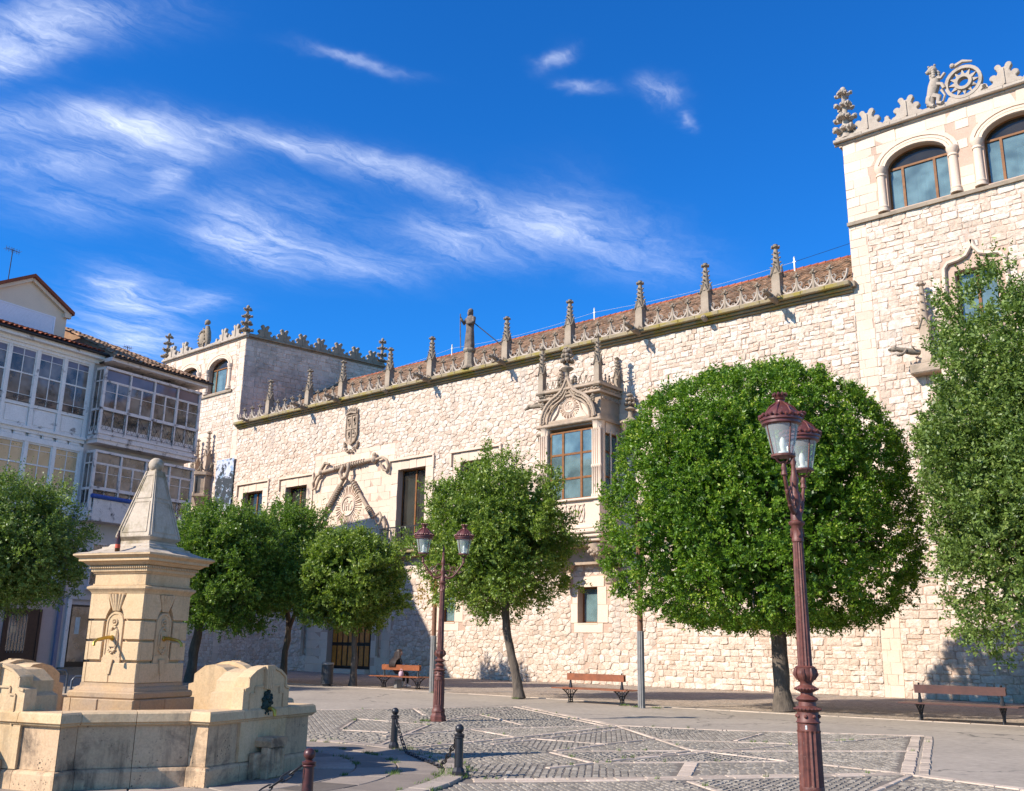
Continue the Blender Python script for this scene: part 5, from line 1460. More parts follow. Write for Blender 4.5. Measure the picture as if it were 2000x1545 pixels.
# projecting galleries of house B
def galB(z0, z1, c=.85, iron=True, blue=False):
    a0, a1 = W0 + .18, 5.3; nb = 4; mw = (a1 - a0) / nb; H = z1 - z0
    zr = z0 + H * (.36); zt = z0 + H * .815                   # rail, transom
    g = MB(FL)
    for k in range(nb + 1):
        x = a0 + k * mw; wd = .07 if k in (0, nb) else .045
        g.box(x - wd, x + wd, z0, z1, c - .1, c + .04)
    for (z, w, o) in ((z1, .13, .08), (zt, .06, .02), (zr, .12, .04), (z0 - .02, .14, .05)): g.box(a0 - .07, a1 + .07, z, z + w, c - .1, c + o)
    # return sides
    for a in (a0, a1):
        for cc_ in (.02,): g.box(a - .05, a + .05, z0, z1, cc_, cc_ + .08)
        g.box(a - .03, a + .03, z0, z1, c * .5 - .025, c * .5 + .025)
        for (z, w) in ((z1, .13), (zt, .06), (zr, .12), (z0 - .02, .14)): g.box(a - .045, a + .045, z, z + w, .1, c - .1)
    go = g.build('gallery', M['mauve_wood'], hB)
    gbox('gallery_floor', M['mauve_wood'], go, a0, a1, z0 - .14, z0 - .03, 0, c)
    s = MB(FL); x = a0 - .15
    s.box(a0 - .12, a1 + .12, z0 - .3, z0 - .15, 0, c + .1); s.box(a0 - .05, a1 + .05, z0 - .5, z0 - .303, 0, c + .03); s.build('gallery_cornice', M['mauve_wood'], go)
    for k in range(nb):
        l, r = a0 + k * mw + .045, a0 + (k + 1) * mw - .045; m = (l + r) / 2
        MB(FL).box(l, r, zt + .06, z1, c - .05, c - .04).build('pane', M['glass_mauve'] if iron else M['glass_gallery'], go)
        for (x0, x1) in ((l, m), (m, r)):
            w = MB(FL); f_ = .045; y0, y1 = zr + .12, zt
            w.box(x0, x0 + f_, y0, y1, c - .05, c + .01); w.box(x1 - f_, x1, y0, y1, c - .05, c + .01); w.box(x0 + f_, x1 - f_, y1 - f_, y1, c - .05, c + .01); w.box(x0 + f_, x1 - f_, y0, y0 + f_, c - .05, c + .01)
            zm = y0 + (y1 - y0) * .62; w.box(x0 + f_, x1 - f_, zm - .014, zm + .014, c - .045, c + .005)
            wo = w.build('casement', M['mauve_wood'], hB)
            MB(FL).box(x0 + f_, x1 - f_, y0 + f_, zm - .014, c - .03, c - .02).build('pane', M['glass_gallery'], wo)
            MB(FL).box(x0 + f_, x1 - f_, zm + .014, y1 - f_, c - .03, c - .02).build('pane', M['glass_gallery'], wo)
            # lower lights behind the railing
            q = MB(FL); q.box(x0, x0 + .05, z0 + .12, zr, c - .08, c - .03); q.box(x1 - .05, x1, z0 + .12, zr, c - .08, c - .03); q.box(x0 + .05, x1 - .05, z0 + .12, z0 + .42, c - .08, c - .03)
            q.build('lower_frame', M['mauve_wood'], go)
            MB(FL).box(x0 + .05, x1 - .05, z0 + .42, zr, c - .065, c - .055).build('pane', M['glass_gallery'], go)
        ir = MB(FL)
        ir.box(l, r, z0 + .2, z0 + .215, c + .02, c + .035); ir.box(l, r, zr - .06, zr - .04, c + .02, c + .035)
        for x in (l + .01, m, r - .01): ir.box(x - .008, x + .008, z0 + .13, zr, c + .02, c + .035)
        for (x0, x1) in ((l, m), (m, r)):
            xm = (x0 + x1) / 2
            ir.bar((x0, z0 + .2, c + .028), (x1, zr - .05, c + .028), .014); ir.bar((x1, z0 + .2, c + .028), (x0, zr - .05, c + .028), .014)
            ir.bar((xm, z0 + .2, c + .028), (x0, zr - .3, c + .028), .012); ir.bar((xm, z0 + .2, c + .028), (x1, zr - .3, c + .028), .012)
            scroll(ir, xm, (z0 + zr) / 2 + .1, c + .03, .2, .24)
        ir.build('iron_guard', M['iron'], go)
    for a in (a0, a1):                                       # side glazing
        for (c0, c1) in ((.1, c * .5), (c * .5, c - .1)):
            MB(FL).box(a - .01, a + .01, zr + .12, zt, c0, c1).build('pane', M['glass_gallery'], go); MB(FL).box(a - .01, a + .01, zt + .06, z1, c0, c1).build('pane', M['glass_gallery'], go)
        q = MB(FL)
        for j in range(4): q.bar((a - .02, z0 + .1, .1 + j * .17), (a - .02, zr, .27 + j * .17), .014); q.bar((a - .02, z0 + .1, .27 + j * .17), (a - .02, zr, .1 + j * .17), .014)
        q.build('iron_guard', M['iron'], go)
        gbox('side_panel', M['mauve_wood'], go, a - .006, a + .006, z0, z0 + .4, .1, c - .1)
    return go
gb1 = galB(11.75, 15.1); gb2 = galB(7.85, 10.75, iron=False)
gbox('balcony_apron', M['mauve_wood'], hB, W0 + .3, 1.9, 7.35, 8.45, .93, .97)
MB(FL).tube([(W0 + .15, 8.55, 1.0), (1.95, 8.52, 1.0)], .11, 8).build('rolled_awning', M['blue_cloth'], hB, smooth=True)
# ground storey
mb = MB(FL); mb.box(W0 - .24, W0 - .06, 0, 7.5, .005, .16); mb.build('downpipe', M['slate_pipe'], hA)
MB(FL).box(W0 + .2, 2.4, 3.55, 3.75, 0, .12).build('shop_fascia', M['grey_render'], hB)
mb = MB(FL); mb.box(W0 + .22, W0 + .42, .35, 3.55, 0, .1); mb.box(2.1, 2.4, .35, 3.55, 0, .1); mb.build('shop_pier', M['white_wood'], hB)
sd_ = gbox('shop_window', M['iron'], hB, W0 + .42, 2.1, .35, 3.3, 0, .04)
for (x0, x1) in ((W0 + .52, .55), (.63, 2.0)): MB(FL).box(x0, x1, .6, 3.2, .045, .06).build('pane', M['glass_gallery'], sd_)
gbox('shop_notice', M['curtain'], sd_, W0 + .75, W0 + 1.0, 1.9, 2.7, .062, .066)
gbox('shop_step', M['greystone'], hB, W0 + .1, 2.6, 0, .34, 0, .45)
mb = MB(FL); mb.box(-3.75, -3.62, 0.3, 3.0, 0, .06); mb.box(-2.05, -1.92, .3, 3.0, 0, .06); mb.box(-3.62, -2.05, 2.88, 3.0, 0, .06)
dA = mb.build('door_frame', M['brown_door'], hA)
gbox('door', M['brown_door'], hA, -3.62, -2.05, .3, 2.88, .0, .025)
gbox('door_pane', M['glass_gallery'], dA, -3.5, -2.6, 1.1, 2.7, .026, .032); gbox('door_notice', M['blind'], dA, -3.4, -3.12, 1.9, 2.2, .04, .045)
for k in range(6): gbox('door_bar', M['grey_metal'], dA, -3.42 + k * .15, -3.395 + k * .15, 1.0, 2.75, .035, .05)
gbox('door_step', M['greystone'], hA, -3.9, -1.8, 0, .29, 0, .5)
for (a0, a1, z0, z1) in ((.35, 1.5, 4.3, 6.3), (2.9, 4.1, 4.3, 6.3)):
    w = gbox('window', M['mauve_wood'], hB, a0 - .08, a1 + .08, z0 - .08, z1 + .08, 0, .05); gbox('pane', M['glass_gallery'], w, a0, (a0 + a1) / 2 - .03, z0, z1, .052, .06); gbox('pane', M['glass_gallery'], w, (a0 + a1) / 2 + .03, a1, z0, z1, .052, .06)
    gbox('sill', M['grey_render'], w, a0 - .2, a1 + .2, z0 - .25, z0 - .1, 0, .4)
    ir = MB(FL)
    for k in range(9): ir.box(a0 - .1 + k * .165, a0 - .085 + k * .165, z0 - .1, z0 + .9, .35, .365)
    ir.box(a0 - .12, a1 + .14, z0 + .9, z0 + .93, .34, .37); ir.build('window_guard', M['iron'], w)
# carriage lamp on a bracket between the houses
lmp = thing('wall_lantern', 'black wall lantern on a scrolled bracket by the blue-grey downpipe', 'lantern', tuple(FL((W0 + .3, 5.3, .0))))
mb = MB(FL); mb.tube([(W0 + .3, 4.9, 0), (W0 + .3, 5.0, .35), (W0 + .3, 4.85, .6), (W0 + .3, 5.2, .75)], .025, 5); mb.tube([(W0 + .3, 4.6 + .14 * math.sin(t), .25 + .14 * math.cos(t)) for t in [i * .6 for i in range(10)]], .02, 4)
mb.lathe((W0 + .3, 5.2, .75), [(.08, 0), (.1, .04)], 4, up=1); mb.lathe((W0 + .3, 5.72, .75), [(.24, 0), (.2, .1), (.05, .24), (.02, .34)], 6, up=1)
for k in range(6):
    an = PI / 3 * k; mb.bar((W0 + .3 + .1 * math.cos(an), 5.24, .75 + .1 * math.sin(an)), (W0 + .3 + .2 * math.cos(an), 5.72, .75 + .2 * math.sin(an)), .018)
mb.build('bracket', M['iron'], lmp)
MB(FL).lathe((W0 + .3, 5.26, .75), [(.085, 0), (.18, .45)], 6, up=1).build('lamp_glass', M['curtain'], lmp)
# roof aerials
def aerial(x, z0, h, c, lab, n=6, ln=.9):
    t_ = thing('roof_aerial', lab, 'aerial', tuple(FL((x, z0, c))))
    MB(FL).tube([(x, z0, c), (x, z0 + h, c)], .025, 5).build('mast', M['iron'], t_)
    mb = MB(FL); mb.bar((x - ln, z0 + h - .1, c), (x + ln, z0 + h - .1, c), .02)
    for k in range(n): xx = x - ln + 2 * ln * k / (n - 1); mb.bar((xx, z0 + h - .1, c - .25), (xx, z0 + h - .1, c + .25), .012); mb.bar((xx, z0 + h - .25, c), (xx, z0 + h + .05, c), .012)
    mb.build('array', M['iron'], t_)
aerial(-4.25, 19.2, 2.1, -3.2, 'dark television aerial on the cream attic gable', 6, .35)
aerial(6.3 - 1.2, 17.4, 1.6, -6.0, 'thin aerial standing on the old tiled roof near the palace', 5, .25)
# bicycle stands
M['stand'] = simple('dark_grey_tube', (.07, .075, .085), .35, .3)
def hoop_mesh():
    mb = MB(); mb.tube([(-.35, 0, 0), (-.35, 0, .62), (-.28, 0, .72), (.28, 0, .72), (.35, 0, .62), (.35, 0, 0)], .03, 8); return mb.mesh('hoop', M['stand'], smooth=50)
hm = hoop_mesh()
for i, (x, y, lab) in enumerate(((-24.6, 12.4, 'dark tubular bicycle stand behind the fountain, nearest the pillar'), (-30.2, 14.2, 'dark tubular bicycle stand half hidden behind the broken stone pier'), (-33.0, 15.0, 'dark tubular bicycle stand at the left edge near the brown door'))):
    o = bpy.data.objects.new('bicycle_stand', hm); C.objects.link(o); o.location = (x, y, 0.0); o.rotation_euler = (0, 0, R(62)); tag(o, lab, 'bicycle stand', 'hoops for bicycles behind the fountain')
# ------------------------------------------------------------------ ground
t = NT('worn_concrete_paving')
n1 = t.noise(.35, 5, .6); n2 = t.noise(6, 6, .7); cr = t.voro(.35, 'DISTANCE_TO_EDGE', vec=None)
wv = t.n.new('ShaderNodeVectorMath'); wv.operation = 'MULTIPLY_ADD'; nn = t.noise(1.2, 4, .6, out='Color'); t.l.new(nn, wv.inputs[0]); wv.inputs[1].default_value = (1.4, 1.4, 0); t.l.new(t.tc, wv.inputs[2])
cr = t.voro(.16, 'DISTANCE_TO_EDGE', vec=wv.outputs[0])
c_ = t.mix(t.rng(n1, .3, .7), (.38, .315, .25), (.30, .25, .20)); c_ = t.mix(1.0, c_, t.mix(t.rng(n2, .3, .7), (.8, .8, .8), (1.15, 1.15, 1.15)), 'MULTIPLY')
c_ = t.mix(t.rng(t.noise(1.3, 7, .7, dist=.3), .58, .72), c_, (.19, .165, .14))
c_ = t.mix(t.rng(cr, .0015, .006, .7, 0), c_, (.06, .055, .05))
t.set('Base Color', c_); t.set('Roughness', .9); t.set('Specular IOR Level', .2); t.bump(t.math('ADD', n2, t.math('MULTIPLY', t.noise(60, 3), .6)), .5, .01); M['paving'] = t.m
mb = MB(); mb.add([(-400, -400, 0), (400, -400, 0), (400, 400, 0), (-400, 400, 0)], [(0, 1, 2, 3)])
g = mb.build('ground', M['paving'], None); g['kind'] = 'structure'
# strip of small setts between the tree line and the palace
t = NT('small_brown_setts')
wv = t.n.new('ShaderNodeVectorMath'); wv.operation = 'MULTIPLY_ADD'; t.l.new(t.noise(.8, 3, out='Color'), wv.inputs[0]); wv.inputs[1].default_value = (.5, .5, 0); t.l.new(t.tc, wv.inputs[2])
ve = t.voro(7.5, 'DISTANCE_TO_EDGE', vec=wv.outputs[0], rnd=.6); vc = t.voro(7.5, 'F1', vec=wv.outputs[0], out='Color', rnd=.6)
sp = t.sep(vc); c_ = t.mix(sp[0], (.32, .245, .18), (.46, .36, .27)); c_ = t.mix(t.rng(ve, .03, .1, 1, 0), c_, (.19, .15, .12))
c_ = t.mix(t.rng(t.noise(.5, 5, .6), .5, .68), c_, (.25, .215, .18)); t.set('Base Color', c_); t.set('Roughness', .9); t.set('Specular IOR Level', .2); t.bump(t.rng(ve, 0, .2), .6, .02); M['setts'] = t.m
mb = MB(); mb.add([(-58, 26.0, .004), (8, 26.0, .004), (8, D - .0, .004), (-58, D, .004)], [(0, 1, 2, 3)]); o = mb.build('sett_strip', M['setts'], None); o['kind'] = 'structure'
M['band'] = stone('pale_band_stone', (.56, .44, .34), (.48, .38, .29), (.22, .18, .14), scale=3, bump=.4, bd=.01, tint=.35, dthr=(.55, .75), fine=30)
M['cobble'] = stone('dark_granite_cobble', (.32, .275, .22), (.255, .22, .175), (.40, .35, .28), scale=4, bump=.6, bd=.012, tint=.4, dthr=(.56, .7), fine=45)
M['joint'] = stone('sandy_joint', (.20, .165, .135), (.15, .125, .10), None, scale=3, bump=.5, tint=0, fine=60)
M['slab'] = stone('worn_limestone_slab', (.37, .30, .24), (.29, .235, .19), (.17, .14, .115), scale=1.5, bump=.35, bd=.01, tint=.6, dthr=(.52, .70), fine=35)
FC = Vector((-12.42, 6.88))
FCR = 4.15
outer = [(-20.24, 15.9), (-18.03, 21.76), (-12.49, 18.18), (-10.24, 18.95), (-6.95, 21.0), (-4.95, 14.3), (-3.42, 13.78), (4, 12.6), (4, -3), (-20, -3), (-24, 8.0)]
mb = MB(); mb.add([(x, y, .006) for x, y in outer], [tuple(range(len(outer) - 1, -1, -1))]); cob = mb.build('cobbled_square', M['joint'], None); cob['kind'] = 'structure'
LINES = {
'a': [(-20.24, 15.9), (-18.03, 21.76)], 'b1': [(-18.03, 21.76), (-12.49, 18.18)], 'b1b': [(-18.1, 21.45), (-12.6, 17.9)], 'b2': [(-12.4, 18.1), (-8.7, 14.81)], 'b3': [(-8.7, 14.81), (-6.85, 14.48)],
'c': [(-17.71, 21.04), (-15.74, 16.27)], 'd': [(-16.5, 18.28), (-13.84, 16.65)], 'e': [(-13.73, 12.6), (-13.74, 15.09), (-12.55, 18.0)], 'f': [(-13.71, 14.93), (-12.05, 14.33)],
'g': [(-11.9, 11.4), (-12.0, 14.42), (-12.3, 17.9)], 'g2': [(-11.45, 12.98), (-11.9, 17.8)], 'h': [(-11.68, 14.32), (-10.18, 14.5)], 'i': [(-10.08, 12.95), (-10.18, 14.5), (-10.17, 16.16)], 'j': [(-10.03, 12.88), (-8.6, 14.68)],
'k': [(-9.97, 12.72), (-8.66, 12.03)], 'l': [(-8.66, 12.03), (-8.62, 14.66)], 'm': [(-8.73, 11.05), (-8.66, 12.03)], 'n': [(-8.66, 12.03), (-6.8, 14.44)],
'o': [(-7.69, 13.13), (-6.95, 11.66)], 'p': [(-8.6, 9.4), (-7.46, 10.81), (-6.01, 12.93), (-5.08, 14.29)], 'p2': [(-8.48, 9.28), (-7.34, 10.7), (-5.9, 12.82), (-4.97, 14.18)], 'q': [(-6.67, 11.32), (-6.07, 10.86), (-4.2, 9.4)],
's': [(-12.49, 18.18), (-10.24, 18.95), (-6.95, 21.0)], 't': [(-10.08, 15.95), (-8.02, 17.24)], 'v': [(-8.68, 12.59), (-7.93, 17.06), (-7.11, 20.6)], 'w': [(-8.56, 14.61), (-6.09, 17.5)],
'x': [(-9.0, 16.96), (-9.4, 18.84)], 'aa': [(-6.36, 14.46), (-5.1, 14.27)], 'cc': [(-4.3, 9.0), (-4.9, 14.16)],
'dd': [(-4.86, 14.21), (-3.42, 13.78), (2, 12.4)], 'l1': [(-15.38, 12.99), (-17.25, 15.01)], 'l2': [(-12.53, 11.4), (-15.13, 15.18)], 'l3': [(-15.18, 12.86), (-14.21, 13.17)], 'l4': [(-19.29, 18.72), (-17.18, 17.04)],
'l5': [(-17.25, 15.01), (-15.13, 15.18)], 'z1': [(-7.2, 7.6), (-4.0, 5.0)], 'z2': [(-8.0, 8.4), (-5.2, 10.2)]}
WIDE = {'b1': .2, 'p': .14, 'p2': .12, 'o': .2, 'g': .12, 's': .13, 'dd': .2, 'e': .1, 'b1b': .1}
bands = []; segs = []
rgc = random.Random(21)
def band_pieces(p, q, w, z=.03, ln=.5):
    p, q = Vector(p), Vector(q); L0 = (q - p).length
    if L0 < .05: return
    d = (q - p) / L0; nrm2 = Vector((-d.y, d.x)); x = 0
    while x < L0 - .03:
        l = min(ln * rgc.uniform(.7, 1.3), L0 - x); a = p + d * (x + .006); b = p + d * (x + l - .006); x += l
        h = z + rgc.uniform(-.0015, .0015); e = .012; ww = w / 2 * rgc.uniform(.88, 1.08)
        v = [(*(a - nrm2 * ww), 0), (*(b - nrm2 * ww), 0), (*(b + nrm2 * ww), 0), (*(a + nrm2 * ww), 0)]
        v += [(x_, y_, h - e) for x_, y_, _ in v] + [(*(a - nrm2 * (ww - e) + d * e), h), (*(b - nrm2 * (ww - e) - d * e), h + rgc.uniform(-.002, .002)), (*(b + nrm2 * (ww - e) - d * e), h), (*(a + nrm2 * (ww - e) + d * e), h)]
        f = [(8, 9, 10, 11)]
        for i in range(4): j = (i + 1) % 4; f += [(i, j, j + 4, i + 4), (i + 4, j + 4, j + 8, i + 8)]
        bands.append((v, f, min(1, max(0, rgc.gauss(.55, .25)))))
for k, pl in LINES.items():
    w = WIDE.get(k, .085)
    for i in range(len(pl) - 1):
        band_pieces(pl[i], pl[i + 1], w, .0195 + .0012 * (len(segs) % 4)); segs.append((pl[i], pl[i + 1], w / 2 + .012))
# wide double border at the right-hand edge
for (p, q, w) in (((-7.01, 20.72), (-5.01, 14.32), .19), ((-6.83, 20.95), (-4.81, 14.40), .15)):
    band_pieces(p, q, w, .021, .42); segs.append((p, q, w / 2 + .015))
# kerb line along the setts and the ring round the fountain
for (p, q) in (((-50, 26.0), (-19.5, 26.0)), ((-19.5, 26.0), (-16.2, 25.1)), ((-16.2, 25.1), (3, 26.6))): band_pieces(p, q, .1, .016, .9)
S0 = np.array([[s[0][0], s[0][1]] for s in segs]); S1 = np.array([[s[1][0], s[1][1]] for s in segs]); SW = np.array([s[2] for s in segs])
def inside(poly, x, y):
    r = np.zeros(x.shape, bool); n = len(poly); j = n - 1
    for i in range(n):
        xi, yi = poly[i]; xj, yj = poly[j]
        r ^= ((yi > y) != (yj > y)) & (x < (xj - xi) * (y - yi) / ((yj - yi) + 1e-12) + xi); j = i
    return r
# regions (by which side of the long bands a cobble lies) lay their rows in different directions
long_ = [('b1', 0), ('b2', 0), ('g', 1), ('e', 1), ('p', 1), ('v', 0), ('n', 0), ('i', 0), ('w', 0), ('l2', 0), ('k', 0)]
LN = []
for k, i in long_: a, b = LINES[k][i], LINES[k][i + 1]; LN.append((a[0], a[1], -(b[1] - a[1]), b[0] - a[0]))
def region(x, y):
    r = np.zeros(x.shape, int)
    for i, (ax, ay, nx, ny) in enumerate(LN): r += (((x - ax) * nx + (y - ay) * ny) > 0).astype(int) * ((i * 7 + 3) % 11)
    return r % 5
ANG = [R(55), R(-35), R(10), R(-70), R(35)]
cobs = []
cw_, cl_ = .095, .14
for ai, an in enumerate(ANG):
    ca, sa_ = math.cos(an), math.sin(an)
    us = np.arange(-34, 34, cw_); 
    uu, vv = [], []
    for u in us:
        n = int(68 / cl_); v0 = np.cumsum(np.full(n, cl_) * (1 + np.array([rgc.uniform(-.2, .2) for _ in range(n)]))) - 34; uu.append(np.full(n, u)); vv.append(v0)
    uu, vv = np.concatenate(uu), np.concatenate(vv)
    x, y = uu * ca - vv * sa_ - 8, uu * sa_ + vv * ca + 10
    m = (x > -21) & (x < 3) & (y > 1) & (y < 22); x, y = x[m], y[m]
    m = inside(outer, x, y) & (region(x, y) == ai) & (np.hypot(x - FC.x, y - FC.y) > FCR + .34); x, y = x[m], y[m]
    d = np.full(x.shape, 9.0)
    for s0, s1, w in zip(S0, S1, SW):
        dd_ = s1 - s0; L2 = dd_ @ dd_; tt = np.clip(((x - s0[0]) * dd_[0] + (y - s0[1]) * dd_[1]) / L2, 0, 1)
        d = np.minimum(d, np.hypot(x - s0[0] - dd_[0] * tt, y - s0[1] - dd_[1] * tt) - w)
    m = d > .055; x, y = x[m], y[m]
    q = np.stack([x, y, np.zeros_like(x)], 1) - CAMP; qc = q @ CR.T
    vis = (qc[:, 2] > .5) & (np.abs(qc[:, 0] / qc[:, 2]) < .56) & (np.abs(qc[:, 1] / qc[:, 2]) < .44); x, y = x[vis], y[vis]
    for px, py in zip(x, y): cobs.append((px, py, an))
print('cobbles', len(cobs))
cp_ = []
for (px, py, an) in cobs:
    an2 = an + rgc.uniform(-.06, .06); ca, sa_ = math.cos(an2), math.sin(an2)
    hw, hl = cw_ / 2 - rgc.uniform(.004, .014), cl_ / 2 - rgc.uniform(.006, .02); h = rgc.uniform(.013, .018); e = rgc.uniform(.007, .014)
    def pt(a, b, z): return (px + a * ca - b * sa_, py + a * sa_ + b * ca, z)
    v = [pt(-hw, -hl, .004), pt(hw, -hl, .004), pt(hw, hl, .004), pt(-hw, hl, .004), pt(-hw + e, -hl + e, h + rgc.uniform(-.003, .003)), pt(hw - e, -hl + e, h), pt(hw - e, hl - e, h + rgc.uniform(-.003, .003)), pt(-hw + e, hl - e, h)]
    cp_.append((v, [(4, 5, 6, 7), (0, 1, 5, 4), (1, 2, 6, 5), (2, 3, 7, 6), (3, 0, 4, 7)], min(1, max(0, rgc.gauss(.5, .28)))))
emit(cp_, 'cobble', cob, M['cobble'], 290, 'cobble_field', smooth=False)
emit(bands, 'band_stone', cob, M['band'], 290, 'band_course')
# apron of slabs round the fountain
apr = MB().add([(FC.x + (FCR + .3) * math.cos(2 * PI * k / 64), FC.y + (FCR + .3) * math.sin(2 * PI * k / 64), .010) for k in range(64)], [tuple(range(64))]).build('fountain_apron', M['joint'], None); apr['kind'] = 'structure'
sl_ = []
def ring_slab(r0, r1, a0, a1, z=.035, tint=None):
    n = 3; g_ = .008
    v = []
    for zz_, e in ((.0, 0), (z - .008, 0), (z, .010)):
        for i in range(n + 1):
            an = a0 + (a1 - a0) * i / n + (g_ + e) / r1 * (1 if i == 0 else (-1 if i == n else 0)); v.append((FC.x + (r1 - g_ - e) * math.cos(an), FC.y + (r1 - g_ - e) * math.sin(an), zz_))
        for i in range(n, -1, -1):
            an = a0 + (a1 - a0) * i / n + (g_ + e) / r0 * (1 if i == 0 else (-1 if i == n else 0)); v.append((FC.x + (r0 + g_ + e) * math.cos(an), FC.y + (r0 + g_ + e) * math.sin(an), zz_))
    m = 2 * (n + 1); f = [tuple(range(2 * m, 3 * m))]
    for k in (0, 1):
        for i in range(m): j = (i + 1) % m; f.append((k * m + i, k * m + j, (k + 1) * m + j, (k + 1) * m + i))
    # gentle unevenness
    dz = rgc.uniform(-.006, .006); v = [(x, y, z_ + (dz if z_ > .01 else 0)) for x, y, z_ in v]
    sl_.append((v, f, min(1, max(0, rgc.gauss(.5, .25))) if tint is None else tint))
r = FCR + .3; widths = [.3, .62, .55, .6, .58, .6]
for wi, wdt in enumerate(widths):
    n = max(8, int(2 * PI * r / (.55 if wi == 0 else .85))); off = rgc.uniform(0, 1); aa = [2 * PI * (k + off + rgc.uniform(-.12, .12)) / n for k in range(n)]; aa.append(aa[0] + 2 * PI)
    for k in range(n): ring_slab(r - wdt, r, aa[k], aa[k + 1], .045 if wi == 0 else .036, .85 if wi == 0 else None)
    r -= wdt
emit(sl_, 'paving_slab', apr, M['slab'], 250, 'apron_slabs')
# tufts of grass in the joints
M['grass'] = simple('joint_grass', (.10, .15, .025), .8, var=.35, scale=12, bump=0)
rgg = random.Random(4); gmb = MB()
def tuft(x, y, s, n):
    for k in range(n):
        a = rgg.uniform(0, 2 * PI); rr = s * rgg.random() ** .7; bx, by = x + rr * math.cos(a), y + rr * math.sin(a) * .8
        h = rgg.uniform(.015, .05) * (1 + s); w = .006; ta = rgg.uniform(0, 2 * PI); le = rgg.uniform(.0, .03)
        gmb.add([(bx - w * math.cos(ta), by - w * math.sin(ta), .02), (bx + w * math.cos(ta), by + w * math.sin(ta), .02), (bx + le, by + le * .5, .03 + h)], [(0, 1, 2)])
for a in np.arange(-30, 130, 2.2):
    if rgg.random() < .62: q_ = R(a + rgg.uniform(-1, 1)); rr = FCR + rgg.choice([.0, .31, .0]) ; tuft(FC.x + rr * math.cos(q_), FC.y + rr * math.sin(q_), rgg.uniform(.04, .16), rgg.randint(10, 40))
for (a, n, s) in ((36, 260, .28), (42, 160, .2), (78, 160, .22), (68, 120, .2), (60, 90, .15)): tuft(FC.x + (FCR + .1) * math.cos(R(a)), FC.y + (FCR + .1) * math.sin(R(a)), s, n)
for k in range(18): a = R(rgg.uniform(20, 95)); rr = rgg.choice([3.53, 2.98, 3.53]); tuft(FC.x + rr * math.cos(a), FC.y + rr * math.sin(a), rgg.uniform(.05, .14), 45)
for (x, y) in ((-15.9, 24.2), (-15.3, 24.3), (-16.6, 24.6), (-15.8, 15.7), (-25.2, 25.4), (-20.9, 24.8)): tuft(x, y, .16, 90)
for k in range(60): i = rgg.randrange(len(segs)); tt = rgg.random(); p, q = segs[i][0], segs[i][1]; tuft(p[0] + (q[0] - p[0]) * tt, p[1] + (q[1] - p[1]) * tt, .05, 10)
gr = gmb.build('grass_tufts', M['grass'], None); tag(gr, 'small green grass tufts growing in the paving joints', 'grass', kind='stuff')
# ------------------------------------------------------------------ fountain
M['fstone'] = stone('yellowed_fountain_limestone', (.66, .47, .28), (.58, .40, .22), (.42, .26, .11), scale=1.7, bump=.45, bd=.014, tint=.22, dthr=(.55, .76), fine=38, spots=.25, streak=(.20, .15, .10), sk=.55)
M['fbasin'] = stone('pitted_basin_limestone', (.64, .44, .27), (.54, .36, .21), (.17, .12, .08), scale=1.9, bump=.5, bd=.015, tint=.25, dthr=(.55, .68), fine=38, spots=.95, streak=(.075, .06, .045), sk=.85)
M['fmoss'] = stone('lichened_obelisk_stone', (.56, .46, .35), (.46, .37, .28), (.22, .17, .09), scale=3.2, bump=.5, bd=.012, tint=.15, dthr=(.5, .68), fine=38, streak=(.16, .13, .07), sk=.7)
M['forange'] = stone('orange_stained_stone', (.50, .32, .16), (.42, .30, .20), (.20, .15, .11), scale=2.4, bump=.4, bd=.012, tint=.2, dthr=(.52, .7), fine=38)
M['brass'] = simple('worn_brass', (.50, .33, .06), .35, .8, var=.2, scale=20)
M['verdigris'] = simple('dark_green_bronze', (.012, .035, .028), .6, .3, var=.4, scale=18, bump=.6, bd=.01)
FA = R(18.5)
ft = thing('stone_fountain', 'old beige stone fountain with square pillar, obelisk and low scalloped basin', 'fountain', (FC.x, FC.y, .03), FA)
def side(k):
    o = Vector((math.cos(k * PI / 2), math.sin(k * PI / 2), 0)); return Frame((0, 0, 0), (-o.y, o.x, 0), o)
FB = lambda mb, name, mat, parent=ft, **k: mb.build(name, mat, parent, inv=None, **k)
E_, a_, nt = 2.1, 1.01, 1.85
def basin_outline():
    P = []
    for k in range(4):
        c, s_ = math.cos(k * PI / 2), math.sin(k * PI / 2)
        for (x, y) in ((E_, -a_), (E_, -.45), (E_, .45), (E_, a_), (nt, a_), (nt - (nt - a_) / 2, a_ + (nt - a_) / 2), (a_, nt)):
            P.append((x * c - y * s_, x * s_ + y * c))
    return P
BP = basin_outline()
def offs(P, d):
    out = []; n = len(P)
    for i in range(n):
        p0, p1, p2 = Vector(P[i - 1]), Vector(P[i]), Vector(P[(i + 1) % n])
        e1, e2 = (p1 - p0).normalized(), (p2 - p1).normalized()
        n1, n2 = Vector((e1.y, -e1.x)), Vector((e2.y, -e2.x)); m = n1 + n2
        if m.length < 1e-6: m = n1
        m = m / (m.dot(n1)) if abs(m.dot(n1)) > .2 else m
        out.append(p1 + m * d)
    return out
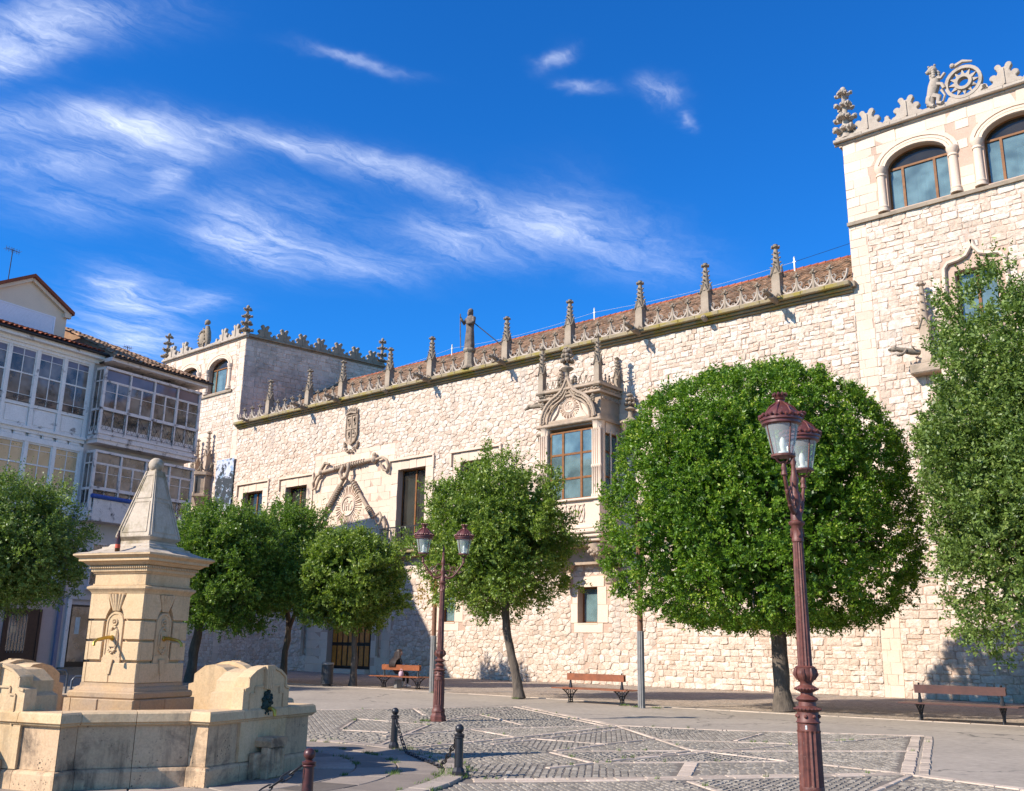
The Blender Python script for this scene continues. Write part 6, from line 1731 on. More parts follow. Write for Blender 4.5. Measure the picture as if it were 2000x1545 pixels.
def ring_course(prof, name, mat, jig=.0):
    """prof: closed cross-section [(offset, z)]; one block per outline edge"""
    rr = [offs(BP, o) for o, z in prof]; n = len(BP); m = len(prof); rg = random.Random(9)
    for i in range(n):
        j = (i + 1) % n; v = []
        for q in range(m):
            a, b = rr[q][i], rr[q][j]; d = (b - a); L0 = d.length; d = d / L0 if L0 > 1e-6 else d
            g_ = .003
            v.append((*(a + d * g_), prof[q][1])); v.append((*(b - d * g_), prof[q][1]))
        f = [(2 * q, 2 * q + 1, 2 * ((q + 1) % m) + 1, 2 * ((q + 1) % m)) for q in range(m)] + [tuple(2 * q for q in range(m - 1, -1, -1)), tuple(2 * q + 1 for q in range(m))]
        mb = MB(); mb.tint = rg.uniform(.25, .9); mb.add(v, f); FB(mb, name, mat)
ring_course([(.05, 0), (.05, .17), (.035, .20), (.0, .21), (-.3, .21), (-.3, 0)], 'base_block', M['fbasin'])
ring_course([(.0, .213), (.0, .655), (-.27, .655), (-.27, .213)], 'basin_block', M['fbasin'])
ring_course([(.03, .658), (.05, .675), (.05, .685), (.075, .70), (.06, .785), (.035, .805), (-.29, .805), (-.30, .79), (-.28, .658)], 'rim_block', M['fstone'])
mb = MB(); ii = offs(BP, -.25); mb.add([(p.x, p.y, .30) for p in ii], [tuple(range(len(ii)))]); FB(mb, 'basin_floor', M['forange'])
prof_pier = [(-.47, .0), (.47, .0), (.47, 1.04), (.385, 1.06), (.385, 1.17), (.36, 1.19), (.26, 1.25), (.13, 1.29), (0, 1.305), (-.13, 1.29), (-.26, 1.25), (-.36, 1.19), (-.385, 1.17), (-.385, 1.06), (-.47, 1.04)]
for k in range(4):
    F_ = side(k)
    rgp = random.Random(k + 40)
    mb = MB(F_); mb.tint = .7; mb.prism([(a, b if b > .5 else .212) for a, b in prof_pier], E_ - .13, E_ + .035)
    pier = FB(mb, 'spout_pier', M['fstone'])
    mb = MB(F_); mb.tint = .45
    mb.prism([(-.42, .3), (.42, .3), (.42, .98 + rgp.uniform(-.02, .02)), (.33, 1.0), (.33, 1.12), (.15, 1.24), (0, 1.26), (-.18, 1.22), (-.33, 1.12), (-.34, 1.0), (-.42, .98)], E_ - .48, E_ - .133); FB(mb, 'pier_back', M['fstone'], pier)
    mb = MB(F_)
    for s_ in (-1, 1):                                    # stepped sunk panel drawn by raised fillets
        L_ = [(s_ * .34, .66), (s_ * .34, .98), (s_ * .25, .98), (s_ * .25, 1.06), (s_ * .09, 1.06)]
        for i in range(len(L_) - 1): mb.bar((*L_[i], E_ + .04), (*L_[i + 1], E_ + .04), .022, .022)
        ed = [(s_ * a, b) for a, b in prof_pier[1:9] if a >= 0]
        for i in range(1, len(ed) - 1): mb.bar((ed[i][0] * .97, ed[i][1] - .012, E_ + .038), (ed[i + 1][0] * .97, ed[i + 1][1] - .012, E_ + .038), .03, .03)
    FB(mb, 'pier_moulding', M['fstone'], pier)
    mb = MB(F_)
    for j in range(4): mb.prism([(-.075 + j * .038, 1.03), (-.045 + j * .038, 1.03), (-.04 + j * .042 - .012, 1.31), (-.085 + j * .042 - .006, 1.31)], E_ + .03, E_ + .085)
    FB(mb, 'fluted_key', M['fstone'], pier)
    mb = MB(F_); mb.ball((0, .86, E_ + .035), .1, 12, (.85, 1.45, .55)); mb.ball((0, .89, E_ + .085), .035, 7); mb.ball((-.035, .92, E_ + .08), .025, 6); mb.ball((.035, .92, E_ + .08), .025, 6)
    for j in range(9): mb.ball((.085 * math.cos(j * .7), .86 + .135 * math.sin(j * .7), E_ + .05), .028, 6)
    FB(mb, 'bronze_mask', M['verdigris'], pier, smooth=60)
    mb = MB(F_); mb.tube([(0, .80, E_ + .06), (0, .80, E_ + .13), (0, .77, E_ + .17), (0, .71, E_ + .175)], [.022, .022, .026, .02], 8); FB(mb, 'brass_spout', M['brass'], pier, smooth=60)
    # bracket and step for a pitcher below the spout
    mb = MB(F_); mb.cbox(-.28, .28, .0, .3, E_ + .05, E_ + .14, .02); mb.cbox(-.17, .17, 0, .36, E_ + .14, E_ + .25, .02)
    mb.prism([(-.15, .363), (.15, .363), (.17, .43), (.14, .47), (-.14, .47), (-.17, .43)], E_ + .0, E_ + .27)
    for x in (-.1, 0, .1): mb.tube([(x, .1, E_ + .25), (x, .34, E_ + .255)], .02, 6)
    FB(mb, 'pitcher_rest', M['fbasin'])
# pillar
def sq(mb, prof, **k): return mb.lathe((0, 0, 0), [(h * math.sqrt(2), z) for h, z in prof], 4, rot=PI / 4)
for (z0, z1, hw, n) in ((.3, .57, .60, 2), (.573, .86, .575, 2)):
    for k in range(4):
        F_ = side(k); w = 2 * hw / n
        for j in range(n):
            mb = MB(F_); mb.tint = random.uniform(.3, .9); a0, a1 = -hw + j * w, -hw + (j + 1) * w
            mb.cbox(a0 + .003 + (.12 if j == 0 else 0), a1 - .003, z0, z1, hw - .12, hw, .012); FB(mb, 'plinth_block', M['forange'])
FB(sq(MB(), [(.45, .3), (.45, .86)]), 'plinth_core', M['fstone'])
FB(sq(MB(), [(.53, .862), (.545, .88), (.545, .93), (.53, .95), (.50, .955), (.49, .985), (.475, 1.0), (.45, 1.01), (.443, 1.05)]), 'base_moulding', M['forange'], smooth=30)
FB(sq(MB(), [(.392, 1.05), (.392, 2.19)]), 'pillar_core', M['fstone'])
rows = [(1.053, 1.30), (1.332, 1.563), (1.592, 1.823), (1.853, 2.17)]
for k in range(4):
    F_ = side(k)
    for ri, (z0, z1) in enumerate(rows):
        spans = [(-.443, -.002), (.002, .443)] if ri == 0 else [(-.443, -.17), (.17, .443)]
        if ri == 3: spans = [(-.443, -.155), (.155, .443)]
        for (a0, a1) in spans:
            mb = MB(F_); mb.tint = random.uniform(.5, .85)
            a0_ = a0 if a0 > -.44 else -.443 + .054
            if ri == 3:
                s_ = 1 if a0 > 0 else -1
                P = [(.155, 1.853), (.443 if s_ > 0 else .388, 1.853), (.443 if s_ > 0 else .388, 2.17), (.155, 2.17), (.095, 1.99), (.12, 1.95), (.145, 1.90)]
                P = [(s_ * a, b) for a, b in P]
                mb.prism(P if s_ > 0 else P[::-1], .39, .443)
            else: mb.cbox(a0_, a1, z0, z1, .39, .443, .008)
            FB(mb, 'pillar_block', M['fstone'])
    # keystone fan
    for j in range(5):
        a = -.11 + j * .055
        mb = MB(F_); mb.tint = .6; mb.tube([(a * .4, 1.955, .42), (a * 1.05, 2.168, .44)], [.018, .03 if j != 2 else .038], 7); FB(mb, 'key_flute', M['fstone'], smooth=60)
    # arched cartouche
    mb = MB(F_)
    A = [(-.125, 1.30)] + [(-.125 + 0, 1.30 + .5 * t) for t in (.3, .6, 1)] + [(.125 * math.cos(PI - PI * i / 10), 1.80 + .125 * math.sin(PI * i / 10)) for i in range(1, 10)] + [(.125, 1.80), (.125, 1.30)]
    mb.tube([(a, b, .415) for a, b in A], .022, 6)
    mb.prism([(a * .88, b) for a, b in A], .41, .424); mb.prism([(-.15, 1.302), (.15, 1.302), (.15, 1.36), (.10, 1.40), (-.10, 1.40), (-.15, 1.36)], .41, .436)
    sh2 = [(.075 * math.cos(t), 1.60 + .15 * math.sin(t)) for t in [2 * PI * i / 16 for i in range(17)]]
    mb.tube([(a, b, .43) for a, b in sh2], .014, 5); mb.prism([(-.05, 1.5), (.05, 1.5), (.05, 1.70), (-.05, 1.70)], .42, .445)
    mb.tube([(.04 * math.cos(t), 1.81 + .04 * math.sin(t), .43) for t in [2 * PI * i / 10 for i in range(11)]], .012, 5); mb.ball((0, 1.81, .43), .02, 7)
    for (x, z) in ((-.025, 1.74), (.025, 1.74), (-.03, 1.44), (.03, 1.44), (0, 1.42), (-.05, 1.46), (.05, 1.46)): mb.ball((x, z, .432), .02, 6)
    mb.prism([(-.055, 1.34), (.055, 1.34), (.022, 1.16), (-.022, 1.16)], .441, .462)
    FB(mb, 'cartouche', M['fstone'], smooth=50)
    mb = MB(F_); mb.lathe((0, 1.60, .445), [(.04, 0), (.03, .01)], 10, up=1); mb.ball((0, 1.61, .455), .038, 8, (1, 1, .5))
    mb.tube([(0, 1.61, .45), (0, 1.615, .52), (0, 1.60, .62), (0, 1.585, .70), (0, 1.55, .745), (0, 1.51, .75)], [.026, .024, .021, .019, .018, .022], 8); FB(mb, 'brass_spout', M['brass'], smooth=60)
    mb = MB(F_); mb.box(-.36, .36, 2.30, 2.43, .418, .427); FB(mb, 'frieze_panel', M['fstone'])
    mb = MB(F_)
    for j in range(30): mb.box(-.47 + j * .0325, -.47 + j * .0325 + .018, 2.50, 2.53, .45, .502)
    FB(mb, 'dentil', M['fstone'], kind='stuff')
FB(sq(MB(), [(.44, 2.172), (.45, 2.19), (.455, 2.20), (.49, 2.235), (.492, 2.26), (.46, 2.275), (.44, 2.28)]), 'string_course', M['fstone'], smooth=30)
FB(sq(MB(), [(.425, 2.28), (.425, 2.44)]), 'frieze', M['fstone'])
FB(sq(MB(), [(.44, 2.283), (.44, 2.30)]), 'frieze_foot', M['fstone'])
FB(sq(MB(), [(.44, 2.43), (.455, 2.45), (.47, 2.46), (.47, 2.497), (.475, 2.50), (.475, 2.535), (.51, 2.545), (.55, 2.58), (.59, 2.59), (.59, 2.625), (.61, 2.635), (.645, 2.66), (.645, 2.68)]), 'cornice', M['fstone'], smooth=25)
FB(sq(MB(), [(.64, 2.683), (.60, 2.70), (.52, 2.715), (.44, 2.75), (.40, 2.77), (.40, 2.79), (.345, 2.80), (.33, 2.83), (.27, 2.845), (.27, 2.87), (.25, 2.88), (.27, 2.90), (.305, 2.93)]), 'stepped_cap', M['fmoss'], smooth=25)
FB(sq(MB(), [(.295, 2.932), (.295, 2.945), (.08, 3.86), (.06, 3.87), (.06, 3.90)]), 'obelisk', M['fmoss'])
for k in range(4):
    F_ = side(k); mb = MB(F_)
    def fp(t, x): w = .295 + (.08 - .295) * t; return (x * w, 2.945 + .915 * t, w + .002)
    for (t0, t1) in ((.06, .52), (.58, .93)):
        Q = [fp(t0, -.74), fp(t0, .74), fp(t1, .70), fp(t1, -.70)]
        for i in range(4): mb.bar(Q[i], Q[(i + 1) % 4], .014, .012)
    for x in (-.93, .93): mb.bar(fp(.0, x), fp(1, x), .022, .018)
    FB(mb, 'obelisk_fillet', M['fmoss'])
FB(MB().ball((0, 0, 3.955), .102, 18), 'stone_ball', M['fmoss'], smooth=True)
# bottle left on the cornice
M['bottle'] = simple('brown_bottle_glass', (.06, .02, .004), .1, var=.1, bump=0)
M['label'] = simple('red_paper_label', (.5, .06, .02), .7, bump=0)
c, s_ = math.cos(FA), math.sin(FA)
lx_, ly_ = .02 + .0, -.56
bt = thing('beer_bottle', 'brown glass bottle with red label standing on the fountain cornice', 'bottle', (FC.x + lx_ * c - ly_ * s_, FC.y + lx_ * s_ + ly_ * c, .03 + 2.705))
MB().lathe((0, 0, 0), [(.030, 0), (.033, .01), (.033, .15), (.026, .185), (.014, .215), (.013, .26), (.016, .262), (.016, .275)], 14).build('glass_body', M['bottle'], bt, inv=None, smooth=50)
MB().lathe((0, 0, .045), [(.0338, 0), (.0338, .05)], 14).build('paper_label', M['label'], bt, inv=None)

# ------------------------------------------------------------------ street lamps
M['lamp_iron'] = simple('rust_brown_painted_iron', (.12, .038, .026), .55, .05, var=.35, scale=14, bump=.35, bd=.004, col2=(.22, .11, .075), thr=(.60, .68))
M['lamp_crown'] = simple('maroon_lantern_crown', (.115, .034, .026), .38, .15, var=.3, scale=10, bump=.3, bd=.004, col2=(.17, .12, .10), thr=(.60, .70))
t = NT('clear_lantern_glass'); t.set('Base Color', (.80, .86, .86, 1)); t.set('Roughness', .08)
tr = t.n.new('ShaderNodeBsdfTransparent'); tr.inputs[0].default_value = (.86, .90, .90, 1); mx = t.n.new('ShaderNodeMixShader'); mx.inputs[0].default_value = .22
t.l.new(tr.outputs[0], mx.inputs[1]); t.l.new(t.b.outputs[0], mx.inputs[2]); t.l.new(mx.outputs[0], t.out.inputs[0]); M['lamp_glass'] = t.m
M['bulb'] = simple('frosted_lamp_bulb', (.75, .72, .62), .3, bump=0)
lamp = thing('street_lamp', 'tall rust-brown iron lamp post in front of the big round tree', 'street lamp', (-4.25, 9.52, .0), R(9))
LB = lambda mb, name, mat, parent=lamp, **k: mb.build(name, mat, parent, inv=None, **k)
LB(MB().lathe((0, 0, 0), [(.20, 0), (.20, .04), (.185, .05), (.185, .12), (.165, .14), (.155, .17), (.15, .2), (.16, .22), (.15, .24)], 8, rot=PI / 8), 'base', M['lamp_iron'])
LB(MB().lathe((0, 0, 0), [(.15, .24), (.118, .30), (.125, .33), (.12, .36)], 24), 'base_collar', M['lamp_iron'], smooth=50)
mb = MB(); mb.lathe((0, 0, 0), [(.122, .36), (.116, .87), (.122, .89)], 32, flute=1, fd=.11); LB(mb, 'fluted_drum', M['lamp_iron'])
mb = MB(); mb.lathe((0, 0, 0), [(.112, .89), (.110, .96), (.125, .97), (.11, .985), (.107, 1.07), (.125, 1.085), (.135, 1.10), (.12, 1.115), (.09, 1.13), (.085, 1.17), (.10, 1.18), (.115, 1.195), (.10, 1.21), (.062, 1.235), (.062, 1.26), (.11, 1.285), (.115, 1.30), (.10, 1.315), (.062, 1.335), (.06, 1.355), (.085, 1.385), (.108, 1.42), (.112, 1.46), (.10, 1.50), (.105, 1.51), (.08, 1.525)], 24)
for k in range(8):
    an = PI / 4 * k
    mb.tube([(.085 * math.cos(an), .085 * math.sin(an), 1.385), (.114 * math.cos(an), .114 * math.sin(an), 1.44), (.104 * math.cos(an), .104 * math.sin(an), 1.50)], [.01, .022, .012], 5); mb.ball((.112 * math.cos(an), .112 * math.sin(an), 1.03), .02, 6)
for k in range(22): an = 2 * PI * k / 22; mb.ball((.113 * math.cos(an), .113 * math.sin(an), 1.297), .012, 5); mb.ball((.131 * math.cos(an), .131 * math.sin(an), 1.10), .012, 5)
LB(mb, 'turned_baluster', M['lamp_iron'], smooth=50)
LB(MB().lathe((0, 0, 0), [(.074, 1.525), (.054, 2.79), (.06, 2.80)], 28, flute=1, fd=.12), 'fluted_shaft', M['lamp_iron'])
mb = MB(); mb.lathe((0, 0, 0), [(.06, 2.80), (.062, 2.83), (.056, 2.84), (.058, 2.96), (.07, 2.975), (.085, 2.99), (.085, 3.01), (.06, 3.025), (.058, 3.10), (.045, 3.12)], 18)
for k in range(4): an = PI / 2 * k + .3; mb.tube([(.058 * math.cos(an), .058 * math.sin(an), 2.94), (.066 * math.cos(an + .3), .066 * math.sin(an + .3), 2.88), (.06 * math.cos(an), .06 * math.sin(an), 2.85)], .012, 5)
LB(mb, 'capital', M['lamp_iron'], smooth=50)
mb = MB(); mb.lathe((0, 0, 0), [(.045, 3.12), (.03, 3.16), (.055, 3.22), (.05, 3.30), (.028, 3.36), (.04, 3.42), (.05, 3.47), (.03, 3.53), (.022, 3.62), (.035, 3.66), (.02, 3.70), (.03, 3.76), (.018, 3.80), (.004, 3.865)], 14); LB(mb, 'centre_finial', M['lamp_iron'], smooth=50)
M['sticker'] = simple('weathered_white_sticker', (.5, .5, .48), .7, var=.3, scale=60)
mb = MB(); mb.add([(.115 * math.cos(a), .115 * math.sin(a), z) for z in (.905, .945) for a in (-.08, .08)], [(0, 1, 3, 2)]); LB(mb, 'sticker', M['sticker'])
lan = None
for s_ in (-1, 1):
    mb = MB(); X = lambda x, z, y=0: (s_ * x, y, z)
    mb.tube([X(.03, 3.14), X(.12, 3.10), X(.22, 3.13), X(.32, 3.24), X(.40, 3.36), X(.455, 3.44), X(.46, 3.52)], [.026, .028, .024, .022, .02, .018, .02], 8)
    mb.tube([X(.22 + .075 * math.cos(t) * (1 - t / 14), 3.29 + .075 * math.sin(t) * (1 - t / 14)) for t in [-1.6 + i * .55 for i in range(14)]], .014, 6)
    mb.tube([X(.10 + .06 * math.cos(t) * (1 - t / 14), 3.22 + .06 * math.sin(t) * (1 - t / 14)) for t in [-1.6 + i * .6 for i in range(12)]], .014, 6)
    mb.tube([X(.04, 3.40), X(.13, 3.42), X(.17, 3.34), X(.30, 3.22)], .012, 6); mb.tube([X(.3, 3.22), X(.36, 3.20), X(.4, 3.26), X(.36, 3.3)], .012, 5)
    for (x, z) in ((.13, 3.10), (.25, 3.16), (.36, 3.30)): mb.ball(X(x, z), .03, 7)
    mb.lathe((s_ * .46, 0, 3.44), [(.02, 0), (.035, .01), (.03, .04), (.022, .06), (.032, .08), (.024, .11), (.02, .13)], 12)
    LB(mb, 'bracket_arm', M['lamp_iron'], smooth=50)
    if s_ == -1:
        mb = MB()                                        # lantern cage
        mb.lathe((0, 0, 3.57), [(.022, 0), (.03, .02), (.012, .03)], 10)
        for k in range(4):
            an = PI / 2 * k + PI / 4; ca, sa_ = math.cos(an), math.sin(an)
            mb.tube([(.015 * ca, .015 * sa_, 3.57), (.07 * ca, .07 * sa_, 3.585), (.115 * ca, .115 * sa_, 3.65)], .009, 5)
            mb.tube([(.113 * ca, .113 * sa_, 3.65), (.176 * ca, .176 * sa_, 3.98)], .009, 5)
        mb.lathe((0, 0, 3.64), [(.112, 0), (.126, .0), (.126, .022), (.112, .022)], 20)
        lan = LB(mb, 'lantern', M['lamp_iron'], smooth=50)
        g_ = MB(); n = 20
        g_.add([(r * math.cos(2 * PI * k / n), r * math.sin(2 * PI * k / n), z) for (r, z) in ((.112, 3.66), (.176, 3.98)) for k in range(n)], [(k, (k + 1) % n, n + (k + 1) % n, n + k) for k in range(n)])
        LB(g_, 'glass_shade', M['lamp_glass'], lan, smooth=True)
        mb = MB(); mb.lathe((0, 0, 3.665), [(.05, 0), (.05, .03), (.02, .04)], 12); mb.lathe((0, 0, 3.70), [(.02, 0), (.03, .04), (.034, .08), (.025, .13), (.01, .15)], 12); LB(mb, 'bulb', M['bulb'], lan, smooth=True)
        mb = MB(); mb.lathe((0, 0, 3.97), [(.17, 0), (.185, .0), (.205, .015), (.205, .04), (.222, .05), (.222, .072), (.21, .08), (.20, .085)], 28)
        mb.lathe((0, 0, 4.05), [(.195, 0), (.18, .05), (.13, .11), (.075, .15), (.045, .18), (.045, .2), (.06, .21), (.05, .22), (.065, .25), (.075, .262)], 24)
        for k in range(26): an = 2 * PI * k / 26; mb.ball((.218 * math.cos(an), .218 * math.sin(an), 4.062 + .012 * (k % 2)), .023, 5)
        for k in range(8): an = PI / 4 * k; mb.tube([(.185 * math.cos(an), .185 * math.sin(an), 4.09), (.135 * math.cos(an), .135 * math.sin(an), 4.165), (.05 * math.cos(an), .05 * math.sin(an), 4.225)], .009, 4)
        for k in range(10): an = 2 * PI * k / 10; mb.ball((.068 * math.cos(an), .068 * math.sin(an), 4.31), .016, 5, (1, 1, 1.4))
        LB(mb, 'crown', M['lamp_crown'], lan, smooth=50)
        lan.location = (-.46, 0, 0)
        l2 = copy_tree(lan, lamp); l2.location = (.46, 0, 0)
lamp.rotation_euler = (0, 0, R(-78)); lamp.scale = (.965, .965, .965)
lamp2 = copy_tree(lamp); lamp2.location = (-15.63, 15.92, .0); lamp2.rotation_euler = (0, 0, R(44)); lamp2.scale = (1, 1, 1); lamp2['label'] = 'rust-brown iron lamp post with both lanterns side by side, between the fountain and the palace'
for l in (lamp, lamp2): l['group'] = 'twin-lantern lamp posts on the square'

# ------------------------------------------------------------------ bollards and chains
M['bollard'] = simple('dark_painted_bollard', (.025, .024, .027), .38, .2, var=.3, scale=12, col2=(.07, .03, .025), thr=(.60, .74))
M['bollard_red'] = simple('reddish_brown_bollard', (.085, .025, .022), .4, .2, var=.35, scale=12, col2=(.03, .02, .02), thr=(.5, .7))
def bollard_root(label, loc, mat, src=None):
    b = thing('bollard', label, 'bollard', loc, 0, 'bollards ringing the fountain')
    B2 = lambda mb, nm, **k: mb.build(nm, mat, b, inv=None, **k)
    B2(MB().lathe((0, 0, 0), [(.085, 0), (.085, .05), (.078, .06), (.066, .085), (.056, .10)], 8, rot=PI / 8), 'foot')
    B2(MB().lathe((0, 0, 0), [(.056, .10), (.050, .46), (.058, .465), (.066, .475), (.066, .49), (.05, .495), (.03, .505), (.03, .515)], 16, flute=1, fd=.06), 'shaft', smooth=50)
    B2(MB().ball((0, 0, .555), .056, 16), 'ball', smooth=True)
    B2(MB().tube([(.06 * math.cos(t), .06 * math.sin(t), .455 + .0) for t in [2 * PI * k / 14 for k in range(15)]], .009, 5), 'chain_ring', smooth=True)
    return b
BL = [(-8.85, 9.41), (-11.80, 11.05), (-7.72, 6.15)]
bollard_root('black ball-topped bollard at the cobble edge with a chain on its left', (*BL[0], .04), M['bollard'])
bollard_root('black ball-topped bollard behind, closest to the lamp post between fountain and palace', (*BL[1], .04), M['bollard'])
bollard_root('reddish-brown ball-topped bollard cut off by the bottom edge beside the basin', (*BL[2], .04), M['bollard_red'])
def link_mesh():
    mb = MB(); P = [(.047 * math.cos(t) + (.022 if math.cos(t) > 0 else -.022), .026 * math.sin(t), 0) for t in [2 * PI * k / 12 for k in range(13)]]
    mb.tube(P, .0085, 5, cap=False); return mb.mesh('chain_link', M['iron'], smooth=True)
lm = link_mesh()
def chain(p, q, sag, label, floor=.05):
    p, q = Vector(p), Vector(q)
    t_ = thing('chain', label, 'chain', tuple(p), 0, 'iron chains between the bollards')
    N = 200; P = []
    for i in range(N + 1):
        u = i / N; w = p.lerp(q, u); w.z = p.z + (q.z - p.z) * u - sag * 4 * u * (1 - u); w.z = max(w.z, floor + .006 * math.sin(i * .9)); P.append(w)
    step = .104; acc_ = 0; last = P[0]; k = 0; L_ = [0]
    for i in range(1, N + 1): L_.append(L_[-1] + (P[i] - P[i - 1]).length)
    s0 = .05
    while s0 < L_[-1] - .04:
        i = min(range(N + 1), key=lambda i: abs(L_[i] - s0)); a, b = P[max(i - 3, 0)], P[min(i + 3, N)]; d = (b - a).normalized()
        o = bpy.data.objects.new('link', lm); C.objects.link(o); o.parent = t_
        mtx = d.to_track_quat('X', 'Z').to_matrix().to_4x4() @ Matrix.Rotation((PI / 2 if k % 2 else 0) + .3, 4, 'X')
        o.matrix_parent_inverse = inv_of(t_); o.location = P[i]; o.rotation_euler = mtx.to_euler(); k += 1; s0 += step
def ring_pt(i, j):
    a, b = Vector(BL[i]), Vector(BL[j]); d = (b - a).normalized(); return (a.x + d.x * .07, a.y + d.y * .07, .49)
chain(ring_pt(0, 1), ring_pt(1, 0), .62, 'sagging iron chain lying on the slabs between the two black bollards')
e_ = Vector((-8.0, 2.6)); a = Vector(BL[2])
chain((a.x - .03, a.y - .07, .49), (FC.x + 4.7 * math.cos(R(-48)), FC.y + 4.7 * math.sin(R(-48)), .49), .55, 'taut iron chain leading down and left from the reddish-brown bollard')

# ------------------------------------------------------------------ benches
M['bench_wood'] = simple('orange_varnished_bench_wood', (.22, .065, .022), .45, var=.35, scale=5, bump=.3, bd=.004)
M['bench_dark'] = simple('dark_brown_bench_wood', (.075, .026, .016), .45, var=.3, scale=5, bump=.3, bd=.004)
def bench(label, loc, rz, wood, L0=2.75, LBk=2.1):
    b = thing('park_bench', label, 'bench', loc, rz, 'double-sided benches along the tree row')
    BB = lambda mb, nm, mt, **k: mb.build(nm, mt, b, inv=None, **k)
    for y in (-.36, -.22, .22, .36): BB(MB(Frame((0, 0, 0), (1, 0, 0), (0, 0, 1))).box(-L0 / 2, L0 / 2, 0, 0, 0, 0) if False else MB().box(-L0 / 2, L0 / 2, y - .062, y + .062, .415, .445), 'seat_slat', wood)
    BB(MB().box(-L0 / 2, L0 / 2, -.145, .145, .410, .438), 'seat_board', wood)
    BB(MB().box(-LBk / 2, LBk / 2, -.055, -.022, .665, .865), 'back_board', wood)
    BB(MB().box(-LBk / 2, LBk / 2, .022, .055, .665, .865), 'back_board', wood)
    for s_ in (-1, 1):
        x = s_ * .95
        mb = MB(); mb.lathe((x, 0, .445), [(.06, 0), (.05, .06), (.035, .15), (.028, .25), (.022, .44), (.03, .45), (.022, .47)], 8); BB(mb, 'back_post', M['iron'], smooth=40)
        mb = MB()
        for t in (-1, 1):
            mb.tube([(x, t * .03, .02), (x, t * .10, .03), (x, t * .08, .14), (x, t * .16, .26), (x, t * .30, .36), (x, t * .40, .405)], [.022, .022, .02, .018, .018, .016], 6)
            mb.tube([(x, t * (.16 + .07 * math.cos(a)), .33 + .055 * math.sin(a)) for a in [k * .6 for k in range(10)]], .012, 5)
            mb.tube([(x, t * (.07 + .045 * math.cos(a)), .21 + .055 * math.sin(a)) for a in [k * .65 for k in range(10)]], .012, 5)
            mb.tube([(x, t * (.05 + .035 * math.cos(a)), .11 + .035 * math.sin(a)) for a in [k * .65 for k in range(10)]], .01, 5)
        mb.bar((x, -.42, .400), (x, .42, .400), .035, .02); mb.tube([(x, 0, .02), (x, 0, .40)], .016, 6); mb.box(x - .03, x + .03, -.14, .14, 0, .02)
        BB(mb, 'leg', M['iron'], smooth=50)
    return b
bench('orange bench with a seated person, left of the grooved pole', (-28.45, 26.85, .02), 0, M['bench_wood'])
bench('empty orange bench between the slender tree and the pole with a rusty upper half', (-17.78, 24.85, 0), 0, M['bench_wood'])
bench('empty dark brown bench under the right-hand tree', (-7.65, 25.95, 0), R(2), M['bench_dark'])

# ------------------------------------------------------------------ litter bin, poles
M['bin'] = simple('ribbed_black_bin', (.035, .035, .038), .5, .2, var=.2, scale=15)
bi = thing('litter_bin', 'round black litter bin with a pale rim, left of the studded door', 'bin', (-31.6, 25.8, 0))
mb = MB(); mb.lathe((0, 0, 0), [(.17, .0), (.18, .06), (.235, .08), (.235, .80), (.22, .82)], 40, flute=1, fd=.03); mb.build('drum', M['bin'], bi, inv=None)
MB().lathe((0, 0, 0), [(.22, .82), (.245, .83), (.245, .86), (.23, .90), (.16, .92), (.15, .90), (.15, .84)], 28).build('rim', M['grey_metal'], bi, inv=None, smooth=50)
M['pole_rust'] = simple('rusty_brown_pole', (.17, .075, .04), .7, .1, var=.3, scale=8)
def pole(label, loc, zr):
    p = thing('banner_pole', label, 'pole', loc, 0, 'tall two-part poles among the trees')
    MB().lathe((0, 0, 0), [(.115, 0), (.11, .03), (.105, .05), (.105, zr), (.085, zr + .02)], 22, flute=1, fd=.14).build('grooved_sleeve', M['grey_metal'], p, inv=None)
    MB().lathe((0, 0, zr + .02), [(.082, 0), (.078, 3.6), (.02, 3.62)], 14).build('upper_tube', M['pole_rust'], p, inv=None, smooth=50)
pole('grey grooved pole with brown upper tube standing right behind the middle lamp post', (-25.44, 25.55, 0), 1.95)
pole('grey grooved pole with rusty upper half under the left edge of the big round tree', (-15.78, 24.27, 0), 2.1)

# ------------------------------------------------------------------ seated person
M['skin'] = simple('skin', (.42, .24, .17), .6, var=.05, bump=0)
M['black_cloth'] = simple('black_cloth', (.02, .019, .02), .85, var=.3, bump=.2)
M['hair'] = simple('dark_brown_hair', (.035, .018, .010), .55, var=.4, scale=30, bump=.4)
M['shoe'] = simple('white_trainer', (.6, .58, .56), .6)
M['jeans'] = simple('grey_denim', (.10, .105, .12), .85)
pr = thing('person', 'long-haired person in black sitting on the orange bench with back turned', 'person', (-28.85, 26.99, .02))
pr.scale = (1.12, 1.12, 1.1)
def skin_obj(name, mat, joints, edges, sub=2, root=0, parent=pr):
    me = bpy.data.meshes.new(name); me.from_pydata([j[:3] for j in joints], edges, []); me.materials.append(mat)
    o = bpy.data.objects.new(name, me); C.objects.link(o); o.parent = parent
    m = o.modifiers.new('skin', 'SKIN'); m.use_smooth_shade = True
    for i, j in enumerate(joints): me.skin_vertices[0].data[i].radius = (j[3], j[4] if len(j) > 4 else j[3])
    me.skin_vertices[0].data[root].use_root = True
    s = o.modifiers.new('sub', 'SUBSURF'); s.levels = s.render_levels = sub
    return o
def skin_ready(me):
    if not me.skin_vertices: 
        bm = __import__('bmesh').new(); bm.from_mesh(me); bm.verts.layers.skin.verify(); bm.to_mesh(me); bm.free()
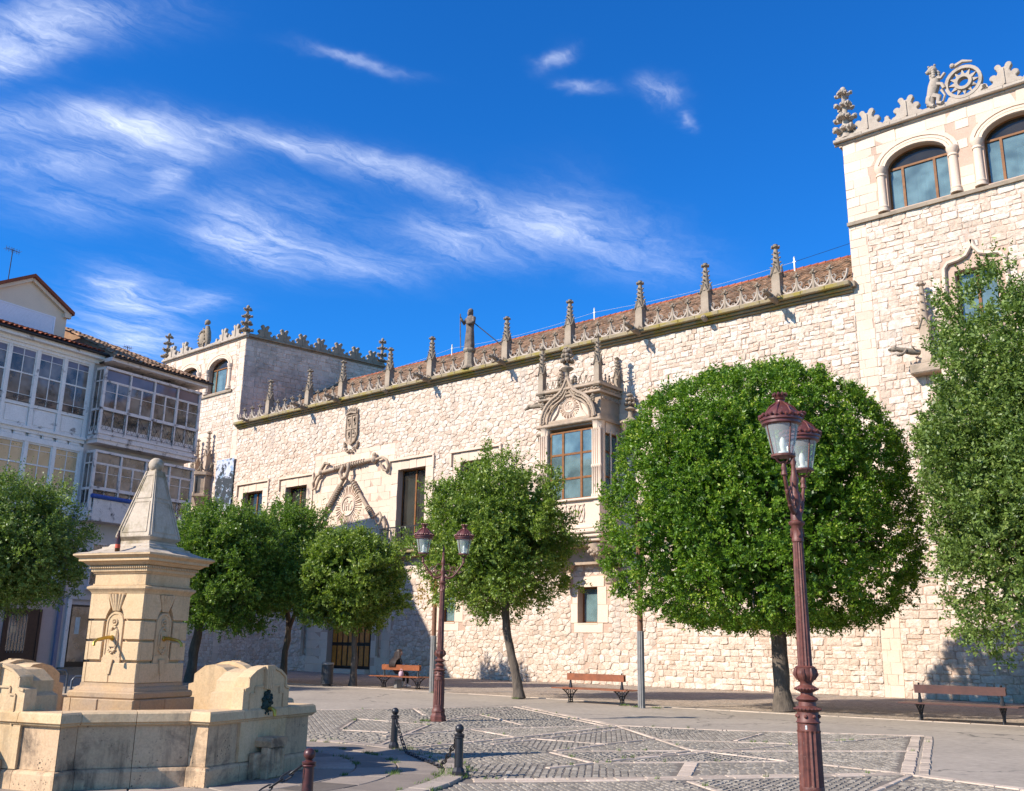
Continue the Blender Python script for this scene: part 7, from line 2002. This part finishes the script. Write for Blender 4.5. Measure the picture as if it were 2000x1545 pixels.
def skin_obj(name, mat, joints, edges, sub=2, root=0, parent=pr):
    import bmesh
    bm = bmesh.new(); lay = bm.verts.layers.skin.verify(); vs = []
    for i, j in enumerate(joints):
        v = bm.verts.new(j[:3]); v[lay].radius = (j[3], j[4] if len(j) > 4 else j[3]); v[lay].use_root = (i == root); vs.append(v)
    for a, b in edges: bm.edges.new((vs[a], vs[b]))
    me = bpy.data.meshes.new(name); bm.to_mesh(me); bm.free(); me.materials.append(mat)
    o = bpy.data.objects.new(name, me); C.objects.link(o); o.parent = parent
    m = o.modifiers.new('skin', 'SKIN'); m.use_smooth_shade = True
    s = o.modifiers.new('sub', 'SUBSURF'); s.levels = s.render_levels = sub
    return o
# x right, y away from the camera (the way the figure faces), z up; seat top .445
J = [(0, 0, .53, .15, .12), (0, -.02, .68, .135, .10), (0, 0, .85, .15, .11), (0, .02, .97, .08, .08), (.0, .05, 1.05, .05), (.02, .08, 1.12, .065),
     (.09, .05, .54, .085), (.11, .42, .50, .06), (.12, .44, .28, .052), (.12, .42, .12, .036), (-.09, .05, .54, .085), (-.10, .42, .50, .06), (-.10, .46, .28, .052), (-.10, .44, .12, .036),
     (.17, .02, .94, .055), (.21, .02, .74, .042), (.16, .20, .66, .032), (-.17, .02, .94, .055), (-.21, .02, .74, .042), (-.12, .20, .66, .032)]
body = skin_obj('body', M['black_cloth'], J, [(0, 1), (1, 2), (2, 3), (3, 4), (4, 5), (0, 6), (6, 7), (7, 8), (8, 9), (0, 10), (10, 11), (11, 12), (12, 13), (3, 14), (14, 15), (15, 16), (3, 17), (17, 18), (18, 19)])
mb = MB(); mb.ball((.03, .09, 1.19), .092, 14, (1.0, .88, 1.2)); mb.ball((.118, .10, 1.18), .02, 6); mb.ball((.10, .125, 1.21), .011, 5); mb.ball((.10, .07, 1.21), .011, 5); mb.ball((.108, .10, 1.145), .016, 5, (.6, 1.3, .5))
for s_ in (-1, 1): mb.ball((.03, .09 + s_ * .083, 1.19), .022, 5, (1, .5, 1.2))
mb.tube([(0, .05, 1.03), (.02, .08, 1.12)], .045, 8)
for s_, x0 in ((1, .16), (-1, -.12)):                       # hands with fingers round the phone
    mb.ball((x0 - s_ * .02, .235, .66), .035, 8, (.9, 1.2, .6))
    for k in range(4): mb.tube([(x0 - s_ * .01 - s_ * .012 * k, .26, .665), (x0 - s_ * (.03 + .012 * k), .30, .67), (x0 - s_ * (.05 + .012 * k), .30, .655)], .008, 5)
    mb.tube([(x0 - s_ * .03, .23, .67), (x0 - s_ * .06, .26, .69)], .009, 5)
mb.build('head_and_hands', M['skin'], pr, inv=None, smooth=True)
mb = MB(); mb.ball((.005, .085, 1.22), .108, 14, (1.0, .98, 1.05))
for k in range(26):
    a = PI * (.55 + 1.0 * k / 25); x, y = .01 + .095 * math.cos(a) * .9, .08 + .1 * math.sin(a)
    mb.tube([(x, y, 1.22), (x * 1.15 - .01, y - .03, 1.08), (x * 1.5 - .02, y - .05, .93), (x * 1.7 - .03, y - .045 + .01 * math.sin(k * 5), .80 + .03 * math.sin(k * 3))], [.03, .034, .03, .008], 5)
for k in range(8):
    a = .2 * k - .1; mb.tube([(-.02 - .03 * k / 8, .08, 1.30 - .01 * k), (-.09, .05 + .02 * k, 1.15), (-.11 + .01 * k, .02 + .015 * k, .95)], [.03, .03, .01], 5)
for k in range(12):
    x = -.12 + .022 * k; mb.tube([(x * .6, .0, 1.24), (x, -.03, 1.02), (x * 1.1, -.175, .92), (x * 1.15 - .02, -.215, .80), (x * 1.2 - .03, -.21, .70 + .02 * math.sin(k * 4))], [.035, .036, .03, .024, .006], 5)
mb.build('hair', M['hair'], pr, inv=None, smooth=True)
for x in (.12, -.10):
    mb = MB(); mb.tube([(x, .38, .045), (x, .48, .05), (x, .60, .035)], [.045, .048, .03], 8); mb.ball((x, .42, .08), .045, 8); mb.build('shoe', M['shoe'], pr, inv=None, smooth=True)
MB().tube([(-.10, .44, .12), (-.10, .45, .20)], .046, 8).build('sock', M['shoe'], pr, inv=None, smooth=True)
M['pink'] = simple('pink_white_bag', (.55, .35, .38), .7, var=.2)
bg = MB(); bg.cbox(.28 - 28.75, .48 - 28.75, .48, .66, 0, .12, .02) if False else None
bag = thing('handbag', 'small pink and white bag on the bench beside the seated person', 'bag', (-28.30, 26.72, .467))
MB().lathe((0, 0, 0), [(.08, 0), (.10, .03), (.095, .14), (.05, .19)], 10).build('pouch', M['pink'], bag, inv=None, smooth=True)
MB().tube([(-.06, 0, .17), (-.05, 0, .26), (.05, 0, .26), (.06, 0, .17)], .01, 5).build('strap', M['pink'], bag, inv=None, smooth=True)
bag2 = thing('carrier_bag', 'pale grey carrier bag standing on the ground under the occupied bench', 'bag', (-28.7, 26.95, .02))
MB().lathe((0, 0, 0), [(.15, 0), (.16, .05), (.155, .26), (.13, .31)], 4, rot=.5).build('sack', M['grey_metal'], bag2, inv=None)
# ------------------------------------------------------------------ trees
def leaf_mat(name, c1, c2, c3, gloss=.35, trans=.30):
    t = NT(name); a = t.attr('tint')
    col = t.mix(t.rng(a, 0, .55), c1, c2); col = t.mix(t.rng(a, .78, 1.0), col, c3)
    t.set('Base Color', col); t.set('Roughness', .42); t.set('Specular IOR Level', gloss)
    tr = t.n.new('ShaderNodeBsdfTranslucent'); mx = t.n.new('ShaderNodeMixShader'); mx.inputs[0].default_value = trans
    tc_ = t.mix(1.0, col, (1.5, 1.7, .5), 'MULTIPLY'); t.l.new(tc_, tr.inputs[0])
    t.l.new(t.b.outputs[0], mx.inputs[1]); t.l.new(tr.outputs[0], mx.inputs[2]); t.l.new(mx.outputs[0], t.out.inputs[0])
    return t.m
M['leaf_bright'] = leaf_mat('bright_green_leaf', (.045, .11, .010), (.13, .225, .018), (.36, .42, .06))
M['leaf_olive'] = leaf_mat('grey_olive_leaf', (.07, .115, .022), (.15, .215, .045), (.34, .40, .12), trans=.25)
M['leaf_mid'] = leaf_mat('mid_green_leaf', (.08, .13, .02), (.18, .25, .04), (.38, .42, .09))
M['leaf_dark'] = leaf_mat('dark_green_leaf', (.06, .115, .018), (.13, .21, .03), (.30, .36, .07))
M['leaf_dead'] = leaf_mat('dry_tan_leaf', (.30, .18, .06), (.42, .27, .10), (.5, .33, .12))
t = NT('rough_bark'); nb = t.noise(1.0, 6, .65, vec=t.mapping((9, 9, 2.2)))
t.set('Base Color', t.mix(t.rng(nb, .3, .7), (.055, .042, .032), (.15, .115, .085))); t.set('Roughness', .95); t.bump(nb, 1.0, .05); M['bark'] = t.m
def crown_mesh(name, mat, ctr, hr, z0, z1, dens, leaf, seed, nshoot=20, nleaf=13, flat=.55, top=1.0, wild=.25, clump=.42, inner=.5, holes=0.0, lobes=None, sh_len=.30, pw=2.6, lump=1.0, pwb=None):
    """crown as clumps of leafy shoots over an uneven rounded volume"""
    rs = np.random.RandomState(seed)
    cz = z0 + (z1 - z0) * flat; hu, hd = z1 - cz, cz - z0
    area = 4 * PI * ((hr * hr + hr * (hu + hd) / 2 * 2) / 3)
    nc = int(area * dens)
    i = np.arange(nc) + .5; ph = np.arccos(1 - 2 * i / nc); th = PI * (1 + 5 ** .5) * i + rs.uniform(-.3, .3, nc)
    d = np.stack([np.sin(ph) * np.cos(th), np.sin(ph) * np.sin(th), np.cos(ph)], 1) + rs.normal(0, .05, (nc, 3)); d /= np.linalg.norm(d, axis=1)[:, None]
    # superellipsoid radius
    s = np.stack([np.full(nc, hr), np.full(nc, hr), np.where(d[:, 2] > 0, hu, hd)], 1)
    pa = np.where(d[:, 2] < 0, pwb or pw + .9, pw); r = 1 / (np.sum(np.abs(d / s) ** pa[:, None], axis=1) ** (1 / pa))
    bump = 1 + lump * (.07 * np.sin(d[:, 0] * 7 + seed) * np.cos(d[:, 1] * 6 + seed * 2) + .06 * np.sin(d[:, 2] * 9 + d[:, 0] * 4 + seed) + .04 * np.sin(13 * d[:, 1] + 11 * d[:, 2] + seed))
    r = r * bump * rs.uniform(1 - wild * .35, 1 + wild * .2, nc)
    keep = rs.rand(nc) > holes
    P = np.array([ctr[0], ctr[1], cz]) + d * r[:, None]
    if lobes is not None: P = lobes(P, rs)
    P, d, r = P[keep], d[keep], r[keep]
    # a second, deeper layer keeps the crown opaque
    m2 = rs.rand(len(P)) < inner; Pi = np.array([ctr[0], ctr[1], cz]) + (P[m2] - np.array([ctr[0], ctr[1], cz])) * rs.uniform(.72, .88, (m2.sum(), 1)); P = np.vstack([P, Pi]); d = np.vstack([d, d[m2]])
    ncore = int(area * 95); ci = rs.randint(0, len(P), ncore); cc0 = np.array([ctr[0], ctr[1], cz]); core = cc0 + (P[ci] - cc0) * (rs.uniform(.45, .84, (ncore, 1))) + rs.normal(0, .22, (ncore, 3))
    nc = len(P)
    cs = clump * rs.uniform(.6, 1.35, nc)
    # shoots
    ns = nshoot; N = nc * ns
    cd = np.repeat(d, ns, 0); cp = np.repeat(P, ns, 0); cc = np.repeat(cs, ns)
    off = rs.normal(0, 1, (N, 3)); off /= np.linalg.norm(off, axis=1)[:, None]; off *= (rs.rand(N, 1) ** .4)
    off = off - cd * (np.minimum(0, np.sum(off * cd, 1))[:, None]) * .6
    base = cp + off * cc[:, None]
    sd_ = off * .9 + cd * .8 + np.array([0, 0, .45]) + rs.normal(0, .35, (N, 3)); sd_ /= np.linalg.norm(sd_, axis=1)[:, None]
    sl = sh_len * rs.uniform(.5, 1.3, N)
    long_ = rs.rand(N) < .05 * (1 + wild * 4); upm = (base[:, 2] > cz + hu * .45) & long_; sl = np.where(upm, sl * (1.6 + wild * 2), sl); sd_[upm] = sd_[upm] * .45 + np.array([0, 0, 1.0]); sd_ /= np.linalg.norm(sd_, axis=1)[:, None]
    # leaves
    K = nleaf; M_ = N * K
    u = np.tile((np.arange(K) + .5) / K, N) ; bs = np.repeat(base, K, 0); dd = np.repeat(sd_, K, 0); ll = np.repeat(sl, K)
    pos = bs + dd * (u * ll)[:, None] + rs.normal(0, .012, (M_, 3))
    rnd = rs.normal(0, 1, (M_, 3)); side_ = np.cross(dd, rnd); side_ /= np.linalg.norm(side_, axis=1)[:, None]
    ld = dd * rs.uniform(.2, .9, (M_, 1)) + side_ * .8; ld /= np.linalg.norm(ld, axis=1)[:, None]
    wv = np.cross(ld, rs.normal(0, 1, (M_, 3))); wv /= np.linalg.norm(wv, axis=1)[:, None]
    sz = leaf * rs.uniform(.65, 1.3, M_)
    if nshoot > 6:
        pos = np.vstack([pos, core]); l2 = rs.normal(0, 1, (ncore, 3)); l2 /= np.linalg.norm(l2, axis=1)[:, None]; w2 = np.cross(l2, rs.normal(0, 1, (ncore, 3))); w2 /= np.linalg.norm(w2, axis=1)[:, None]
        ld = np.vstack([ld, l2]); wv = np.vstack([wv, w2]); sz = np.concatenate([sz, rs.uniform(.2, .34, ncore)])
    tip = pos + ld * sz[:, None]; mid = pos + ld * (sz * .45)[:, None]
    M0 = M_; M_ = len(pos); V = np.empty((M_, 4, 3), np.float32); V[:, 0] = pos; V[:, 1] = mid + wv * (sz * .26)[:, None]; V[:, 2] = tip; V[:, 3] = mid - wv * (sz * .26)[:, None]
    tint = np.clip(rs.normal(.42, .2, M0) + np.repeat(rs.normal(0, .14, N), K) + np.repeat(np.repeat(rs.normal(0, .12, nc), ns), K) + (u - .5) * .25, 0, 1).astype(np.float32)
    tint = np.concatenate([tint, np.full(M_ - M0, .1, np.float32)])  # core leaves coloured dark to deepen the shade inside the crown
    me = bpy.data.meshes.new(name)
    me.vertices.add(M_ * 4); me.vertices.foreach_set('co', V.reshape(-1))
    me.loops.add(M_ * 4); me.loops.foreach_set('vertex_index', np.arange(M_ * 4, dtype=np.int32))
    me.polygons.add(M_); me.polygons.foreach_set('loop_start', np.arange(0, M_ * 4, 4, dtype=np.int32)); me.polygons.foreach_set('loop_total', np.full(M_, 4, dtype=np.int32))
    at = me.attributes.new('tint', 'FLOAT', 'POINT'); at.data.foreach_set('value', np.repeat(tint, 4))
    me.materials.append(mat); me.update(calc_edges=True)
    print("  ",name, seed, 'leaves', M_)
    return me, P
def tree(label, base, trunk, tr, limbs, crown_kw, mat, group='clipped evergreen trees in front of the palace'):
    t_ = thing('evergreen_tree', label, 'tree', base, 0, group)
    me, P = crown_mesh('crown', mat, **crown_kw)
    o = bpy.data.objects.new('crown', me); link(o, t_, inv_of(t_))
    mb = MB(); pts = [Vector(p) for p in trunk]; n = len(pts)
    fine = []; rr = []
    for i in range(n - 1):
        for k in range(4): u = k / 4; fine.append(pts[i].lerp(pts[i + 1], u) + Vector((random.uniform(-.015, .015), random.uniform(-.015, .015), 0))); rr.append((tr[i] + (tr[i + 1] - tr[i]) * u) * random.uniform(.93, 1.08))
    fine.append(pts[-1]); rr.append(tr[-1]); rr[0] *= 1.35; rr[1] *= 1.1
    mb.tube(fine, rr, 12); 
    mb.build('trunk', M['bark'], t_, smooth=70)
    rg = random.Random(len(label))
    mb = MB(); cz = crown_kw['z0'] + (crown_kw['z1'] - crown_kw['z0']) * .5; top_ = pts[-1]
    for k in range(limbs):
        q = Vector(P[rg.randrange(len(P))].tolist()); s_ = top_ + Vector((0, 0, -rg.uniform(0, .5))); m1 = s_.lerp(q, .35) + Vector((0, 0, .3)); m2 = s_.lerp(q, .7) + Vector((rg.uniform(-.2, .2), rg.uniform(-.2, .2), .25))
        r0 = tr[-1] * rg.uniform(.45, .7); mb.tube([s_, m1, m2, s_.lerp(q, .93)], [r0, r0 * .7, r0 * .4, r0 * .15], 6)
    mb.build('limbs', M['bark'], t_, smooth=70)
    return t_
tree('largest round clipped tree, bright green, behind the tall lamp post on the right', (-12.45, 26.36, 0),
     [(-12.45, 26.36, 0), (-12.5, 26.36, 1.2), (-12.55, 26.4, 2.6), (-12.8, 26.4, 4.0)], [.24, .22, .21, .16], 26,
     dict(ctr=(-12.85, 26.4), hr=3.85, z0=2.45, z1=9.65, dens=6.6, leaf=0.088, seed=3, nshoot=14, nleaf=11, flat=0.5, wild=0.1, clump=0.22, inner=.35, pw=2.45, pwb=4.0, lump=.15, sh_len=0.20), M['leaf_bright'])
tree('grey-green round tree with a slender leaning trunk, left of the oriel window', (-20.95, 25.06, 0),
     [(-20.95, 25.06, 0), (-21.2, 25.06, 1.0), (-21.55, 25.05, 2.2), (-21.65, 25.05, 3.2), (-21.9, 25, 4.2)], [.17, .14, .13, .12, .09], 22,
     dict(ctr=(-22.0, 25.0), hr=2.25, z0=3.0, z1=7.6, dens=6.0, leaf=0.095, seed=5, nshoot=14, nleaf=11, flat=.5, wild=.5, clump=0.26, inner=.4, holes=.06, pw=2.3, sh_len=0.26), M['leaf_mid'])
tree('yellow-green round tree in front of the studded wooden door', (-31.1, 26.73, 0),
     [(-31.1, 26.73, 0), (-31.05, 26.7, 1.2), (-31.2, 26.7, 2.4), (-31.6, 26.7, 3.6)], [.15, .12, .11, .09], 20,
     dict(ctr=(-31.7, 26.7), hr=2.05, z0=2.55, z1=6.0, dens=6.0, leaf=0.11, seed=8, nshoot=14, nleaf=11, flat=.5, wild=.5, clump=0.27, inner=.4, holes=.08, pw=2.3, sh_len=0.26), M['leaf_mid'])
tree('dark tree whose trunk forks into a Y, between two round crowns', (-36.8, 27.5, 0),
     [(-36.8, 27.5, 0), (-36.7, 27.5, 1.3), (-36.55, 27.5, 2.3), (-37.1, 27.5, 3.9)], [.17, .14, .13, .09], 14,
     dict(ctr=(-37.2, 27.5), hr=1.9, z0=3.3, z1=7.7, dens=6.0, leaf=0.11, seed=11, nshoot=13, nleaf=11, flat=.5, wild=.6, clump=0.28, inner=.35, holes=.12, pw=2.2, sh_len=0.26), M['leaf_dark'])
MB().tube([(-36.55, 27.5, 2.25), (-36.1, 27.45, 3.0), (-35.8, 27.4, 4.2)], [.1, .085, .06], 8).build('fork', M['bark'], [o for o in C.objects if o.get('label', '').startswith('dark tree whose')][0], smooth=70)
tree('dense dark green round tree right of the fountain pillar, over the basin', (-36.9, 22.96, 0),
     [(-36.9, 22.96, 0), (-36.8, 22.96, 1.2), (-36.5, 22.96, 2.6), (-36.0, 22.96, 4)], [.21, .19, .17, .12], 20,
     dict(ctr=(-35.25, 23.0), hr=2.3, z0=2.4, z1=6.9, dens=6.5, leaf=0.1, seed=14, nshoot=14, nleaf=11, flat=.5, wild=.4, clump=0.26, inner=.4, pw=2.4, sh_len=0.24), M['leaf_dark'])
tree('olive-grey tree at the left edge in front of the gallery house', (-34.8, 13.8, 0),
     [(-34.8, 13.8, 0), (-34.8, 13.8, 1.5), (-34.6, 13.9, 3.2), (-34.4, 14.0, 4.2)], [.2, .17, .15, .11], 20,
     dict(ctr=(-34.3, 14.0), hr=2.15, z0=2.95, z1=6.7, dens=6.5, leaf=0.085, seed=17, nshoot=14, nleaf=11, flat=.42, wild=.5, clump=0.28, inner=.4, holes=.05, pw=2.2, sh_len=0.28), M['leaf_olive'])
tree('tall grey-green shaggy tree filling the right edge, above the dark brown bench', (-3.4, 26.2, 0),
     [(-3.4, 26.2, 0), (-3.4, 26.2, 1.5), (-3.3, 26.2, 3.2), (-3.3, 26.2, 5.5)], [.24, .22, .2, .16], 26,
     dict(ctr=(-3.9, 26.2), hr=3.6, z0=1.95, z1=11.6, dens=6.3, leaf=0.095, seed=23, nshoot=14, nleaf=11, flat=.45, wild=0.45, clump=0.3, inner=.5, holes=.0, pw=2.2, sh_len=0.28), M['leaf_olive'])
# a spray of dried leaves hanging from the middle tree
me, _ = crown_mesh('dry_spray', M['leaf_dead'], ctr=(-24.2, 24.3), hr=.42, z0=3.15, z1=3.6, dens=8, leaf=.11, seed=31, nshoot=4, nleaf=7, wild=1.0, clump=.16, inner=.2, holes=.3)
o = bpy.data.objects.new('dry_spray', me); tr_ = [q for q in C.objects if q.get('label', '').startswith('grey-green round tree')][0]; link(o, tr_, inv_of(tr_))

print('TRIS', sum(sum(len(p.vertices) - 2 for p in me.polygons) * 1 for me in bpy.data.meshes if not me.name.startswith(('crown', 'dry'))), 'crown', sum(len(me.polygons) * 2 for me in bpy.data.meshes if me.name.startswith(('crown', 'dry'))))
